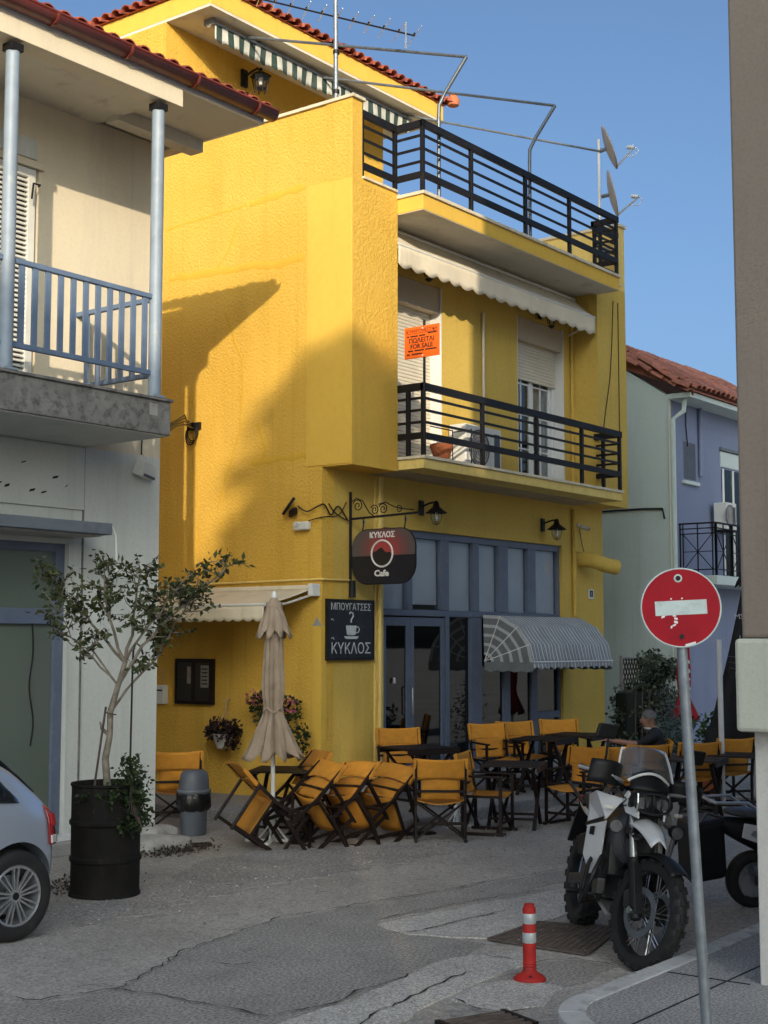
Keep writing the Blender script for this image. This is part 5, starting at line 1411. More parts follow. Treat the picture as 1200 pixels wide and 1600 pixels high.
MB().tube([(-0.02, 3.0, 2.80), (-0.02, 0.0, 2.82), (0.0, -0.025, 2.82), (0.55, -0.025, 2.82)], 0.014, 6).build('conduit', M['yellow_pale'], smooth=True, label='thin yellow conduit running above the passage awning to the sign', cat='conduit')
# security camera, vent duct and house number at the right
sc_ = thing('security_camera', 'small white security camera high on the right pier', 'camera', (6.70, -0.05, 3.92))
MB().cyl((6.66, -0.005, 3.94), (6.66, -0.03, 3.94), 0.045, n=12).build('base', M['plastic_white'], sc_)
MB().cyl((6.66, -0.04, 3.93), (6.70, -0.19, 3.88), 0.038, n=12).build('body', M['plastic_white'], sc_, smooth=True)
MB().cyl((6.70, -0.19, 3.88), (6.702, -0.195, 3.878), 0.03, n=12).build('lens', M['plastic_black'], sc_)
MB().tube([(6.68, -0.02, 3.88), (6.75, -0.02, 3.65), (6.80, -0.04, 3.48)], 0.006, 5).build('cable', M['iron'], sc_)
du = thing('vent_duct', 'yellow painted vent duct bending out from the right pier', 'duct', (6.75, -0.2, 3.35))
MB().tube([(6.66, 0.02, 3.38), (6.66, -0.10, 3.38), (6.70, -0.26, 3.36), (6.84, -0.42, 3.28), (7.02, -0.52, 3.25)], 0.125, 16).build('duct', M['yellow_shade'], du, smooth=True)
MB().cyl((7.02, -0.52, 3.25), (7.03, -0.526, 3.248), 0.105, n=16).build('mouth', M['plastic_black'], du)
MB().cyl((6.66, 0.0, 3.38), (6.66, -0.02, 3.38), 0.14, n=16).build('collar', M['yellow_shade'], du)
hn = thing('number_plate', 'small white house number plate on the right pier', 'sign', (7.04, -0.01, 2.8))
MB().box(6.96, 7.14, -0.02, -0.001, 2.74, 2.90).build('plate', M['plastic_white'], hn, bev=0.004)
MB().box(7.0, 7.10, -0.026, -0.02, 2.77, 2.88).build('field', M['sign_navy'], hn)
text_mesh('1', 0.09, M['letter_white'], hn, (7.05, -0.0265, 2.79), (1,0,0), (0,0,1), depth=0.001)
# for-sale board on the balcony corner
fs_ = thing('sale_board', 'orange for sale board on a black stake at the balcony railing corner', 'sign', (0.93, -0.93, 5.4))
MB().cyl((0.945, -0.955, 4.60), (0.945, -0.955, 6.24), 0.018, n=8).build('stake', M['iron'], fs_)
MB().box(0.905, 0.922, -1.22, -0.66, 5.74, 6.16).build('board', M['sign_orange'], fs_, bev=0.003)
U = (0,-1,0); Z = (0,0,1)
text_mesh('ΚΤΗΜΑΤΟΜΕΣΙΤΙΚΗ', 0.054, M['letter_black'], fs_, (0.903, -0.94, 6.085), U, Z, depth=0.001, sx=0.95)
MB().box(0.9025, 0.904, -1.20, -0.68, 6.068, 6.073).build('rule', M['letter_black'], fs_)
for (y0, y1, z) in ((-0.70, -0.74, 6.025), (-0.76, -0.88, 6.025), (-0.90, -1.0, 6.025), (-1.04, -1.18, 6.045), (-0.72, -0.80, 5.83), (-0.83, -0.98, 5.83), (-1.0, -1.18, 5.83), (-0.70, -0.75, 5.785), (-0.78, -0.95, 5.785)):
    MB().box(0.9025, 0.904, y1, y0, z, z+0.018).build('small_print', M['letter_black'], fs_)
text_mesh('ΠΩΛΕΙΤΑΙ', 0.085, M['letter_black'], fs_, (0.903, -0.94, 5.945), U, Z, depth=0.001, bold=0.0018, sx=1.05)
text_mesh('FOR SALE', 0.085, M['letter_black'], fs_, (0.903, -0.94, 5.868), U, Z, depth=0.001, bold=0.0018)
for z in (6.13, 5.765): MB().cyl((0.90, -0.955, z), (0.906, -0.955, z), 0.012, n=8).build('bolt', M['letter_white'], fs_)
# balcony clutter: air conditioner, planters, dish
def air_con(name, label, x0, x1, y0, y1, z0, h, facing='y'):
    t = thing(name, label, 'air conditioner', ((x0+x1)/2, (y0+y1)/2, z0))
    MB().box(x0, x1, y0, y1, z0, z0+h).build('casing', M['plastic_white'], t, bev=0.015)
    c = Vector((x0+(x1-x0)*0.36, y0-0.004, z0+h*0.5)); r = h*0.40
    MB().tube([c+Vector((r*math.cos(k*math.pi/14), 0, r*math.sin(k*math.pi/14))) for k in range(28)], 0.012, 6, closed=True).build('fan_ring', M['plastic_grey'], t)
    for k in range(1, 5):
        rk = r*k/5
        MB().tube([c+Vector((rk*math.cos(j*math.pi/10), 0, rk*math.sin(j*math.pi/10))) for j in range(20)], 0.004, 5, closed=True).build('grille_ring', M['plastic_grey'], t)
    MB().cyl(c+Vector((0, 0.003, 0)), c+Vector((0, 0.0035, 0)), r, n=24).build('fan_well', M['dish'], t)
    MB().box(x1-0.20, x1-0.05, y0-0.003, y0+0.01, z0+0.08, z0+h-0.08).build('panel', M['plastic_grey'], t)
    for xx in (x0+0.12, x1-0.12): MB().box(xx-0.03, xx+0.03, y0-0.02, y1+0.02, z0-0.05, z0).build('foot', M['plastic_black'], t)
    return t
air_con('air_conditioner', 'white air conditioner unit on the balcony floor behind the railing', 2.80, 3.75, -0.36, -0.06, 4.50, 0.66)
t = air_con('air_conditioner', 'white air conditioner unit on the lilac house balcony wall', 12.95, 13.45, 0.12, 0.40, 4.30, 0.55)
pl = thing('flower_pot', 'terracotta pot with a carved rim on the balcony behind the railing', 'pot', (2.35, -0.45, 4.45))
MB().lathe([(0.08, 0.0), (0.10, 0.10), (0.15, 0.25), (0.17, 0.30), (0.165, 0.33), (0.12, 0.32), (0.0, 0.30)], (2.20, -0.35, 4.45), 18).build('pot', M['terracotta'], pl, smooth=True)
ct = thing('clothes_rack', 'small folding rack of dark rods standing on the balcony', 'rack', (2.5, -0.6, 4.45))
for a, b in (((2.0, -0.62, 4.98), (2.55, -0.62, 4.98)), ((2.55, -0.62, 4.46), (2.55, -0.62, 5.02)), ((2.55, -0.3, 4.46), (2.55, -0.3, 5.02)), ((2.0, -0.3, 5.02), (2.55, -0.3, 5.02)), ((2.55, -0.62, 5.0), (2.55, -0.3, 5.0))):
    MB().tube([a, b], 0.009, 6).build('rod', M['iron'], ct)
# passage wall: notice case, letter box, hanging baskets
nc = thing('notice_case', 'dark wooden two door notice case on the yellow passage wall', 'notice case', (-0.05, 2.2, 1.16))
MB().box(-0.06, 0.0, 1.86, 2.58, 1.17, 1.79).build('case', M['wood'], nc, bev=0.006)
for y0 in (1.90, 2.24):
    MB().box(-0.068, -0.062, y0, y0+0.30, 1.22, 1.74).build('pane', M['glass'], nc)
    for q in ((y0-0.02, y0, 1.20, 1.76), (y0+0.30, y0+0.32, 1.20, 1.76), (y0, y0+0.30, 1.74, 1.76), (y0, y0+0.30, 1.20, 1.22)):
        MB().box(-0.078, -0.06, q[0], q[1], q[2], q[3]).build('door_frame', M['wood'], nc)
MB().box(-0.0615, -0.0605, 1.93, 2.08, 1.40, 1.70).build('notice', M['paper'], nc)
MB().box(-0.0615, -0.0605, 2.27, 2.34, 1.45, 1.68).build('notice', M['paper'], nc)
for k in range(5): MB().box(-0.0618, -0.0614, 1.95, 2.06, 1.44+k*0.05, 1.46+k*0.05).build('print', M['letter_black'], nc)
lb = thing('letter_box', 'small white letter box on the passage wall beside the white house', 'letter box', (-0.05, 2.85, 1.2))
MB().box(-0.10, 0.0, 2.76, 2.94, 1.16, 1.42).build('box', M['plastic_white'], lb, bev=0.012)
MB().box(-0.11, -0.1, 2.78, 2.92, 1.34, 1.36).build('slot', M['plastic_black'], lb)
MB().tube([(-0.02, 2.85, 1.42), (-0.03, 2.86, 1.55), (-0.02, 2.84, 1.66)], 0.008, 5).build('wire', M['rope'], lb)

# ------------------------------------------------------------------ foliage helpers
def leaves(m, pts, s0, s1, rnd, asp=0.5, droop=0.0, bend=0.25):
    for p in pts:
        s = rnd.uniform(s0, s1)
        d = Vector((rnd.gauss(0,1), rnd.gauss(0,1), rnd.gauss(0,0.8)-droop))
        if d.length < 1e-3: continue
        d.normalize()
        sd = d.cross(Vector((rnd.gauss(0,1), rnd.gauss(0,1), rnd.gauss(0,1))))
        if sd.length < 1e-3: continue
        sd.normalize(); nn = d.cross(sd)
        p = Vector(p)
        a = p; b = p+d*s*0.45+sd*s*asp*0.5+nn*s*bend*0.3; c = p+d*s; e = p+d*s*0.45-sd*s*asp*0.5+nn*s*bend*0.3
        m.add([a, b, c, e], [(0,1,2),(0,2,3)])
def leaf_obj(name, pts, s0, s1, mat, parent, seed, **k):
    rnd = random.Random(seed); m = MB(); leaves(m, pts, s0, s1, rnd, **k)
    o = m.build(name, mat, parent, recalc=False); o['kind'] = 'stuff'; return o
def cloud(c, r, n, rnd, shell=0.5):
    out = []
    for _ in range(n):
        d = Vector((rnd.gauss(0,1), rnd.gauss(0,1), rnd.gauss(0,1))).normalized()
        q = shell+(1-shell)*rnd.random()
        out.append(Vector(c)+Vector((d.x*r[0], d.y*r[1], d.z*r[2]))*q)
    return out

rnd = random.Random(77)
hb = thing('hanging_basket', 'white hanging basket of dark leaved plants on the yellow passage wall', 'plant', (-0.22, 1.50, 0.6))
MB().lathe([(0.08, 0), (0.11, 0.08), (0.135, 0.17), (0.14, 0.19), (0.12, 0.185), (0.0, 0.15)], (-0.22, 1.50, 0.62), 16).build('pot', M['ochre_pot'], hb, smooth=True)
for k in range(3):
    a = k*2.1+.3
    MB().tube([(-0.22+0.13*math.cos(a), 1.50+0.13*math.sin(a), 0.80), (-0.15, 1.52, 1.12)], 0.006, 5).build('cord', M['rope'], hb)
MB().tube([(-0.15, 1.52, 1.10), (-0.10, 1.56, 1.22), (-0.01, 1.60, 1.26)], 0.014, 6).build('hook', M['rope'], hb)
leaf_obj('foliage', cloud((-0.22, 1.50, 0.86), (0.22, 0.30, 0.15), 420, rnd), 0.04, 0.085, M['leaf_purple'], hb, 4, asp=0.8)
leaf_obj('foliage', cloud((-0.22, 1.34, 0.74), (0.13, 0.14, 0.14), 130, rnd), 0.04, 0.08, M['leaf_purple'], hb, 5, asp=0.8)
fb = thing('flower_basket', 'trailing pink geranium basket on the wall behind the closed parasol', 'plant', (-0.22, 0.55, 1.0))
MB().lathe([(0.08, 0), (0.13, 0.14), (0.14, 0.16), (0.0, 0.14)], (-0.22, 0.62, 0.98), 14).build('pot', M['ochre_pot'], fb, smooth=True)
MB().tube([(-0.22, 0.62, 1.1), (-0.01, 0.62, 1.22)], 0.01, 5).build('hook', M['rope'], fb)
leaf_obj('foliage', cloud((-0.24, 0.80, 1.20), (0.16, 0.24, 0.18), 240, rnd)+cloud((-0.24, 0.35, 1.15), (0.16, 0.22, 0.2), 200, rnd)+cloud((-0.24, 0.12, 0.80), (0.10, 0.14, 0.22), 130, rnd)+cloud((-0.24, 0.75, 0.95), (0.10, 0.14, 0.2), 90, rnd), 0.035, 0.075, M['leaf_dark'], fb, 6, asp=0.8)
leaf_obj('flowers', cloud((-0.27, 0.85, 1.28), (0.15, 0.18, 0.13), 70, rnd)+cloud((-0.27, 0.32, 1.20), (0.14, 0.14, 0.12), 55, rnd), 0.03, 0.06, M['petal'], fb, 7, asp=1.0)

# pine behind the camera whose crown shades the middle of the side wall
pn = thing('pine_tree', 'tall umbrella pine standing across the crossing behind the photographer', 'tree', tuple(at_sun(-0.15, 22)+Vector((0, 0, RZ))))
pb = at_sun(-0.15, 22)
MB().tube([pb+Vector((0,0,RZ)), pb+Vector((0.1,0,6)), pb+Vector((0,0.1,12)), pb+Vector((0,0,16))], [0.32, 0.26, 0.2, 0.1], 12).build('trunk', M['bark_dark'], pn, smooth=True)
rp = random.Random(5); pts = []
zc = 4.55+11.66
for k in range(95):
    d = Vector((rp.gauss(0,1), rp.gauss(0,1), rp.gauss(0,0.9))).normalized()*rp.uniform(0.25, 1.0)
    c = pb+Vector((d.x*1.05, d.y*1.05, zc+d.z*1.75))
    if k > 70: c = pb+lat*-0.85+Vector((d.x*0.6, d.y*0.6, zc-0.75+d.z*0.9))
    pts += cloud(c, (0.34, 0.34, 0.28), 95, rp, 0.2)
leaf_obj('crown', pts, 0.20, 0.36, M['leaf_pine'], pn, 9, asp=0.4)
for k in range(10):
    a = rp.uniform(0, 6.28); z = zc+rp.uniform(-1.6, 1.0)
    MB().tube([pb+Vector((0,0,z-0.3)), pb+Vector((math.cos(a)*0.9, math.sin(a)*0.9, z+0.2))], [0.05, 0.02], 6).build('limb', M['bark_dark'], pn)

# ------------------------------------------------------------------ director's chairs
def canvas_sheet(m, fn, nx=8, ny=6): return m.grid(nx, ny, fn)
def make_chair():
    """faces -Y; origin on the floor under the seat centre"""
    root = bpy.data.objects.new('folding_chair', None); COL.objects.link(root); root.empty_display_size = 0.2
    tag(root, 'folding chair', 'chair', 'orange canvas folding chairs outside the cafe')
    w, dp = 0.27, 0.22
    wd = M['wood']
    for s in (-1, 1):
        MB().bar((s*w, -dp, 0.03), (s*w, -dp, 0.635), 0.026, 0.036, up=(0,1,0)).build('front_post', wd, root)
        MB().bar((s*w, dp, 0.40), (s*w, dp+0.075, 0.885), 0.026, 0.036, up=(0,1,0)).build('back_post', wd, root)
        MB().bar((s*w, dp, 0.03), (s*w, dp, 0.42), 0.024, 0.034, up=(0,1,0)).build('rear_leg', wd, root)
        MB().bar((s*w, -dp-0.05, 0.648), (s*w, dp+0.055, 0.655), 0.055, 0.022).build('armrest', wd, root, bev=0.005)
        MB().bar((s*w, -dp-0.06, 0.018), (s*w, dp+0.05, 0.018), 0.030, 0.036).build('runner', wd, root, bev=0.004)
        MB().bar((s*w*0.97, -dp-0.01, 0.43), (s*w*0.97, dp+0.01, 0.43), 0.026, 0.03).build('seat_rail', wd, root)
        for e in (-1, 1):
            yy = e*(dp-0.025)+0.012*s
            MB().bar((-s*w*0.95, yy, 0.04), (s*w*0.95, yy, 0.42), 0.020, 0.034, up=(0,1,0)).build('cross_leg', wd, root)
    MB().bar((-w, dp+0.012, 0.20), (w, dp+0.012, 0.20), 0.018, 0.03).build('stretcher', wd, root)
    MB().bar((-w, -dp-0.012, 0.145), (w, -dp-0.012, 0.145), 0.018, 0.03).build('stretcher', wd, root)
    MB().bar((-w, dp+0.026, 0.55), (w, dp+0.026, 0.55), 0.016, 0.028).build('back_slat', wd, root)
    m = MB(); m.grid(10, 6, lambda a, b: (-w+2*w*a, -dp+2*dp*b, 0.447-0.045*math.sin(math.pi*a)))
    m.build('seat', M['canvas'], root, smooth=True, thick=0.006)
    m = MB()
    m.grid(12, 6, lambda a, b: (-(w+0.022)+2*(w+0.022)*a, dp+0.028+0.045*b+0.035*math.sin(math.pi*a), 0.685+0.205*b+0.018*abs(2*a-1)**2*(b-0.5)*2))
    m.build('backrest', M['canvas'], root, smooth=True, thick=0.008)
    for s in (-1, 1):
        MB().bar((s*(w+0.01), dp+0.028, 0.685), (s*(w+0.01), dp+0.082, 0.900), 0.040, 0.046, up=(0,1,0)).build('canvas_sleeve', M['canvas'], root, bev=0.012)
    m = MB()                                    # the canvas that hangs from the backrest to the seat
    m.grid(8, 8, lambda a, b: (-(w*0.78)+2*w*0.78*a*(1), dp-0.02+0.035*b+0.03*math.sin(math.pi*a)*b+0.02*math.sin(math.pi*b), 0.45+0.24*b))
    m.build('back_panel', M['canvas'], root, smooth=True, thick=0.006)
    return root
chair = make_chair()
chair_used = [False]
def put_chair(loc, rot, label):
    if not chair_used[0]:
        chair_used[0] = True; o = chair
    else:
        o = copy_tree(chair)
    o.location = loc; o.rotation_euler = rot if isinstance(rot, tuple) else (0, 0, rot)
    o['label'] = label
    return o
put_chair((-2.05, 0.55, RZ), R(-35+180), 'orange canvas chair beside the grey litter bin in the passage')
put_chair((0.80, -0.72, 0.0), R(-38), 'orange canvas chair against the cafe door behind the small slatted table')
put_chair((-1.02, -2.55, RZ), R(128), 'orange canvas chair turned away from us between the pile and the white pole foot')
put_chair((-0.22, -2.66, RZ), R(18), 'orange canvas chair left of the dark square table, facing it')
put_chair((2.42, -1.10, 0.0), R(-30), 'orange canvas chair by the shop window, left of the pair behind the square table')
put_chair((3.08, -1.12, 0.0), R(-30), 'orange canvas chair by the shop window, right of the pair behind the square table')
put_chair((3.90, -1.30, 0.0), R(-42), 'orange canvas chair close to the right pier beside the hedge')
put_chair((1.02, -3.10, RZ), R(-95), 'orange canvas chair right of the dark square table, turned left towards it')
put_chair((1.80, -3.12, RZ), R(150), 'orange canvas chair behind the motorcycle handlebar with its back to us')
put_chair((2.86, -3.12, RZ), R(-150), 'orange canvas chair that the grey haired person sits on')
put_chair((2.30, -3.30, RZ), R(140), 'orange canvas chair left of the seated person, its back to us')
put_chair((3.05, -3.62, RZ), R(142), 'orange canvas chair behind the motorcycle windscreen, its back to us')
put_chair((4.05, -3.66, RZ), R(146), 'orange canvas chair right of the sign pole below the black parasol')
# the pile: chairs tipped against a table under the closed parasol
put_chair((-2.42, -1.50, RZ+0.11), (R(55), R(4), R(-118)), 'chair tipped towards the litter bin at the left end of the pile')
put_chair((-2.52, -1.62, RZ+0.10), (R(54), R(-3), R(70)), 'orange canvas chair tipped forward in the middle of the pile, nearest to us')
put_chair((-2.14, -1.82, RZ+0.10), (R(57), R(3), R(80)), 'orange canvas chair tipped forward second from the right in the pile')
put_chair((-1.76, -1.98, RZ+0.09), (R(61), R(-5), R(86)), 'orange canvas chair tipped lowest at the outer right of the pile')
put_chair((-2.02, -1.10, RZ+0.13), (R(50), 0, R(62)), 'orange canvas chair tipped forward at the back of the pile, only its top edge showing')
# ------------------------------------------------------------------ tables
def make_table(sx, sy, h, slat=True):
    root = bpy.data.objects.new('folding_table', None); COL.objects.link(root); root.empty_display_size = 0.2
    tag(root, 'table', 'table', 'dark wooden tables outside the cafe')
    n = 8
    for k in range(n):
        a = -sx/2 + sx*k/n; MB().box(a+0.003, a+sx/n-0.003, -sy/2, sy/2, h-0.022, h).build('slat', M['wood'], root)
    for e in (-1, 1):
        MB().box(-sx/2, sx/2, e*sy/2-0.02*(1+e)-0.0, e*sy/2+0.02*(1-e), h-0.07, h-0.0225).build('apron', M['wood'], root)
    for e in (-1, 1):
        for s in (-1, 1):
            MB().bar((s*sx*0.42, e*sy*0.38, 0.0), (-s*sx*0.40, e*sy*0.38+0.014*s, h-0.05), 0.026, 0.042, up=(0,1,0)).build('leg', M['wood'], root)
    for s in (-1, 1):
        MB().bar((s*sx*0.34, -sy*0.38, 0.12), (s*sx*0.34, sy*0.38, 0.12), 0.022, 0.03).build('stretcher', M['wood'], root)
    return root
tb = make_table(0.74, 0.70, 0.74)
tb.location = (0.42, -2.62, RZ); tb.rotation_euler = (0, 0, R(24)); tb['label'] = 'dark square wooden table between two facing orange chairs'
for loc, rz, lab in (((0.18, -1.40, 0.0), -20, 'dark slatted table in front of the cafe door'), ((2.55, -1.75, 0.0), 10, 'dark table under the striped awning before the pair of chairs'),
                     ((3.55, -1.72, 0.0), 8, 'dark table near the right pier below the end of the striped awning'), ((2.35, -4.02, RZ), 14, 'dark table behind the motorcycle near the seated person'),
                     ((3.30, -4.20, RZ), 14, 'dark table end right of the sign pole before the far orange chair'), ((-1.78, -0.95, RZ), 30, 'dark table hidden in the pile of tipped chairs')):
    o = copy_tree(tb); o.location = loc; o.rotation_euler = (0, 0, R(rz)); o['label'] = lab

# ------------------------------------------------------------------ parasols
def closed_parasol(name, label, base, h, r_low, mat, seed, hem, top_r=0.035, folds=9, tie=None, foot=True, head=0.5, flare=None):
    t = thing(name, label, 'parasol', base)
    b = Vector(base)
    MB().cyl(b+Vector((0,0,0.0)), b+Vector((0,0,h)), 0.024, n=10).build('pole', M['white_paint'], t, smooth=True)
    rnd = random.Random(seed); ph = [rnd.uniform(0, 6.28) for _ in range(4)]
    def shape(z0, z1, rad, nz, fold):
        m = MB(); N = 54
        for i in range(nz+1):
            f = i/nz; z = z0+(z1-z0)*f
            for k in range(N):
                a = 2*math.pi*k/N
                q = 1 + fold(f)*(math.sin(folds*a+ph[0]+1.3*math.sin(f*3+ph[1]))*0.7+math.sin(folds*2*a+ph[2]+f*2)*0.3)
                rr_ = rad(f)*q
                zz = z + (0.05*math.sin(folds*a+ph[3])*(1-min(1, f*6)) if f < 0.17 else 0)
                m.v.append((b.x+rr_*math.cos(a), b.y+rr_*math.sin(a), b.z+zz))
        for i in range(nz):
            for k in range(N):
                m.f.append([i*N+k, i*N+(k+1) % N, (i+1)*N+(k+1) % N, (i+1)*N+k]); m.mi.append(0)
        return m
    tie = tie or (hem+(h-hem)*0.33)
    def rad(f):
        z = hem+(h-0.1-hem)*f
        waist = 1-0.34*math.exp(-((z-tie)/0.16)**2)
        return flare(f) if flare else (0.085 + r_low*0.10*(1-f) + r_low*0.42*(1-f)**5)*waist
    shape(hem, h-0.06, rad, 40, lambda f: 0.30*(1-f)+0.05).build('canopy', mat, t, smooth=True, thick=0.006)
    shape(h-head, h+0.0, lambda f: 0.155*(1-f)**0.75+0.02, 14, lambda f: 0.22*(1-f)).build('vent_cap', mat, t, smooth=True, thick=0.006)
    rt = rad((tie-hem)/(h-0.1-hem))
    MB().tube([b+Vector((rt*1.12*math.cos(k*math.pi/14), rt*1.12*math.sin(k*math.pi/14), tie+0.02*math.sin(k))) for k in range(28)], 0.018, 6, closed=True).build('tie', mat, t, smooth=True)
    MB().lathe([(0.0, 0.09), (0.028, 0.07), (0.034, 0.03), (0.03, 0.0)], b+Vector((0,0,h-0.02)), 12).build('finial', M['white_paint'], t, smooth=True)
    if foot:
        for k in range(4):
            a = k*math.pi/2+0.5
            MB().bar(b+Vector((0,0,0.02)), b+Vector((math.cos(a)*.3, math.sin(a)*.3, 0.015)), 0.05, 0.03).build('foot', M['white_paint'], t, bev=0.006)
            MB().bar(b+Vector((math.cos(a)*.16, math.sin(a)*.16, 0.03)), b+Vector((0, 0, 0.22)), 0.02, 0.02).build('brace', M['white_paint'], t)
        MB().cyl(b, b+Vector((0,0,0.42)), 0.036, n=12).build('socket', M['white_paint'], t, smooth=True)
    return t
closed_parasol('closed_parasol', 'closed beige parasol tied round its pole above the pile of chairs', (-2.27, -1.21, RZ), 2.66, 0.36, M['parasol'], 3, 0.92, tie=1.42, head=0.42)
closed_parasol('closed_parasol', 'closed black parasol with chalky logos beside the right corner building', (5.04, -3.66, RZ), 3.28, 0.85, M['parasol_black'], 8, 0.62, folds=7, foot=True, tie=0.75, head=0.3, flare=lambda f: 0.05+0.50*(1-f))
closed_parasol('closed_parasol', 'closed red parasol with white script behind the sign pole', (7.3, -1.55, 0.0), 2.30, 0.20, M['parasol_red'], 12, 0.80, folds=6, tie=1.15, head=0.3)
# empty white parasol stand
ws = thing('parasol_stand', 'empty white parasol stand left of the facing orange chair', 'stand', (0.05, -2.05, RZ))
MB().cyl((0.05, -2.05, RZ), (0.05, -2.05, RZ+0.75), 0.020, n=10).build('tube', M['white_paint'], ws, smooth=True)
MB().cyl((0.05, -2.05, RZ), (0.05, -2.05, RZ+0.40), 0.036, n=10).build('socket', M['white_paint'], ws, smooth=True)
for k in range(4):
    a = k*math.pi/2+0.2
    MB().bar((0.05, -2.05, RZ+0.015), (0.05+math.cos(a)*.26, -2.05+math.sin(a)*.26, RZ+0.012), 0.045, 0.024).build('foot', M['white_paint'], ws, bev=0.005)
    MB().bar((0.05+math.cos(a)*.13, -2.05+math.sin(a)*.13, RZ+0.02), (0.05, -2.05, RZ+0.19), 0.016, 0.016).build('brace', M['white_paint'], ws)
# litter bin
bn = thing('litter_bin', 'grey plastic litter bin with domed lid and black bag', 'bin', (-2.35, -0.12, RZ))
bc_ = (-2.38, -0.12, RZ)
MB().lathe([(0.15, 0.0), (0.155, 0.02), (0.17, 0.40), (0.175, 0.44), (0.16, 0.44), (0.0, 0.42)], bc_, 20, 1.0, 0.85).build('body', M['plastic_grey'], bn, smooth=True)
def bagmod(i, k, a): return 1+0.07*math.sin(a*7+i)+0.05*math.sin(a*13+2*i)
MB().lathe([(0.17, 0.27), (0.20, 0.31), (0.205, 0.38), (0.20, 0.46), (0.185, 0.49)], bc_, 40, 1.0, 0.85, bagmod).build('bag', M['bag_black'], bn, smooth=True)
MB().lathe([(0.20, 0.46), (0.205, 0.475), (0.20, 0.50), (0.185, 0.505), (0.18, 0.60), (0.165, 0.68), (0.13, 0.72), (0.0, 0.73)], bc_, 20, 1.0, 0.85).build('lid', M['plastic_grey'], bn, smooth=True)
MB().lathe([(0.208, 0.485), (0.212, 0.49), (0.212, 0.505), (0.206, 0.51)], bc_, 20, 1.0, 0.85).build('lid_rim', M['galv'], bn, smooth=True)
# loose plank lying by the pile
MB().obox((-3.15, -0.70, RZ+0.02), (0.26, -0.19, 0), (0.04, 0.055, 0), (0, 0, 0.012)).build('plank', M['wood'], label='dark loose board lying on the road left of the pile', cat='board')
MB().obox((-0.98, -2.02, RZ+0.02), (0.30, -0.22, 0), (0.04, 0.055, 0), (0, 0, 0.010)).build('plank', M['wood'], label='dark loose board lying on the road right of the pile', cat='board')

# ------------------------------------------------------------------ oil drum with a small tree
dm = thing('oil_drum', 'black rusty oil drum used as a planter in front of the white house', 'drum', (-5.55, -2.20, RZ))
DC = Vector((-5.55, -2.20, RZ)); DH = 0.95; DR = 0.295
prof = [(DR*0.98, 0.0), (DR+0.012, 0.0), (DR+0.012, 0.02), (DR, 0.035)]
for zb in (0.31, 0.62):
    prof += [(DR, zb-0.03), (DR+0.014, zb-0.012), (DR+0.014, zb+0.012), (DR, zb+0.03)]
prof += [(DR, DH-0.03), (DR+0.012, DH-0.02), (DR+0.012, DH), (DR-0.008, DH), (DR-0.010, DH-0.08)]
MB().lathe(prof, DC, 48, mod=lambda i, k, a: 1+0.008*math.sin(3*a+i*.7)+0.006*math.sin(7*a)).build('barrel', M['drum'], dm, smooth=35)
MB().lathe([(DR-0.012, 0.0), (0.15, 0.03), (0.0, 0.04)], DC+Vector((0,0,DH-0.08)), 24).build('soil', M['soil'], dm, smooth=True)
tr = thing('potted_tree', 'small sparse leafy tree growing out of the black oil drum', 'tree', tuple(DC+Vector((0,0,DH-0.05))))
rt = random.Random(19)
fork = DC+Vector((0.10, -0.10, 1.98))
def wig(a, b, n, amp):
    pts = []
    for i in range(n+1):
        f = i/n; p = Vector(a).lerp(Vector(b), f)
        k = math.sin(math.pi*f)
        pts.append(p+Vector((rt.uniform(-amp, amp), rt.uniform(-amp, amp), rt.uniform(-amp, amp)*.4))*k)
    return pts
trunk = [DC+Vector((0.02,0.0,DH-0.1)), DC+Vector((0.0,0.02,1.15)), DC+Vector((0.02,-0.01,1.35)), DC+Vector((0.03,0.0,1.55)), DC+Vector((0.07,-0.05,1.78)), fork]
MB().tube(trunk, [0.036, 0.031, 0.027, 0.028, 0.025, 0.021], 12).build('trunk', M['bark'], tr, smooth=True)
MB().tube([trunk[2], trunk[2]+Vector((-0.05, 0.05, 0.06)), trunk[2]+Vector((-0.06, 0.06, 0.12))], [0.02, 0.014, 0.006], 8).build('stub', M['bark'], tr, smooth=True)
# main limbs end where the crown spreads; the right limb reaches far towards the passage
cr_ = Vector((0.605, -0.797, 0)); fw = Vector((0.797, 0.605, 0))
def pt(right, fwd, z): return Vector((DC.x, DC.y, 0))+cr_*right+fw*fwd+Vector((0,0,z))
limbs = [([trunk[4], pt(0.30, -0.05, 1.98), pt(0.52, 0.02, 2.22), pt(0.78, 0.10, 2.45), pt(1.02, 0.12, 2.68)], 0.024, 1.0),
         ([trunk[3], pt(0.22, 0.1, 1.68), pt(0.42, 0.15, 1.90), pt(0.55, 0.2, 2.2), pt(0.74, 0.2, 2.42)], 0.018, 0.8),
         ([fork, pt(0.20, 0.05, 2.2), pt(0.22, 0.1, 2.45), pt(0.25, 0.1, 2.62)], 0.022, 0.9),
         ([fork, pt(0.02, -0.1, 2.22), pt(-0.02, -0.12, 2.42), pt(-0.02, -0.15, 2.62)], 0.022, 0.9),
         ([fork, pt(-0.12, 0.05, 2.12), pt(-0.26, 0.08, 2.28), pt(-0.44, 0.1, 2.42), pt(-0.50, 0.1, 2.58)], 0.020, 0.9),
         ([trunk[4], pt(-0.12, -0.1, 1.88), pt(-0.30, -0.15, 2.05), pt(-0.42, -0.15, 2.28)], 0.014, 0.6),
         ([fork, pt(0.34, -0.12, 2.12), pt(0.50, -0.15, 2.30), pt(0.60, -0.2, 2.45)], 0.018, 0.8)]
tips = []
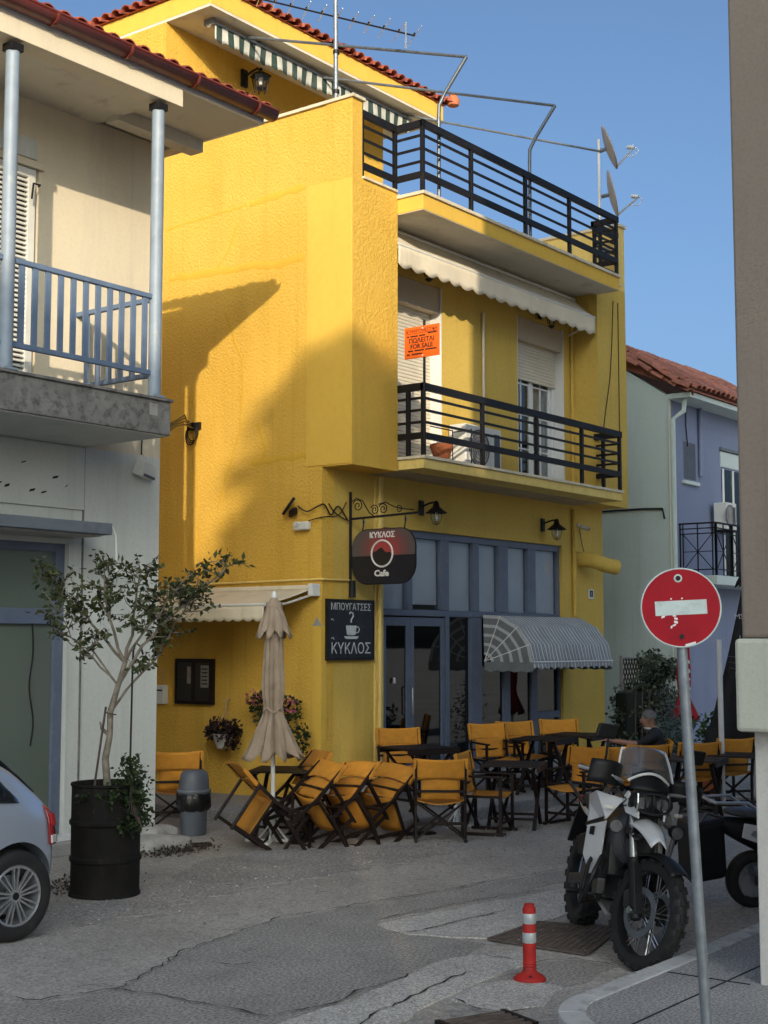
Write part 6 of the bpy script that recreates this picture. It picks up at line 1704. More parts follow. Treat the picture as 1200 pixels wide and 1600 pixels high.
for path, r0, wgt in limbs:
    pts = [path[0]]
    for a, b in zip(path[:-1], path[1:]): pts += wig(a, b, 3, 0.02)[1:]
    n = len(pts)
    MB().tube(pts, [0.72*r0*(1-0.72*i/(n-1)) for i in range(n)], 8).build('limb', M['bark'], tr, smooth=True)
    for i in range(n//3, n):
        for _ in range(3 if i < n-1 else 5):
            d = Vector((rt.gauss(0,1), rt.gauss(0,1), rt.uniform(-0.1, 1.3))).normalized()
            e = pts[i]+d*rt.uniform(0.12, 0.30)
            tips.append((pts[i], e))
tw = MB()
lp_ = []
for a, b in tips:
    mid = a.lerp(b, .5)+Vector((rt.uniform(-.03,.03), rt.uniform(-.03,.03), rt.uniform(-.02,.03)))
    tw.tube([a, mid, b], [0.006, 0.0045, 0.0025], 5)
    for k in range(10):
        lp_.append(a.lerp(b, rt.uniform(0.35, 1.08))+Vector((rt.gauss(0,.022), rt.gauss(0,.022), rt.gauss(0,.022))))
o = tw.build('twigs', M['bark'], tr); o['kind'] = 'stuff'
leaf_obj('crown', lp_, 0.040, 0.088, M['leaf_tree'], tr, 20, asp=0.52)
# bare low twigs
MB().tube([trunk[4], pt(-0.15, 0, 1.95), pt(-0.32, 0.0, 1.98), pt(-0.5, 0.02, 2.15), pt(-0.56, 0.02, 2.3)], [0.010, 0.008, 0.006, 0.004, 0.003], 6).build('bare_twig', M['bark'], tr)
sk = thing('support_stake', 'thin dark stake tied to the trunk of the drum tree', 'stake', tuple(DC+Vector((-0.1, 0, DH))))
MB().tube([pt(-0.10, -0.05, 0.72), pt(-0.01, -0.03, 1.45)], 0.010, 6).build('stake', M['bark_dark'], sk)
MB().tube([pt(-0.01, -0.03, 1.40), pt(0.08, -0.02, 1.38)], 0.006, 5).build('tie', M['bark_dark'], sk)
cn = MB().tube([pt(0.19, 0.06, 0.70), pt(0.20, 0.06, 1.80), pt(0.205, 0.06, 1.95), pt(0.23, 0.06, 2.0), pt(0.27, 0.06, 1.97), pt(0.29, 0.06, 1.90)], 0.009, 6)
cn.build('walking_stick', M['iron'], smooth=True, label='thin black crook handled stick standing in the oil drum', cat='stick')
sh = thing('trailing_shrub', 'dark leafy shrub spilling over the right side of the oil drum', 'plant', tuple(DC+Vector((0.2, -0.1, DH))))
rs = random.Random(23); ps_ = []
for (r_, f_, z_, rad, n_) in ((0.24, -0.12, 0.86, 0.17, 260), (0.30, -0.22, 0.68, 0.15, 230), (0.10, -0.28, 0.72, 0.12, 120), (0.34, -0.16, 0.50, 0.11, 120), (0.24, -0.28, 0.46, 0.10, 90), (-0.12, -0.30, 0.70, 0.08, 30), (0.22, -0.1, 0.97, 0.10, 110)):
    ps_ += cloud(pt(r_, f_, z_), (rad, rad, rad), n_, rs, 0.2)
leaf_obj('foliage', ps_, 0.028, 0.055, M['leaf_dark'], sh, 24, asp=0.7)
for k in range(6):
    MB().tube([pt(0.12, -0.05, DH+RZ-0.05), pt(0.24, -0.15, 0.86), pt(0.25+0.02*k, -0.26, 0.60-0.03*k)], 0.006, 5).build('stem', M['bark_dark'], sh)
# dry leaves round the drum and by the step
o = leaf_obj('leaf_litter', [Vector((rs.gauss(-5.45, .28), rs.gauss(-1.75, .16), RZ+0.01+abs(rs.gauss(0, .03)))) for _ in range(420)]+[Vector((rs.gauss(-3.55, .25), rs.gauss(-0.98, .12), RZ+0.01+abs(rs.gauss(0, .035)))) for _ in range(420)], 0.02, 0.05, M['leaf_dry'], None, 30, asp=0.6)
tag(o, 'dry leaves and weeds gathered behind the drum and at the corner stone', 'leaf litter')

# ------------------------------------------------------------------ planting beside the cafe
hd = thing('hedge', 'dark variegated hedge between the cafe and the grey green wall', 'hedge', (8.6, -0.2, 0))
rh = random.Random(41); hp = []
for k in range(46):
    c = (rh.uniform(7.72, 9.7), rh.uniform(-0.45, 0.10), rh.uniform(0.15, 1.55)*(1 if rh.random() < .8 else 1.12))
    hp += cloud(c, (0.26, 0.24, 0.24), 190, rh, 0.2)
leaf_obj('foliage', hp, 0.05, 0.10, M['leaf_hedge'], hd, 42, asp=0.75)
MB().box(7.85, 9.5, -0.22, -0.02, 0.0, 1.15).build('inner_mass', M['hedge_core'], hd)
for k in range(7): MB().tube([(7.8+0.25*k, -0.4, 0), (7.85+0.25*k, -0.4, 1.2)], 0.015, 6).build('stem', M['bark_dark'], hd)
lt = thing('lattice_fence', 'wooden diamond lattice fence above the hedge', 'fence', (9.5, 0.3, 0))
z0, z1 = 0.98, 1.75
for k in range(-5, 17):
    x = 8.7+k*0.105
    for s in (1, -1):
        xs = x if s == 1 else x+0.45
        p = Vector((xs, 0.30+0.012*s, z0)); q = Vector((xs+s*0.45, 0.30+0.012*s, z1))
        if p.x < 8.7 and q.x < 8.7 or p.x > 10.35 and q.x > 10.35: continue
        def clip(p, q):
            for lim, sg in ((8.7, 1), (10.35, -1)):
                for _ in range(2):
                    if (p.x-lim)*sg < 0: f = (lim-p.x)/(q.x-p.x); p = p.lerp(q, f)
                    if (q.x-lim)*sg < 0: f = (lim-q.x)/(p.x-q.x); q = q.lerp(p, f)
            return p, q
        p, q = clip(p, q)
        if (q-p).length > 0.05: MB().bar(p, q, 0.008, 0.020, up=(0,1,0)).build('lath', M['bark_dark'], lt)
for x in (8.68, 10.37): MB().box(x-0.025, x+0.025, 0.275, 0.325, 0, 1.78).build('post', M['concrete'], lt)
for z in (0.93, 1.74): MB().box(8.68, 10.37, 0.28, 0.32, z-0.015, z+0.015).build('rail', M['concrete'], lt)
bp_ = thing('potted_plant', 'bright green leafy plant behind the far orange chair', 'plant', (5.4, -2.9, RZ))
MB().lathe([(0.14, 0), (0.2, 0.30), (0.21, 0.33), (0.0, 0.30)], (5.25, -2.95, RZ), 16).build('pot', M['terracotta'], bp_, smooth=True)
leaf_obj('foliage', cloud((5.25, -2.95, 0.72), (0.42, 0.42, 0.30), 420, rh, 0.1), 0.06, 0.12, M['leaf_green'], bp_, 44, asp=0.45)
MB().tube([(5.25, -2.95, 0.1), (5.27, -2.93, 0.7)], 0.02, 6).build('stem', M['bark_dark'], bp_)
sp_ = thing('potted_plant', 'silvery blue plant beside the seated person', 'plant', (6.3, -1.9, 0))
leaf_obj('foliage', cloud((6.3, -1.80, 0.75), (0.34, 0.34, 0.62), 420, rh, 0.1), 0.06, 0.13, M['leaf_grey'], sp_, 45, asp=0.3)
MB().lathe([(0.13, 0), (0.18, 0.26), (0.19, 0.3), (0.0, 0.28)], (6.3, -1.80, 0), 16).build('pot', M['plastic_grey'], sp_, smooth=True)
wp = thing('wooden_post', 'thick grey wooden gate post behind the striped awning', 'post', (8.5, -0.2, 0))
MB().lathe([(0.13, 0), (0.12, 1.6), (0.14, 1.75), (0.20, 1.82), (0.19, 1.92), (0.10, 2.0), (0.0, 2.0)], (7.85, 0.45, 0), 10, mod=lambda i, k, a: 1+0.1*math.sin(3*a+i)).build('post', M['bark_dark'], wp, smooth=True)
lbn = thing('litter_bin', 'pale lilac plastic bin at the foot of the corner building', 'bin', (1.9, -5.3, RZ))
MB().lathe([(0.17, 0), (0.15, 0.10), (0.145, 0.55), (0.17, 0.62), (0.165, 0.70), (0.12, 0.74), (0.0, 0.76)], (3.7, -4.45, RZ), 14).build('body', M['litter'], lbn, smooth=True)
MB().lathe([(0.172, 0.56), (0.182, 0.6), (0.172, 0.64)], (3.7, -4.45, RZ), 14).build('band', M['white_paint'], lbn, smooth=True)
wpole = MB().cyl((3.32, -3.95, RZ), (3.30, -3.95, 2.05), 0.035, n=12)
wpole.build('white_pole', M['white_paint'], smooth=True, label='slim white pole just right of the no entry sign post', cat='pole')

# ------------------------------------------------------------------ no-entry sign at the near kerb
ns = thing('no_entry_sign', 'round red no entry sign on a leaning galvanised pole at the near kerb', 'sign', (-7.34, -8.58, 0))
PB = Vector((-7.34, -8.58, 0.0)); RGT = Vector((0.605, -0.797, 0)); FWD = Vector((0.797, 0.605, 0))
lean = (Vector((0,0,1)) - RGT*0.047).normalized()
MB().tube([PB, PB+lean*2.35], 0.0265, 16).build('pole', M['galv'], ns, smooth=True)
sc0 = PB+lean*2.18 - FWD*0.045
n_ = (-FWD*0.985 + RGT*-0.10 + Vector((0,0,0.02))).normalized()
su = n_.cross(Vector((0,0,1))).normalized()*-1; sv = n_.cross(su).normalized()
if sv.z < 0: sv = -sv
if su.dot(RGT) < 0: su = -su
su = (su+sv*0.045).normalized(); sv = (sv-su*sv.dot(su)).normalized()
SR = 0.196
def disc(c, r, t, n=48): 
    m = MB(); m.extr([(r*math.cos(2*math.pi*k/n), r*math.sin(2*math.pi*k/n)) for k in range(n)], c, su, sv, -n_*t); return m
disc(sc0, SR, 0.006).build('disc', M['sign_red'], ns)
MB().tube([sc0+su*(SR*math.cos(k*math.pi/24))+sv*(SR*math.sin(k*math.pi/24))-n_*0.004 for k in range(48)], 0.0055, 6, closed=True).build('rim', M['sign_white'], ns, smooth=True)
MB().obox(sc0+n_*0.002+sv*0.0, su*0.128, sv*0.036, n_*0.0015).build('white_bar', M['sign_white'], ns)
for v in (0.148, -0.145):
    MB().cyl(sc0+sv*v+su*-0.005, sc0+sv*v+su*-0.005+n_*0.006, 0.013, n=10).build('bolt', M['iron'], ns)
    MB().cyl(sc0+sv*v+su*-0.005, sc0+sv*v+su*-0.005+n_*0.002, 0.021, n=10).build('washer', M['sign_white'] if v > 0 else M['sign_red'], ns)
for u_ in (-0.046, 0.008): MB().cyl(sc0+su*u_+sv*0.046, sc0+su*u_+sv*0.046+n_*0.004, 0.0045, n=8).build('rivet', M['letter_white'], ns)
MB().obox(sc0+su*-0.062+sv*-0.062+n_*0.001, su*0.036, sv*0.040, n_*0.001).build('torn_sticker', M['sign_red'], ns)
rk = random.Random(6)
for k in range(9):
    a = R(150-k*28); p = sc0+su*(-0.062+0.034*math.cos(a))+sv*(-0.060+0.036*math.sin(a))+n_*0.0025
    MB().obox(p, su*rk.uniform(.004,.010)+sv*rk.uniform(-.004,.004), sv*rk.uniform(.003,.007), n_*0.0008).build('sticker_scrap', M['letter_white'], ns)
MB().obox(sc0+su*-0.055+sv*-0.018+n_*0.0025, su*0.030, sv*0.006, n_*0.0008).build('sticker_scrap', M['letter_black'], ns)
MB().obox(sc0+su*0.035+sv*(-SR+0.012)+n_*0.002, su*0.026+sv*.006, sv*0.006, n_*0.0012).build('chipped_edge', M['letter_white'], ns)
for v in (0.09, -0.09): MB().tube([sc0+sv*v-n_*0.006-su*0.04, sc0+sv*v-n_*0.045-su*0.045, sc0+sv*v-n_*0.085, sc0+sv*v-n_*0.045+su*0.045, sc0+sv*v-n_*0.006+su*0.04], 0.008, 6).build('clamp', M['galv'], ns)

# ------------------------------------------------------------------ red flexible bollard
bo = thing('bollard', 'short red rubber bollard with two reflective bands on the road', 'bollard', (-6.05, -6.77, RZ))
BC = (-6.05, -6.77, RZ+0.01)
MB().lathe([(0.105, 0.0), (0.103, 0.012), (0.085, 0.03), (0.055, 0.045), (0.043, 0.06), (0.045, 0.075), (0.041, 0.083), (0.045, 0.092), (0.041, 0.10), (0.045, 0.108), (0.041, 0.116), (0.042, 0.13), (0.0425, 0.445), (0.039, 0.455), (0.034, 0.458), (0.032, 0.475), (0.0, 0.478)], BC, 28).build('body', M['bollard_red'], bo, smooth=40)
for z in (0.265, 0.385):
    MB().lathe([(0.0432, z-0.032), (0.0440, z-0.030), (0.0440, z+0.030), (0.0432, z+0.032)], BC, 28).build('reflective_band', M['reflect'], bo, smooth=40)
MB().extr([(-0.012, 0), (0.012, 0), (0, 0.014)], Vector(BC)+Vector((-0.075, -0.052, 0.034)), (0.605,-0.797,0), (0.55,0.42,0.7), (0,0,0.002)).build('mould_mark', M['plastic_black'], bo)

# ------------------------------------------------------------------ wheels
def torus_ring(c, ax, r, w, n=40, prof=None):
    """tyre: cross-section profile (radial, axial) swept round the axle"""
    c = Vector(c); ax = Vector(ax).normalized(); ref = Vector((0,0,1)); u = ax.cross(ref).normalized(); v = u.cross(ax)
    m = MB(); P_ = len(prof)
    for i in range(n):
        a = 2*math.pi*i/n; d = u*math.cos(a)+v*math.sin(a)
        for (rr_, t) in prof: m.v.append(tuple(c+d*rr_+ax*t))
    for i in range(n):
        for k in range(P_):
            m.f.append([i*P_+k, i*P_+(k+1) % P_, ((i+1) % n)*P_+(k+1) % P_, ((i+1) % n)*P_+k]); m.mi.append(0)
    return m
def tyre_prof(R_, w, side): return [(R_, -w*0.32), (R_+0.006, 0), (R_, w*0.32), (R_-0.012, w*0.44), (R_-side*0.5, w*0.5), (R_-side, w*0.42), (R_-side, -w*0.42), (R_-side*0.5, -w*0.5), (R_-0.012, -w*0.44)]

# ------------------------------------------------------------------ silver hatchback, parked at the left, its tail in view
car = thing('hatchback_car', 'silver blue hatchback whose rear end enters at the left edge', 'car', (-8.6, -2.35, RZ))
CY0, CY1 = -3.22, -1.50; CX = -6.83           # nearside, offside, tail
CW = (CY0+CY1)/2; HW = (CY1-CY0)/2
def car_sec(x):                                # body outline at distance s behind the tail
    s = CX-x
    lerp = lambda t: t
    def pw(tab):
        for (a, b), (c, d) in zip(tab[:-1], tab[1:]):
            if s <= c: return b+(d-b)*(s-a)/(c-a) if c > a else d
        return tab[-1][1]
    zroof = pw([(0, 0.55), (0.03, 0.74), (0.06, 0.92), (0.16, 1.02), (0.42, 1.27), (0.72, 1.39), (1.5, 1.46), (2.3, 1.43), (2.75, 1.20), (3.05, 1.02), (3.5, 0.93), (3.85, 0.80), (3.95, 0.5)])
    zbelt = pw([(0, 0.55), (0.03, 0.70), (0.08, 0.86), (0.3, 0.93), (1.2, 0.94), (2.4, 0.92), (3.0, 0.90), (3.85, 0.72), (3.95, 0.45)])
    zlow = pw([(0, 0.42), (0.05, 0.30), (0.3, 0.24), (3.6, 0.22), (3.95, 0.35)])
    hw = HW*pw([(0, 0.72), (0.04, 0.86), (0.12, 0.93), (0.4, 0.985), (1.2, 1.0), (2.8, 0.99), (3.5, 0.93), (3.85, 0.8), (3.95, 0.6)])
    rw = hw*pw([(0, 0.95), (0.1, 0.90), (0.5, 0.76), (1.2, 0.74), (2.2, 0.75), (2.9, 0.84), (3.95, 0.9)])
    return zlow, zbelt, zroof, hw, rw
xs = [0, 0.015, 0.035, 0.07, 0.12, 0.2, 0.3, 0.42, 0.56, 0.72, 0.9, 1.1, 1.35, 1.6, 1.9, 2.2, 2.45, 2.7, 2.9, 3.1, 3.3, 3.5, 3.7, 3.82, 3.9, 3.95]
def car_ring(s):
    zl, zb, zr, hw, rw = car_sec(CX-s); x = CX-s
    half = [(0.0, zl), (hw*0.80, zl), (hw*0.95, zl+0.05), (hw*0.985, zl+(zb-zl)*0.35), (hw, zl+(zb-zl)*0.62), (hw*0.985, zl+(zb-zl)*0.90), (hw*0.965, zb)]
    z2 = zb+(zr-zb)
    half += [(rw+(hw*0.955-rw)*0.62, zb+(zr-zb)*0.40), (rw+(hw*0.955-rw)*0.25, zb+(zr-zb)*0.78), (rw*0.93, zb+(zr-zb)*0.93), (rw*0.72, zb+(zr-zb)*0.985), (0.0, zr)]
    pts = [(x, CW-y, RZ+z) for y, z in half] + [(x, CW+y, RZ+z) for y, z in half[-2:0:-1]]
    return pts
m = MB(); rings = [car_ring(s) for s in xs]; n = len(rings[0])
WHX = CX-0.45; WHX2 = CX-3.15; WR = 0.325
for rg in rings: m.v.extend(rg)
for i in range(len(rings)-1):
    for k in range(n):
        m.f.append([i*n+k, i*n+(k+1) % n, (i+1)*n+(k+1) % n, (i+1)*n+k]); m.mi.append(0)
m.f.append(list(range(n))); m.mi.append(0); m.f.append([(len(rings)-1)*n+k for k in range(n)]); m.mi.append(0)
body = m.build('body', M['car'], car, smooth=55, sub=2)
def arch_cutter(x, side):
    y = CY0 if side < 0 else CY1
    me = MB().cyl((x, y-0.5*1, RZ+0.32), (x, y+0.5*1, RZ+0.32), 0.395, n=40).mesh('cut')
    return me
cutm = MB()
for xw in (WHX, WHX2):
    for yw in (CY0, CY1):
        cutm.cyl((xw, yw-0.26, RZ+WR), (xw, yw+0.26, RZ+WR), 0.385, n=44)
tmp = bpy.data.objects.new('cut_tmp', cutm.mesh('cut_tmp')); COL.objects.link(tmp)
md = body.modifiers.new('arches', 'BOOLEAN'); md.operation = 'DIFFERENCE'; md.object = tmp; md.solver = 'EXACT'
dg = bpy.context.evaluated_depsgraph_get(); dg.update()
nm = bpy.data.meshes.new_from_object(body.evaluated_get(dg)); body.modifiers.clear(); body.data = nm; nm.name = 'body'
nm.polygons.foreach_set('use_smooth', [True]*len(nm.polygons))
try: nm.set_sharp_from_angle(angle=R(50))
except Exception: pass
bpy.data.objects.remove(tmp)
for xw in (WHX, WHX2):
    for sgn, yw in ((-1, CY0), (1, CY1)):
        ax = Vector((0, sgn, 0)); wc_ = Vector((xw, yw-sgn*0.115, RZ+WR))
        ty = torus_ring(wc_, ax, WR, 0.2, 48, tyre_prof(WR, 0.205, 0.105)).build('wheel', M['rubber'], car, smooth=60)
        rimp = [(0.222, 0.088), (0.215, 0.095), (0.200, 0.090), (0.190, 0.02), (0.190, -0.08), (0.222, -0.088)]
        torus_ring(wc_, ax, 0.22, 0.2, 40, rimp).build('rim', M['rim'], ty, smooth=50)
        MB().cyl(wc_+ax*0.02, wc_+ax*0.082, 0.055, 0.045, n=20).build('hub', M['rim'], ty, smooth=40)
        MB().cyl(wc_+ax*0.082, wc_+ax*0.086, 0.028, n=16).build('hub_cap', M['plastic_black'], ty)
        MB().cyl(wc_-ax*0.03, wc_-ax*0.02, 0.14, n=28).build('brake_disc', M['steel_pole'], ty)
        MB().cyl(wc_-ax*0.09, wc_-ax*0.085, 0.19, n=28).build('wheel_well', M['plastic_black'], ty)
        for k in range(9):
            a = 2*math.pi*k/9+0.2; d = Vector((math.cos(a), 0, math.sin(a))); t_ = Vector((-math.sin(a), 0, math.cos(a)))
            for e in (-1, 1):
                MB().bar(wc_+d*0.045+ax*0.070+t_*0.010*e, wc_+d*0.205+ax*0.083+t_*0.022*e, 0.013, 0.022, up=tuple(ax)).build('spoke', M['rim'], ty)
    MB().box(xw-0.37, xw+0.37, CY0+0.22, CY1-0.22, RZ+0.25, RZ+0.72).build('wheel_housing', M['plastic_black'], car)
# windows follow the body: thin shells set just proud of the cabin sides
def shell(name, s0, s1, f0, f1, mat, side, off=0.004, ns=8, nf=4):
    def fn(a, b):
        s = s0+(s1-s0)*a; zl, zb, zr, hw, rw = car_sec(CX-s); f = f0(a)+(f1(a)-f0(a))*b
        tab = [(0.0, hw*0.965), (0.40, rw+(hw*0.955-rw)*0.62), (0.78, rw+(hw*0.955-rw)*0.25), (0.93, rw*0.93)]
        for (q0, y0), (q1, y1) in zip(tab[:-1], tab[1:]):
            if f <= q1: y = y0+(y1-y0)*(f-q0)/(q1-q0); break
        return (CX-s, CW+side*(y+off), RZ+zb+(zr-zb)*f)
    return MB().grid(ns, nf, fn).build(name, mat, car, smooth=True, thick=0.004)
for side in (-1, 1):
    shell('quarter_window', 0.42, 0.80, lambda a: 0.16, lambda a: 0.16+0.62*min(1, a*1.6+0.12), M['glass_car'], side, 0.010)
    shell('door_window', 0.90, 1.55, lambda a: 0.10, lambda a: 0.80, M['glass_car'], side, 0.010)
    shell('door_window', 1.65, 2.60, lambda a: 0.10, lambda a: 0.80-0.1*a, M['glass_car'], side, 0.010)
def tail_quad(name, z0, z1, w0, w1, mat, off):
    def fn(a, b):
        z = z0+(z1-z0)*b; 
        s = 0.0
        while s < 1.0 and car_sec(CX-s)[2] < z: s += 0.01
        return (CX-s+off, CW+(2*a-1)*(w0+(w1-w0)*b), RZ+z+off*0.5)
    return MB().grid(10, 8, fn).build(name, mat, car, smooth=True, thick=0.004)
tail_quad('rear_window', 1.03, 1.36, 0.66, 0.55, M['glass_car'], 0.012)
tail_quad('tailgate_trim', 0.97, 0.995, 0.5, 0.5, M['plastic_black'], 0.012)
def side_y(s, z):
    zl, zb, zr, hw, rw = car_sec(CX-s)
    tab = [(zl, hw*0.9), (zl+0.05, hw*0.95), (zl+(zb-zl)*0.35, hw*0.985), (zl+(zb-zl)*0.62, hw), (zl+(zb-zl)*0.90, hw*0.985), (zb, hw*0.965), (zb+(zr-zb)*0.4, rw+(hw*0.955-rw)*0.62), (zr, rw*0.8)]
    for (q0, y0), (q1, y1) in zip(tab[:-1], tab[1:]):
        if z <= q1: return y0+(y1-y0)*(z-q0)/max(1e-6, q1-q0)
    return tab[-1][1]
def lamp_patch(name, z0, z1, sa, sb, mat, side, off, parent):
    """lens wrapped round the rear corner between heights z0 and z1"""
    def fn(a, b):
        z = z0+(z1-z0)*b; s = sa(b)+(sb(b)-sa(b))*a
        return (CX-s+off*(1-a)*1.2, CW+side*(side_y(s, z)+off), RZ+z)
    return MB().grid(8, 8, fn).build(name, mat, parent, smooth=True, thick=0.012)
def tail_lamp(side):
    l = lamp_patch('tail_lamp', 0.655, 0.945, lambda b: 0.050+0.03*b*b, lambda b: 0.135+0.02*b, M['red_lens'], side, 0.012, car)
    lamp_patch('reversing_lens', 0.668, 0.725, lambda b: 0.062, lambda b: 0.128, M['clear_lens'], side, 0.020, l)
    lamp_patch('stop_lens', 0.79, 0.88, lambda b: 0.085, lambda b: 0.115+0.01*b, M['bollard_red'], side, 0.020, l)
tail_lamp(-1); tail_lamp(1)
MB().box(CX-0.35, CX-0.02, CY0+0.18, CY1-0.18, RZ+0.24, RZ+0.32).build('rear_valance', M['plastic_black'], car, bev=0.02)
MB().box(CX+0.0, CX+0.006, CW-0.26, CW+0.26, RZ+0.58, RZ+0.69).build('number_plate', M['letter_white'], car)
MB().cyl((CX-0.3, CY0+0.45, RZ+0.26), (CX-0.02, CY0+0.45, RZ+0.26), 0.03, n=12).build('exhaust', M['chrome'], car, smooth=True)
for side in (-1, 1):
    MB().obox((CX-2.62, CW+side*(HW+0.06), RZ+1.0), (0.05, 0.02*side, 0), (0, 0.09, 0), (0, 0, 0.06)).build('door_mirror', M['car'], car, bev=0.02)
for side in (-1, 1):
    for s in (0.98, 1.62, 2.66):
        pts = []
        for k in range(9):
            zl, zb, zr, hw, rw = car_sec(CX-s); z = zl+0.12+(zb-zl-0.14)*k/8
            f = (z-zl)/(zb-zl); yy = hw*(0.985+0.015*math.sin(math.pi*min(1, f/0.9)))
            pts.append((CX-s+0.05*(k/8)*(1 if s < 1 else 0), CW+side*(yy+0.001), RZ+z))
        MB().tube(pts, 0.004, 4).build('door_gap', M['plastic_black'], car)

# ------------------------------------------------------------------ white and black adventure motorcycle, facing us
bk = bpy.data.objects.new('motorcycle', None); COL.objects.link(bk)
tag(bk, 'white and black adventure motorcycle parked nose first at the near kerb', 'motorcycle')
# local frame: +X forward, +Y to the rider's left, origin on the ground between the wheels
WBF = 0.72; WBR = -0.72
def steer(p):                                         # turn the steered parts about the raked steering axis
    p = Vector(p); piv = Vector((0.40, 0, 0.95)); ax = Vector((-0.42, 0, 0.91)).normalized()
    return piv + Matrix.Rotation(R(20), 3, ax) @ (p-piv)
def steerdir(d): return Matrix.Rotation(R(20), 3, Vector((-0.42, 0, 0.91)).normalized()) @ Vector(d)
fc = steer((WBF, 0, 0.345)); fax = steerdir((0, 1, 0)).normalized()
drop = fc.z-0.342; 
def knobby(c, ax, R_, w, side, name, parent, nk):
    ty = torus_ring(c, ax, R_, w, 56, tyre_prof(R_-0.012, w, side)).build(name, M['rubber'], parent, smooth=60)
    u = Vector(ax).cross(Vector((0,0,1))).normalized(); v = u.cross(Vector(ax)); kn = MB()
    for i in range(nk):
        a = 2*math.pi*i/nk; d = u*math.cos(a)+v*math.sin(a); t_ = -u*math.sin(a)+v*math.cos(a)
        for k, o_ in enumerate((-0.40, -0.14, 0.14, 0.40)):
            if (i+k) % 2: continue
            kn.obox(Vector(c)+d*(R_-0.008-abs(o_)*0.035)+Vector(ax)*(o_*w), t_*(math.pi*R_/nk*0.95), Vector(ax)*(w*0.105), d*0.012)
    q = kn.build('tread_blocks', M['rubber'], ty); q['kind'] = 'stuff'
    return ty
def spoked(c, ax, R_, w, side, rim_r, parent, nk, ns_):
    ty = knobby(c, ax, R_, w, side, 'wheel', parent, nk)
    c = Vector(c); ax = Vector(ax)
    torus_ring(c, ax, rim_r, w, 44, [(rim_r+0.012, -0.035), (rim_r+0.012, 0.035), (rim_r-0.004, 0.038), (rim_r-0.016, 0.012), (rim_r-0.016, -0.012), (rim_r-0.004, -0.038)]).build('rim', M['plastic_black'], ty, smooth=50)
    MB().cyl(c-ax*0.055, c+ax*0.055, 0.032, n=16).build('hub', M['engine'], ty, smooth=40)
    u = ax.cross(Vector((0,0,1))).normalized(); v = u.cross(ax)
    for i in range(ns_):
        a = 2*math.pi*i/ns_; a2 = a+(0.28 if i % 2 else -0.28)
        p = c+(u*math.cos(a)+v*math.sin(a))*0.032+ax*(0.04 if i % 4 < 2 else -0.04)
        q = c+(u*math.cos(a2)+v*math.sin(a2))*(rim_r-0.012)
        MB().tube([p, q], 0.0035, 5).build('spoke', M['chrome'], ty)
    return ty
fw_ = spoked(fc, fax, 0.342, 0.086, 0.075, 0.262, bk, 46, 28)
rcn = Vector((WBR, 0, 0.318))
rw_ = spoked(rcn, Vector((0,1,0)), 0.318, 0.130, 0.085, 0.225, bk, 40, 24)
for sg in (1, -1):                                     # twin discs and calipers
    c = fc+fax*0.062*sg
    torus_ring(c, fax, 0.15, 0.004, 36, [(0.152, -0.003), (0.152, 0.003), (0.112, 0.003), (0.112, -0.003)]).build('brake_disc', M['steel_pole'], fw_)
    MB().obox(c+steerdir((-0.12, 0, 0.06)), steerdir((0.035, 0, 0.02)), fax*0.028, steerdir((-0.02, 0, 0.05))).build('caliper', M['engine'], bk, bev=0.008)
    MB().cyl(c+fax*0.05*sg-fax*0.03*sg, c+fax*0.085*sg, 0.022, n=12).build('axle_nut', M['chrome'], bk)
    lo = fc+fax*0.095*sg; hi = steer((0.44, 0.095*sg, 0.92))
    mid = lo.lerp(hi, 0.52)
    MB().tube([lo+(lo-hi).normalized()*0.05, mid], 0.031, 14).build('fork_leg', M['plastic_black'], bk, smooth=True)
    MB().tube([mid, hi], 0.0235, 14).build('fork_tube', M['gold_fork'], bk, smooth=True)
    MB().obox(lo.lerp(hi, 0.24)+steerdir((0.035, 0, 0)), steerdir((0.006, 0, 0)), fax*0.032, (hi-lo).normalized()*0.16).build('fork_guard', M['plastic_black'], bk, bev=0.006)
# front mudguard hugging the tyre
def guard(a, b):
    an = R(52+ 92*a); rr_ = 0.372; y = (b-0.5)*0.15
    p = fc+steerdir((math.cos(an)*rr_, 0, math.sin(an)*rr_ - 0.028*abs(2*b-1)**2))+fax*y
    return p
MB().grid(18, 6, guard).build('front_mudguard', M['plastic_black'], bk, smooth=True, thick=0.006)
for z, l in ((0.93, 0.125), (0.80, 0.125)):
    q = steer((0.44-0.42*(z-0.92)*-1*0+ (0.92-z)*0.46, 0, z)); MB().obox(q, steerdir((0.03, 0, 0)), fax*l, steerdir((0, 0, 0.022))).build('fork_yoke', M['engine'], bk, bev=0.008)
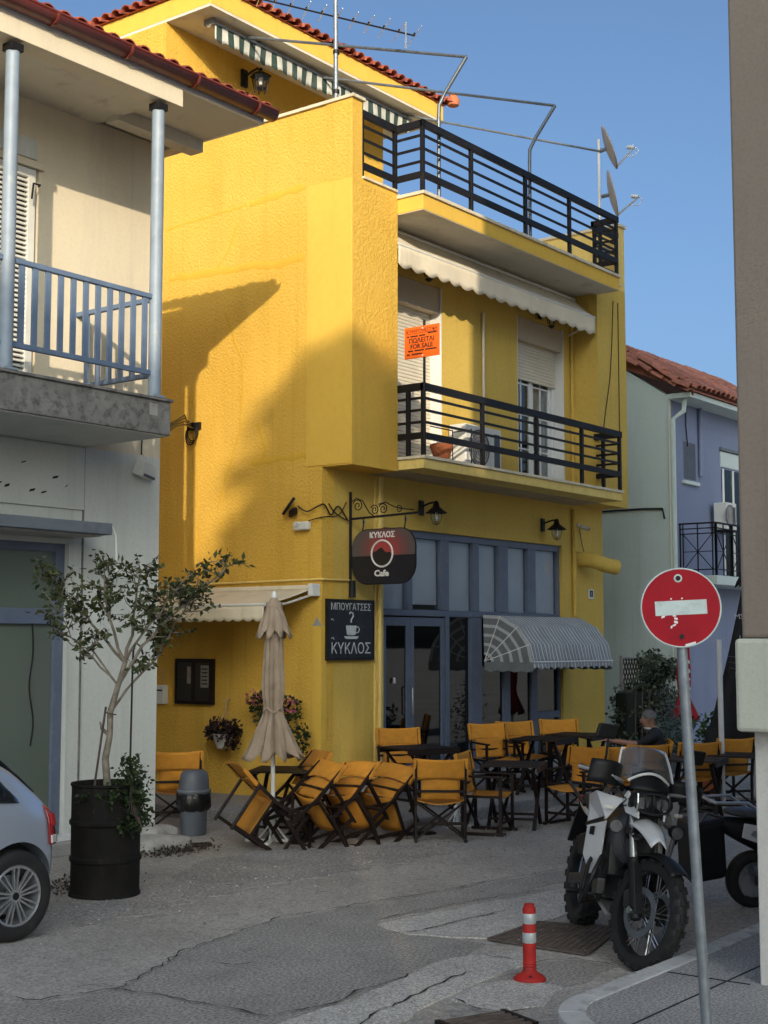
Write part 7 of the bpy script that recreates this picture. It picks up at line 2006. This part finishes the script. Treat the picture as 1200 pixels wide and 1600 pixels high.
# frame, engine, swingarm, tank
MB().bar((-0.72, 0.10, 0.32), (-0.12, 0.085, 0.42), 0.04, 0.07).build('swingarm', M['engine'], bk, bev=0.01)
MB().bar((-0.72, -0.10, 0.32), (-0.12, -0.085, 0.42), 0.04, 0.07).build('swingarm', M['engine'], bk, bev=0.01)
MB().obox((0.05, 0, 0.46), (0.19, 0, 0.02), (0, 0.16, 0), (0, 0, 0.14)).build('engine', M['engine'], bk, bev=0.03)
MB().obox((0.16, 0, 0.62), (0.09, 0, 0.05), (0, 0.13, 0), (-0.04, 0, 0.12)).build('cylinder_head', M['engine'], bk, bev=0.02)
for sg in (1, -1):
    MB().cyl((0.0, 0.15*sg, 0.44), (0.0, 0.21*sg, 0.44), 0.105, 0.095, n=24).build('engine_cover', M['engine'], bk, smooth=40)
    MB().tube([(0.38, 0.06*sg, 0.93), (0.12, 0.13*sg, 0.86), (-0.25, 0.12*sg, 0.72), (-0.3, 0.10*sg, 0.40)], 0.022, 10).build('frame_tube', M['engine'], bk, smooth=True)
    MB().tube([(0.36, 0.05*sg, 0.82), (0.30, 0.14*sg, 0.55), (0.24, 0.17*sg, 0.33), (-0.05, 0.17*sg, 0.27)], 0.016, 10).build('crash_bar', M['plastic_black'], bk, smooth=True)
    MB().tube([(0.20, 0.21*sg, 0.62), (0.30, 0.27*sg, 0.56), (0.30, 0.29*sg, 0.40), (0.18, 0.25*sg, 0.30), (0.0, 0.19*sg, 0.28)], 0.014, 8).build('crash_bar', M['plastic_black'], bk, smooth=True)
    MB().cyl((-0.16, 0.13*sg, 0.32), (-0.16, 0.27*sg, 0.31), 0.018, n=8).build('foot_peg', M['plastic_black'], bk)
    MB().bar((-0.05, 0.20*sg, 0.32), (0.10, 0.22*sg, 0.30), 0.02, 0.02).build('pedal', M['engine'], bk)
MB().tube([(0.25, 0.08, 0.55), (0.30, 0.10, 0.35), (0.1, 0.15, 0.26), (-0.3, 0.17, 0.32)], 0.024, 10).build('exhaust_pipe', M['steel_pole'], bk, smooth=True)
MB().tube([(-0.3, 0.17, 0.36), (-0.45, 0.19, 0.48), (-0.85, 0.21, 0.66)], [0.045, 0.06, 0.058], 14).build('silencer', M['steel_pole'], bk, smooth=True)
MB().obox((0.26, 0, 0.30), (0.16, 0, -0.03), (0, 0.15, 0), (0.02, 0, 0.012)).build('bash_plate', M['alu'], bk, bev=0.006)
MB().obox((0.36, 0, 0.66), (0.02, 0, 0.004), (0, 0.17, 0), (-0.03, 0, 0.15)).build('radiator', M['plastic_black'], bk, bev=0.008)
def loft(name, secs, mat, sub=2, **k):
    """secs: list of (x, [(y,z)...] half outline from bottom centre to top centre)"""
    m = MB(); n = None; 
    for x, half in secs:
        pts = [(x, y, z) for y, z in half] + [(x, -y, z) for y, z in half[::-1] if abs(y) > 1e-6]
        n = len(pts); m.v.extend(pts)
    for i in range(len(secs)-1):
        for q in range(n):
            m.f.append([i*n+q, i*n+(q+1) % n, (i+1)*n+(q+1) % n, (i+1)*n+q]); m.mi.append(0)
    m.f.append(list(range(n))); m.mi.append(0); m.f.append([(len(secs)-1)*n+q for q in range(n)]); m.mi.append(0)
    return m.build(name, mat, bk, smooth=True, sub=sub, **k)
loft('tank', [(0.34, [(0, 0.86), (0.07, 0.88), (0.09, 0.98), (0, 1.02)]), (0.22, [(0, 0.80), (0.13, 0.84), (0.15, 1.00), (0, 1.07)]), (0.02, [(0, 0.78), (0.14, 0.82), (0.14, 0.98), (0, 1.05)]), (-0.16, [(0, 0.78), (0.09, 0.80), (0.08, 0.90), (0, 0.93)])], M['moto_grey'])
loft('seat', [(-0.08, [(0, 0.82), (0.09, 0.82), (0.08, 0.90), (0, 0.92)]), (-0.30, [(0, 0.78), (0.14, 0.79), (0.14, 0.86), (0, 0.88)]), (-0.50, [(0, 0.84), (0.14, 0.84), (0.13, 0.91), (0, 0.93)]), (-0.78, [(0, 0.87), (0.11, 0.88), (0.10, 0.93), (0, 0.95)])], M['plastic_black'])
loft('tail', [(-0.40, [(0, 0.72), (0.11, 0.74), (0.11, 0.82), (0, 0.84)]), (-0.72, [(0, 0.80), (0.10, 0.80), (0.09, 0.86), (0, 0.87)]), (-0.95, [(0, 0.84), (0.06, 0.84), (0.05, 0.89), (0, 0.90)])], M['moto_white'])
MB().bar((-0.85, 0, 0.82), (-1.05, 0, 0.55), 0.14, 0.02).build('rear_mudguard', M['plastic_black'], bk)
MB().box(-0.985, -0.955, -0.05, 0.05, 0.84, 0.89).build('rear_lamp', M['red_lens'], bk, bev=0.006)
for sg in (1, -1):
    MB().tube([(-0.45, 0.14*sg, 0.86), (-0.75, 0.16*sg, 0.96), (-1.0, 0.12*sg, 0.97), (-1.0, 0, 0.97)], 0.012, 8).build('luggage_rack', M['plastic_black'], bk, smooth=True)
# white side panels by the tank, with a dark cut-out, and the beak
for sg in (1, -1):
    y = lambda t: sg*t
    def patch(name, pts, mat, t=0.012):
        n = len(pts); m = MB()
        o_ = [Vector((x, sg*yy, z)) for x, yy, z in pts]; i_ = [p+Vector((-0.01, -sg*t, 0)) for p in o_]
        m.add(o_+i_, [list(range(n)), [n+k for k in reversed(range(n))]]+[[k, n+k, n+(k+1) % n, (k+1) % n] for k in range(n)])
        return m.build(name, mat, bk, bev=0.006)
    patch('side_panel', [(0.46, 0.14, 1.00), (0.30, 0.28, 1.02), (0.12, 0.27, 0.98), (0.08, 0.25, 0.84), (0.24, 0.30, 0.78), (0.42, 0.23, 0.86)], M['moto_white'])
    patch('side_panel', [(0.42, 0.225, 0.85), (0.26, 0.30, 0.79), (0.18, 0.285, 0.60), (0.22, 0.24, 0.48), (0.32, 0.21, 0.54), (0.38, 0.22, 0.70)], M['moto_white'])
    patch('panel_vent', [(0.345, 0.272, 0.80), (0.30, 0.290, 0.79), (0.285, 0.288, 0.74), (0.33, 0.270, 0.74)], M['plastic_black'], 0.006)
    patch('panel_trim', [(0.42, 0.245, 0.875), (0.25, 0.310, 0.810), (0.24, 0.308, 0.785), (0.42, 0.243, 0.85)], M['plastic_black'], 0.008)
    patch('tank_cover', [(0.28, 0.17, 1.06), (0.10, 0.17, 1.03), (0.08, 0.185, 0.96), (0.27, 0.20, 0.99)], M['moto_grey'])
    patch('cheek_panel', [(0.60, 0.085, 0.98), (0.50, 0.135, 1.06), (0.44, 0.155, 1.00), (0.50, 0.135, 0.92), (0.62, 0.085, 0.90)], M['moto_white'])
    patch('indicator', [(0.46, 0.22, 0.95), (0.44, 0.255, 0.95), (0.44, 0.255, 0.925), (0.46, 0.22, 0.925)], M['clear_lens'], 0.03)
m = MB()
def beak(a, b):
    x = 0.50+0.32*a; wdt = 0.105*(1-0.55*a); yy = (2*b-1)*wdt
    return (x, yy, 0.90-0.10*a+0.02*math.sin(math.pi*a)-0.045*abs(2*b-1)**1.5)
m.grid(10, 8, beak).build('beak', M['moto_white'], bk, smooth=True, thick=0.008)
m = MB(); m.grid(8, 6, lambda a, b: (0.46+0.22*a, (2*b-1)*0.10*(1-0.2*a), 0.80+0.02*a-0.03*abs(2*b-1)**2)).build('beak_underside', M['plastic_black'], bk, smooth=True, thick=0.03)
loft('radiator_shroud', [(0.46, [(0, 0.62), (0.13, 0.66), (0.16, 0.88), (0, 0.98)]), (0.34, [(0, 0.50), (0.17, 0.54), (0.215, 0.84), (0, 1.04)]), (0.16, [(0, 0.52), (0.19, 0.58), (0.24, 0.86), (0, 1.02)]), (0.0, [(0, 0.60), (0.15, 0.64), (0.18, 0.84), (0, 0.96)])], M['moto_grey'])
for sg in (1, -1):
    MB().cyl((0.50, 0.19*sg, 0.84), (0.545, 0.195*sg, 0.835), 0.042, 0.046, n=16).build('spot_lamp', M['plastic_black'], bk, smooth=40)
    MB().cyl((0.546, 0.195*sg, 0.835), (0.549, 0.1953*sg, 0.8348), 0.038, n=16).build('spot_lens', M['lens_dark'], bk)
# headlamp with cage bars, instrument cowl, windscreen
loft('headlamp', [(0.60, [(0, 0.93), (0.10, 0.94), (0.125, 1.00), (0.10, 1.06), (0, 1.07)]), (0.52, [(0, 0.92), (0.12, 0.93), (0.145, 1.0), (0.12, 1.08), (0, 1.09)]), (0.42, [(0, 0.93), (0.10, 0.94), (0.11, 1.0), (0.09, 1.08), (0, 1.09)])], M['plastic_black'])
for yy, zz, r_ in ((0.062, 1.0, 0.048), (-0.062, 1.0, 0.048)):
    MB().cyl((0.585, yy, zz), (0.612, yy, zz), r_*0.9, r_*0.75, n=20).build('lamp_lens', M['lens_dark'], bk, smooth=40)
MB().tube([(0.615, 0.12*math.cos(k*math.pi/12), 1.0+0.062*math.sin(k*math.pi/12)) for k in range(24)], 0.008, 6, closed=True).build('lamp_guard', M['plastic_black'], bk, smooth=True)
for k in range(5):
    yy = -0.10+0.05*k
    MB().tube([(0.615, yy, 0.945), (0.630, yy, 1.0), (0.612, yy, 1.055)], 0.006, 5).build('guard_bar', M['plastic_black'] if k else M['alu'], bk)
def cowl(a, b):
    yy = (2*a-1)*(0.13-0.04*b); return (0.57-0.12*b-0.05*(2*a-1)**2, yy, 1.075+0.13*b)
MB().grid(8, 5, cowl).build('cowl', M['plastic_black'], bk, smooth=True, thick=0.01)
def screen(a, b):
    yy = (2*a-1)*(0.175-0.035*b*b); return (0.50-0.12*b-0.09*(2*a-1)**2, yy, 1.13+0.205*b-0.02*(2*a-1)**2*b)
MB().grid(12, 8, screen).build('windscreen', M['windscreen'], bk, smooth=True, thick=0.004)
for sg in (1, -1):
    MB().tube([screen(0.5+0.5*sg, b/6)for b in range(7)], 0.007, 6).build('screen_edge', M['letter_white'], bk)
MB().tube([(0.515-0.05*(2*a/10-1)**2, (2*a/10-1)*0.13, 1.12+0.06*(1-(2*a/10-1)**2)) for a in range(11)], 0.009, 6).build('cowl_trim', M['letter_white'], bk, smooth=True)
# handlebar with hand guards, levers and mirrors (steered)
hb_ = [steer(p) for p in ((0.24, 0.40, 1.10), (0.30, 0.26, 1.09), (0.33, 0.12, 1.05), (0.33, -0.12, 1.05), (0.30, -0.26, 1.09), (0.24, -0.40, 1.10))]
MB().tube(hb_, 0.013, 10).build('handlebar', M['plastic_black'], bk, smooth=True)
for sg in (1, -1):
    a, b = steer((0.24, 0.42*sg, 1.10)), steer((0.28, 0.30*sg, 1.095))
    MB().cyl(a, b, 0.019, n=12).build('grip', M['rubber'], bk, smooth=True)
    hg = [steer(p) for p in ((0.25, 0.43*sg, 1.10), (0.36, 0.41*sg, 1.10), (0.42, 0.30*sg, 1.10), (0.38, 0.18*sg, 1.08))]
    MB().tube(hg, 0.012, 8).build('hand_guard_bar', M['alu'], bk, smooth=True)
    gm = MB(); gm.grid(8, 4, lambda a_, b_: steer((0.30+0.13*math.sin(math.pi*(0.2+0.7*a_)), sg*(0.44-0.26*a_), 1.02+0.15*b_+0.02*math.sin(a_*3))))
    gm.build('hand_guard', M['plastic_black'], bk, smooth=True, thick=0.008)
    ms = steer((0.28, 0.27*sg, 1.10)); me_ = steer((0.33, 0.33*sg, 1.33))
    MB().tube([ms, ms.lerp(me_, .5)+Vector((0.02, 0, 0)), me_], 0.008, 6).build('mirror_stem', M['plastic_black'], bk)
    MB().obox(me_+steerdir((0, 0.02*sg, 0.03)), steerdir((0.012, 0, 0.0)), steerdir((0, 0.075, 0.01)), steerdir((0.004, 0, 0.048))).build('mirror', M['plastic_black'], bk, bev=0.022)
MB().bar((0.02, 0.15, 0.28), (0.10, 0.34, 0.02), 0.02, 0.024).build('side_stand', M['engine'], bk)
text_mesh('GS', 0.085, M['letter_black'], bk, (0.535, -0.128, 0.96), (-0.55, -0.5, 0), (0.1, -0.1, 1), depth=0.001)
# cables, hoses and small fittings that fill out the front of the motorcycle
for sg in (1, -1):
    MB().tube(smooth_path([steer((0.30, 0.24*sg, 1.09)), steer((0.40, 0.20*sg, 1.02)), steer((0.44, 0.12*sg, 0.92)), steer((0.46, 0.11*sg, 0.70)), fc+fax*0.09*sg+Vector((0, 0, 0.12))]), 0.006, 6).build('brake_hose', M['plastic_black'], bk, smooth=True)
    MB().tube(smooth_path([steer((0.28, 0.29*sg, 1.11)), steer((0.38, 0.31*sg, 1.10)), steer((0.33, 0.40*sg, 1.09))]), 0.006, 6).build('lever', M['alu'], bk, smooth=True)
    MB().tube(smooth_path([(0.38, 0.10*sg, 0.86), (0.30, 0.20*sg, 0.74), (0.22, 0.22*sg, 0.56), (0.10, 0.20*sg, 0.42)]), 0.012, 6).build('coolant_hose', M['plastic_black'], bk, smooth=True)
    MB().obox((0.30, 0.19*sg, 0.42), (0.05, 0, 0.01), (0, 0.03, 0), (0, 0, 0.05)).build('oil_cooler', M['engine'], bk, bev=0.008)
    for k in range(5):
        MB().obox((0.16+0.012*k, 0.135*sg, 0.54+0.035*k), (0.07, 0, 0.03), (0, 0.018, 0), (-0.003, 0, 0.006)).build('cooling_fin', M['engine'], bk)
MB().tube(smooth_path([(0.34, -0.20, 0.62), (0.44, -0.27, 0.52), (0.40, -0.30, 0.38), (0.22, -0.27, 0.30)]), 0.016, 8).build('crash_bar', M['plastic_black'], bk, smooth=True)
MB().obox((0.10, -0.25, 0.66), (0.09, 0, 0.02), (0, 0.03, 0), (0, 0, 0.07)).build('side_bag', M['plastic_black'], bk, bev=0.02)
hdg = R(224)
bk.scale = (1.08, 1.10, 1.08)
bk.location = (-4.82, -6.66, RZ-drop*1.08); bk.rotation_euler = (R(-8.0), 0, hdg)

# ------------------------------------------------------------------ scooter behind the motorcycle
so = bpy.data.objects.new('scooter', None); COL.objects.link(so)
tag(so, 'dark scooter with white side panel and long seat behind the sign pole', 'scooter')
def spart(name, mat, mb, **k): return mb.build(name, mat, so, **k)
for x, r_, w_ in ((0.64, 0.24, 0.10), (-0.60, 0.24, 0.12)):
    wv = torus_ring(Vector((x, 0, r_)), Vector((0,1,0)), r_, w_, 36, tyre_prof(r_, w_, 0.08)).build('wheel', M['rubber'], so, smooth=60)
    MB().cyl((x, -0.04, r_), (x, 0.04, r_), 0.15, n=24).build('rim', M['rim'], wv)
def sloft(name, secs, mat, sub=2):
    m = MB(); n = None
    for x, half in secs:
        pts = [(x, y, z) for y, z in half] + [(x, -y, z) for y, z in half[::-1] if abs(y) > 1e-6]
        n = len(pts); m.v.extend(pts)
    for i in range(len(secs)-1):
        for q in range(n): m.f.append([i*n+q, i*n+(q+1) % n, (i+1)*n+(q+1) % n, (i+1)*n+q]); m.mi.append(0)
    m.f.append(list(range(n))); m.mi.append(0); m.f.append([(len(secs)-1)*n+q for q in range(n)]); m.mi.append(0)
    return m.build(name, mat, so, smooth=True, sub=sub)
sloft('rear_body', [(-0.10, [(0, 0.32), (0.14, 0.34), (0.16, 0.62), (0, 0.68)]), (-0.40, [(0, 0.38), (0.17, 0.42), (0.18, 0.68), (0, 0.74)]), (-0.80, [(0, 0.58), (0.13, 0.60), (0.12, 0.76), (0, 0.80)]), (-0.98, [(0, 0.70), (0.06, 0.71), (0.05, 0.78), (0, 0.79)])], M['plastic_black'])
for sg in (1, -1):
    m = MB(); pts = [(-0.06, 0.60), (-0.35, 0.68), (-0.78, 0.76), (-0.80, 0.64), (-0.52, 0.54), (-0.22, 0.44), (-0.08, 0.46)]
    m.extr(pts, (0, sg*0.172, 0), (1,0,0), (0,0,1), (0, sg*0.014, 0)); m.build('side_panel', M['moto_white'], so, bev=0.01)
    MB().extr([(-0.30, 0.60), (-0.70, 0.70), (-0.72, 0.66), (-0.40, 0.54), (-0.30, 0.53)], (0, sg*0.187, 0), (1,0,0), (0,0,1), (0, sg*0.006, 0)).build('panel_inset', M['rim'], so)
    MB().tube([(-0.16+0.035*math.cos(k*math.pi/8), sg*0.19, 0.545+0.055*math.sin(k*math.pi/8)) for k in range(16)], 0.010, 6, closed=True).build('panel_emblem', M['plastic_black'], so, smooth=True)
sloft('seat', [(0.02, [(0, 0.66), (0.11, 0.67), (0.10, 0.74), (0, 0.76)]), (-0.25, [(0, 0.70), (0.16, 0.71), (0.15, 0.77), (0, 0.80)]), (-0.62, [(0, 0.76), (0.15, 0.77), (0.13, 0.85), (0, 0.87)]), (-0.90, [(0, 0.80), (0.09, 0.81), (0.08, 0.86), (0, 0.87)])], M['moto_grey'])
MB().obox((0.14, 0, 0.27), (0.30, 0, 0), (0, 0.17, 0), (0, 0, 0.035)).build('floor_board', M['plastic_black'], so, bev=0.02)
m = MB(); m.grid(8, 10, lambda a, b: (0.40+0.10*b-0.16*(2*a-1)**2*0.6, (2*a-1)*(0.21-0.05*abs(2*b-1)), 0.30+0.66*b)); m.build('leg_shield', M['plastic_black'], so, smooth=True, thick=0.05)
MB().tube([(0.64, 0, 0.24), (0.56, 0, 0.5), (0.44, 0, 0.98)], 0.035, 10).build('fork', M['engine'], so, smooth=True)
m = MB(); m.grid(10, 5, lambda a, b: (0.64+0.29*math.cos(R(30+110*a)), (2*b-1)*0.07, 0.24+0.29*math.sin(R(30+110*a)))); m.build('front_mudguard', M['plastic_black'], so, smooth=True, thick=0.008)
sloft('handlebar_cowl', [(0.52, [(0, 0.97), (0.08, 0.98), (0.07, 1.05), (0, 1.06)]), (0.42, [(0, 0.96), (0.12, 0.97), (0.11, 1.05), (0, 1.07)]), (0.34, [(0, 0.98), (0.07, 0.99), (0.06, 1.03), (0, 1.04)])], M['moto_grey'])
MB().cyl((0.53, 0, 1.01), (0.56, 0, 1.005), 0.06, n=18).build('headlamp', M['clear_lens'], so)
for sg in (1, -1):
    MB().cyl((0.42, 0.10*sg, 1.01), (0.34, 0.34*sg, 1.02), 0.018, n=10).build('grip', M['rubber'], so)
    MB().tube([(0.40, 0.20*sg, 1.02), (0.42, 0.26*sg, 1.15), (0.40, 0.30*sg, 1.23)], 0.007, 6).build('mirror_stem', M['plastic_black'], so)
    MB().obox((0.40, 0.31*sg, 1.27), (0.012, 0, 0), (0, 0.06, 0), (0, 0, 0.042)).build('mirror', M['plastic_black'], so, bev=0.02)
    MB().tube([(-0.55, 0.17*sg, 0.80), (-0.75, 0.18*sg, 0.93), (-1.02, 0.14*sg, 0.93), (-1.02, 0, 0.93)], 0.014, 8).build('grab_rail', M['alu'], so, smooth=True)
MB().box(-1.0, -0.94, -0.08, 0.08, 0.70, 0.80).build('rear_lamp', M['red_lens'], so, bev=0.015)
MB().obox((-0.35, 0.0, 0.30), (0.25, 0, 0.03), (0, 0.12, 0), (0, 0, 0.08)).build('engine', M['engine'], so, bev=0.02)
MB().bar((-0.15, 0.10, 0.20), (-0.05, 0.14, 0.0), 0.03, 0.03).build('centre_stand', M['engine'], so)
MB().bar((-0.15, -0.10, 0.20), (-0.05, -0.14, 0.0), 0.03, 0.03).build('centre_stand', M['engine'], so)
MB().tube([(-0.3, -0.14, 0.30), (-0.7, -0.16, 0.36)], 0.05, 12).build('silencer', M['steel_pole'], so, smooth=True)
MB().obox((-0.95, 0, 0.48), (0.012, 0, 0.0), (0, 0.09, 0), (-0.04, 0, 0.14)).build('rear_mudguard', M['plastic_black'], so)
so.scale = (0.95, 0.95, 0.95); MB().obox((-1.03, 0, 0.50), (0.15, 0, 0.02), (0, 0.17, 0), (-0.02, 0, 0.24)).build('tail_bag', M['plastic_black'], so, bev=0.05)
MB().tube([(-0.90, -0.12, 0.76), (-1.05, -0.12, 0.80), (-1.19, -0.12, 0.62)], 0.014, 6).build('strap', M['moto_grey'], so)
so.location = (-2.30, -7.24, RZ); so.rotation_euler = (R(5), 0, R(-40))

# ------------------------------------------------------------------ lettering and marks on the closed parasols
FW2 = Vector((0.797, 0.605, 0)); RG2 = Vector((0.605, -0.797, 0))
bpar = [o for o in bpy.data.objects if o.name.startswith('closed_parasol') and 'black' in o.get('label', '')][0]
rpar = [o for o in bpy.data.objects if o.name.startswith('closed_parasol') and 'red' in o.get('label', '').split()][0]
ax_ = Vector((5.04, -3.66, 0))
def on_black(right, z, r): return ax_ + RG2*right - FW2*math.sqrt(max(0.0, r*r-right*right)) + Vector((0, 0, z))
def rad_b(z): return (0.05+0.50*(1-(z-RZ-0.62)/2.6))*1.22+0.015
for txt, rt_, z, sz in (('MS', -0.20, 2.34, 0.10), ('Unleash', -0.10, 2.05, 0.085), ('the Beast', -0.08, 1.95, 0.075)):
    text_mesh(txt, sz, M['chalk'], bpar, on_black(rt_, z, rad_b(z)), RG2*0.92-FW2*0.3, Vector((0,0,1))+FW2*0.16, depth=0.001)
M['claw'] = plain('faded_green_print', (0.22, 0.27, 0.17), 0.8, var=0.2, vs=20)
for k, rt_ in enumerate((-0.30, -0.20, -0.09)):
    pts = [on_black(rt_+0.03*math.sin(f*3+k), 1.60-0.62*f-(0.12 if k == 1 else 0), rad_b(1.60-0.62*f)+0.01) for f in [i/8 for i in range(9)]]
    MB().tube(pts, [0.012, 0.03, 0.026, 0.024, 0.02, 0.018, 0.014, 0.008, 0.002], 6).build('claw_mark', M['claw'], bpar, smooth=True)
for z in (1.82, 1.74, 1.66):
    MB().tube([on_black(-0.36+0.1*i, z-0.02*i, rad_b(z)+0.005) for i in range(5)], 0.006, 5).build('fold_seam', M['plastic_grey'], bpar)
rx_ = Vector((7.3, -1.55, 0))
for k in range(4):
    z = 1.62-0.16*k
    MB().tube(smooth_path([rx_-FW2*0.17+RG2*(0.07*math.sin(i*2.1+k))+Vector((0, 0, z+0.12-0.05*i)) for i in range(6)]), 0.012, 5).build('white_script', M['letter_white'], rpar, smooth=True)

# ------------------------------------------------------------------ person sitting among the chairs
pr = thing('person', 'seated person with short grey hair and dark shirt, one forearm stretched to the left', 'person', (2.86, -3.12, RZ))
face = Vector((-0.50, 0.866, 0))                        # looks along the street, to our left
lft = Vector((-face.y, face.x, 0)); base_p = Vector((2.86, -3.12, RZ))
def bp(f, l, z): return base_p + face*f + lft*l + Vector((0, 0, z))
jn = {'pelvis': (bp(-0.10, 0, 0.50), 0.135), 'belly': (bp(-0.12, 0, 0.66), 0.130), 'chest': (bp(-0.11, 0, 0.86), 0.140), 'upper': (bp(-0.09, 0, 0.98), 0.105), 'neck': (bp(-0.05, 0, 1.06), 0.056),
      'jaw': (bp(0.0, 0, 1.115), 0.068), 'skull': (bp(-0.015, 0, 1.19), 0.094), 'crown': (bp(-0.03, 0, 1.235), 0.075), 'nose': (bp(0.088, 0, 1.155), 0.016)}
ed = [('pelvis','belly'),('belly','chest'),('chest','upper'),('upper','neck'),('neck','jaw'),('jaw','skull'),('skull','crown'),('jaw','nose')]
for s, S in ((1, 'L'), (-1, 'R')):
    jn['sh'+S] = (bp(-0.09, 0.19*s, 0.97), 0.062)
    if s == 1: pts = [(0.14, 0.30, 0.86), (0.42, 0.22, 0.90), (0.50, 0.20, 0.905)]
    else: pts = [(0.02, -0.28, 0.72), (0.22, -0.16, 0.62), (0.29, -0.12, 0.61)]
    jn['el'+S] = (bp(*pts[0]), 0.046); jn['wr'+S] = (bp(*pts[1]), 0.030); jn['pa'+S] = (bp(*pts[2]), 0.036)
    jn['hip'+S] = (bp(-0.06, 0.10*s, 0.49), 0.100); jn['kn'+S] = (bp(0.36, 0.13*s, 0.50), 0.062); jn['an'+S] = (bp(0.34, 0.13*s, 0.10), 0.042); jn['toe'+S] = (bp(0.52, 0.14*s, 0.045), 0.038)
    ed += [('upper','sh'+S),('sh'+S,'el'+S),('el'+S,'wr'+S),('wr'+S,'pa'+S),('pelvis','hip'+S),('hip'+S,'kn'+S),('kn'+S,'an'+S),('an'+S,'toe'+S)]
    d = (jn['pa'+S][0]-jn['wr'+S][0]).normalized(); sd = Vector((0,0,1)).cross(d).normalized()
    for q, (o_, L) in enumerate(((-0.030, 0.060), (-0.010, 0.072), (0.011, 0.068), (0.030, 0.052))):
        p1 = jn['pa'+S][0]+d*0.045+sd*o_; p2 = p1+d*L*0.6-Vector((0,0,0.010)); p3 = p2+d*L*0.35-Vector((0,0,0.022))
        for i, pz in enumerate((p1, p2, p3)): jn['f%d%d%s' % (q, i, S)] = (pz, 0.0095-0.001*i)
        ed += [('pa'+S, 'f%d0%s' % (q, S)), ('f%d0%s' % (q, S), 'f%d1%s' % (q, S)), ('f%d1%s' % (q, S), 'f%d2%s' % (q, S))]
    t1 = jn['wr'+S][0]+d*0.04+sd*0.045*s; jn['t0'+S] = (t1, 0.012); jn['t1'+S] = (t1+d*0.045+sd*0.015*s, 0.010); ed += [('pa'+S, 't0'+S), ('t0'+S, 't1'+S)]
names = list(jn); idx = {n: i for i, n in enumerate(names)}
me = bpy.data.meshes.new('body'); me.from_pydata([tuple(jn[n][0]) for n in names], [(idx[a], idx[b]) for a, b in ed], [])
bo_ = bpy.data.objects.new('body', me); COL.objects.link(bo_)
sm = bo_.modifiers.new('skin', 'SKIN'); sm.use_smooth_shade = True
for i, n in enumerate(names):
    sv_ = me.skin_vertices[0].data[i]; sv_.radius = (jn[n][1], jn[n][1]); sv_.use_root = (n == 'pelvis')
ss = bo_.modifiers.new('sub', 'SUBSURF'); ss.levels = 2; ss.render_levels = 2
dg = bpy.context.evaluated_depsgraph_get(); dg.update()
nm = bpy.data.meshes.new_from_object(bo_.evaluated_get(dg)); bpy.data.objects.remove(bo_)
for mt_ in (M['skin'], M['shirt_dark'], M['trousers']): nm.materials.append(mt_)
def region(p):
    best = (9, 0)
    for a, b in ed:
        A, B = jn[a][0], jn[b][0]; t = max(0, min(1, (p-A).dot(B-A)/max(1e-9, (B-A).length_squared))); dd = (p-A.lerp(B, t)).length
        if dd < best[0]:
            k = 0
            if a in ('pelvis',) and b != 'belly' or a[:3] in ('hip',) or a[:2] in ('kn', 'an'): k = 2
            elif a in ('pelvis', 'belly', 'chest') or (a == 'upper' and b != 'neck') or a[:2] == 'sh': k = 1
            best = (dd, k)
    return best[1]
nm.polygons.foreach_set('material_index', [region(Vector(pl_.center)) for pl_ in nm.polygons])
nm.polygons.foreach_set('use_smooth', [True]*len(nm.polygons))
nm.name = 'body'
link(bpy.data.objects.new('body', nm), pr)
hm = MB(); hc = bp(-0.028, 0, 1.195)
def hair(a, b):
    th = 2*math.pi*a; ph_ = R(100)*b
    d = face*(math.sin(ph_)*math.cos(th))+lft*(math.sin(ph_)*math.sin(th))+Vector((0,0,math.cos(ph_)))
    cut = 1.0 if d.dot(face) < 0.45 else 0.93
    return hc+Vector((d.x*0.104, d.y*0.104, d.z*0.098))*cut
hm.grid(28, 12, hair).build('hair', M['hair_grey'], pr, smooth=True)
for s in (1, -1):
    MB().lathe([(0.0, -0.03), (0.014, -0.022), (0.02, 0.0), (0.016, 0.022), (0.0, 0.03)], bp(-0.01, 0.094*s, 1.155), 8, 0.6, 1.0).build('ear', M['skin'], pr, smooth=True)
MB().tube([bp(-0.05+0.075*math.cos(k*math.pi/8), 0.075*math.sin(k*math.pi/8), 1.045+0.012*math.cos(k*math.pi/8)) for k in range(16)], 0.016, 6, closed=True).build('collar', M['collar'], pr, smooth=True)
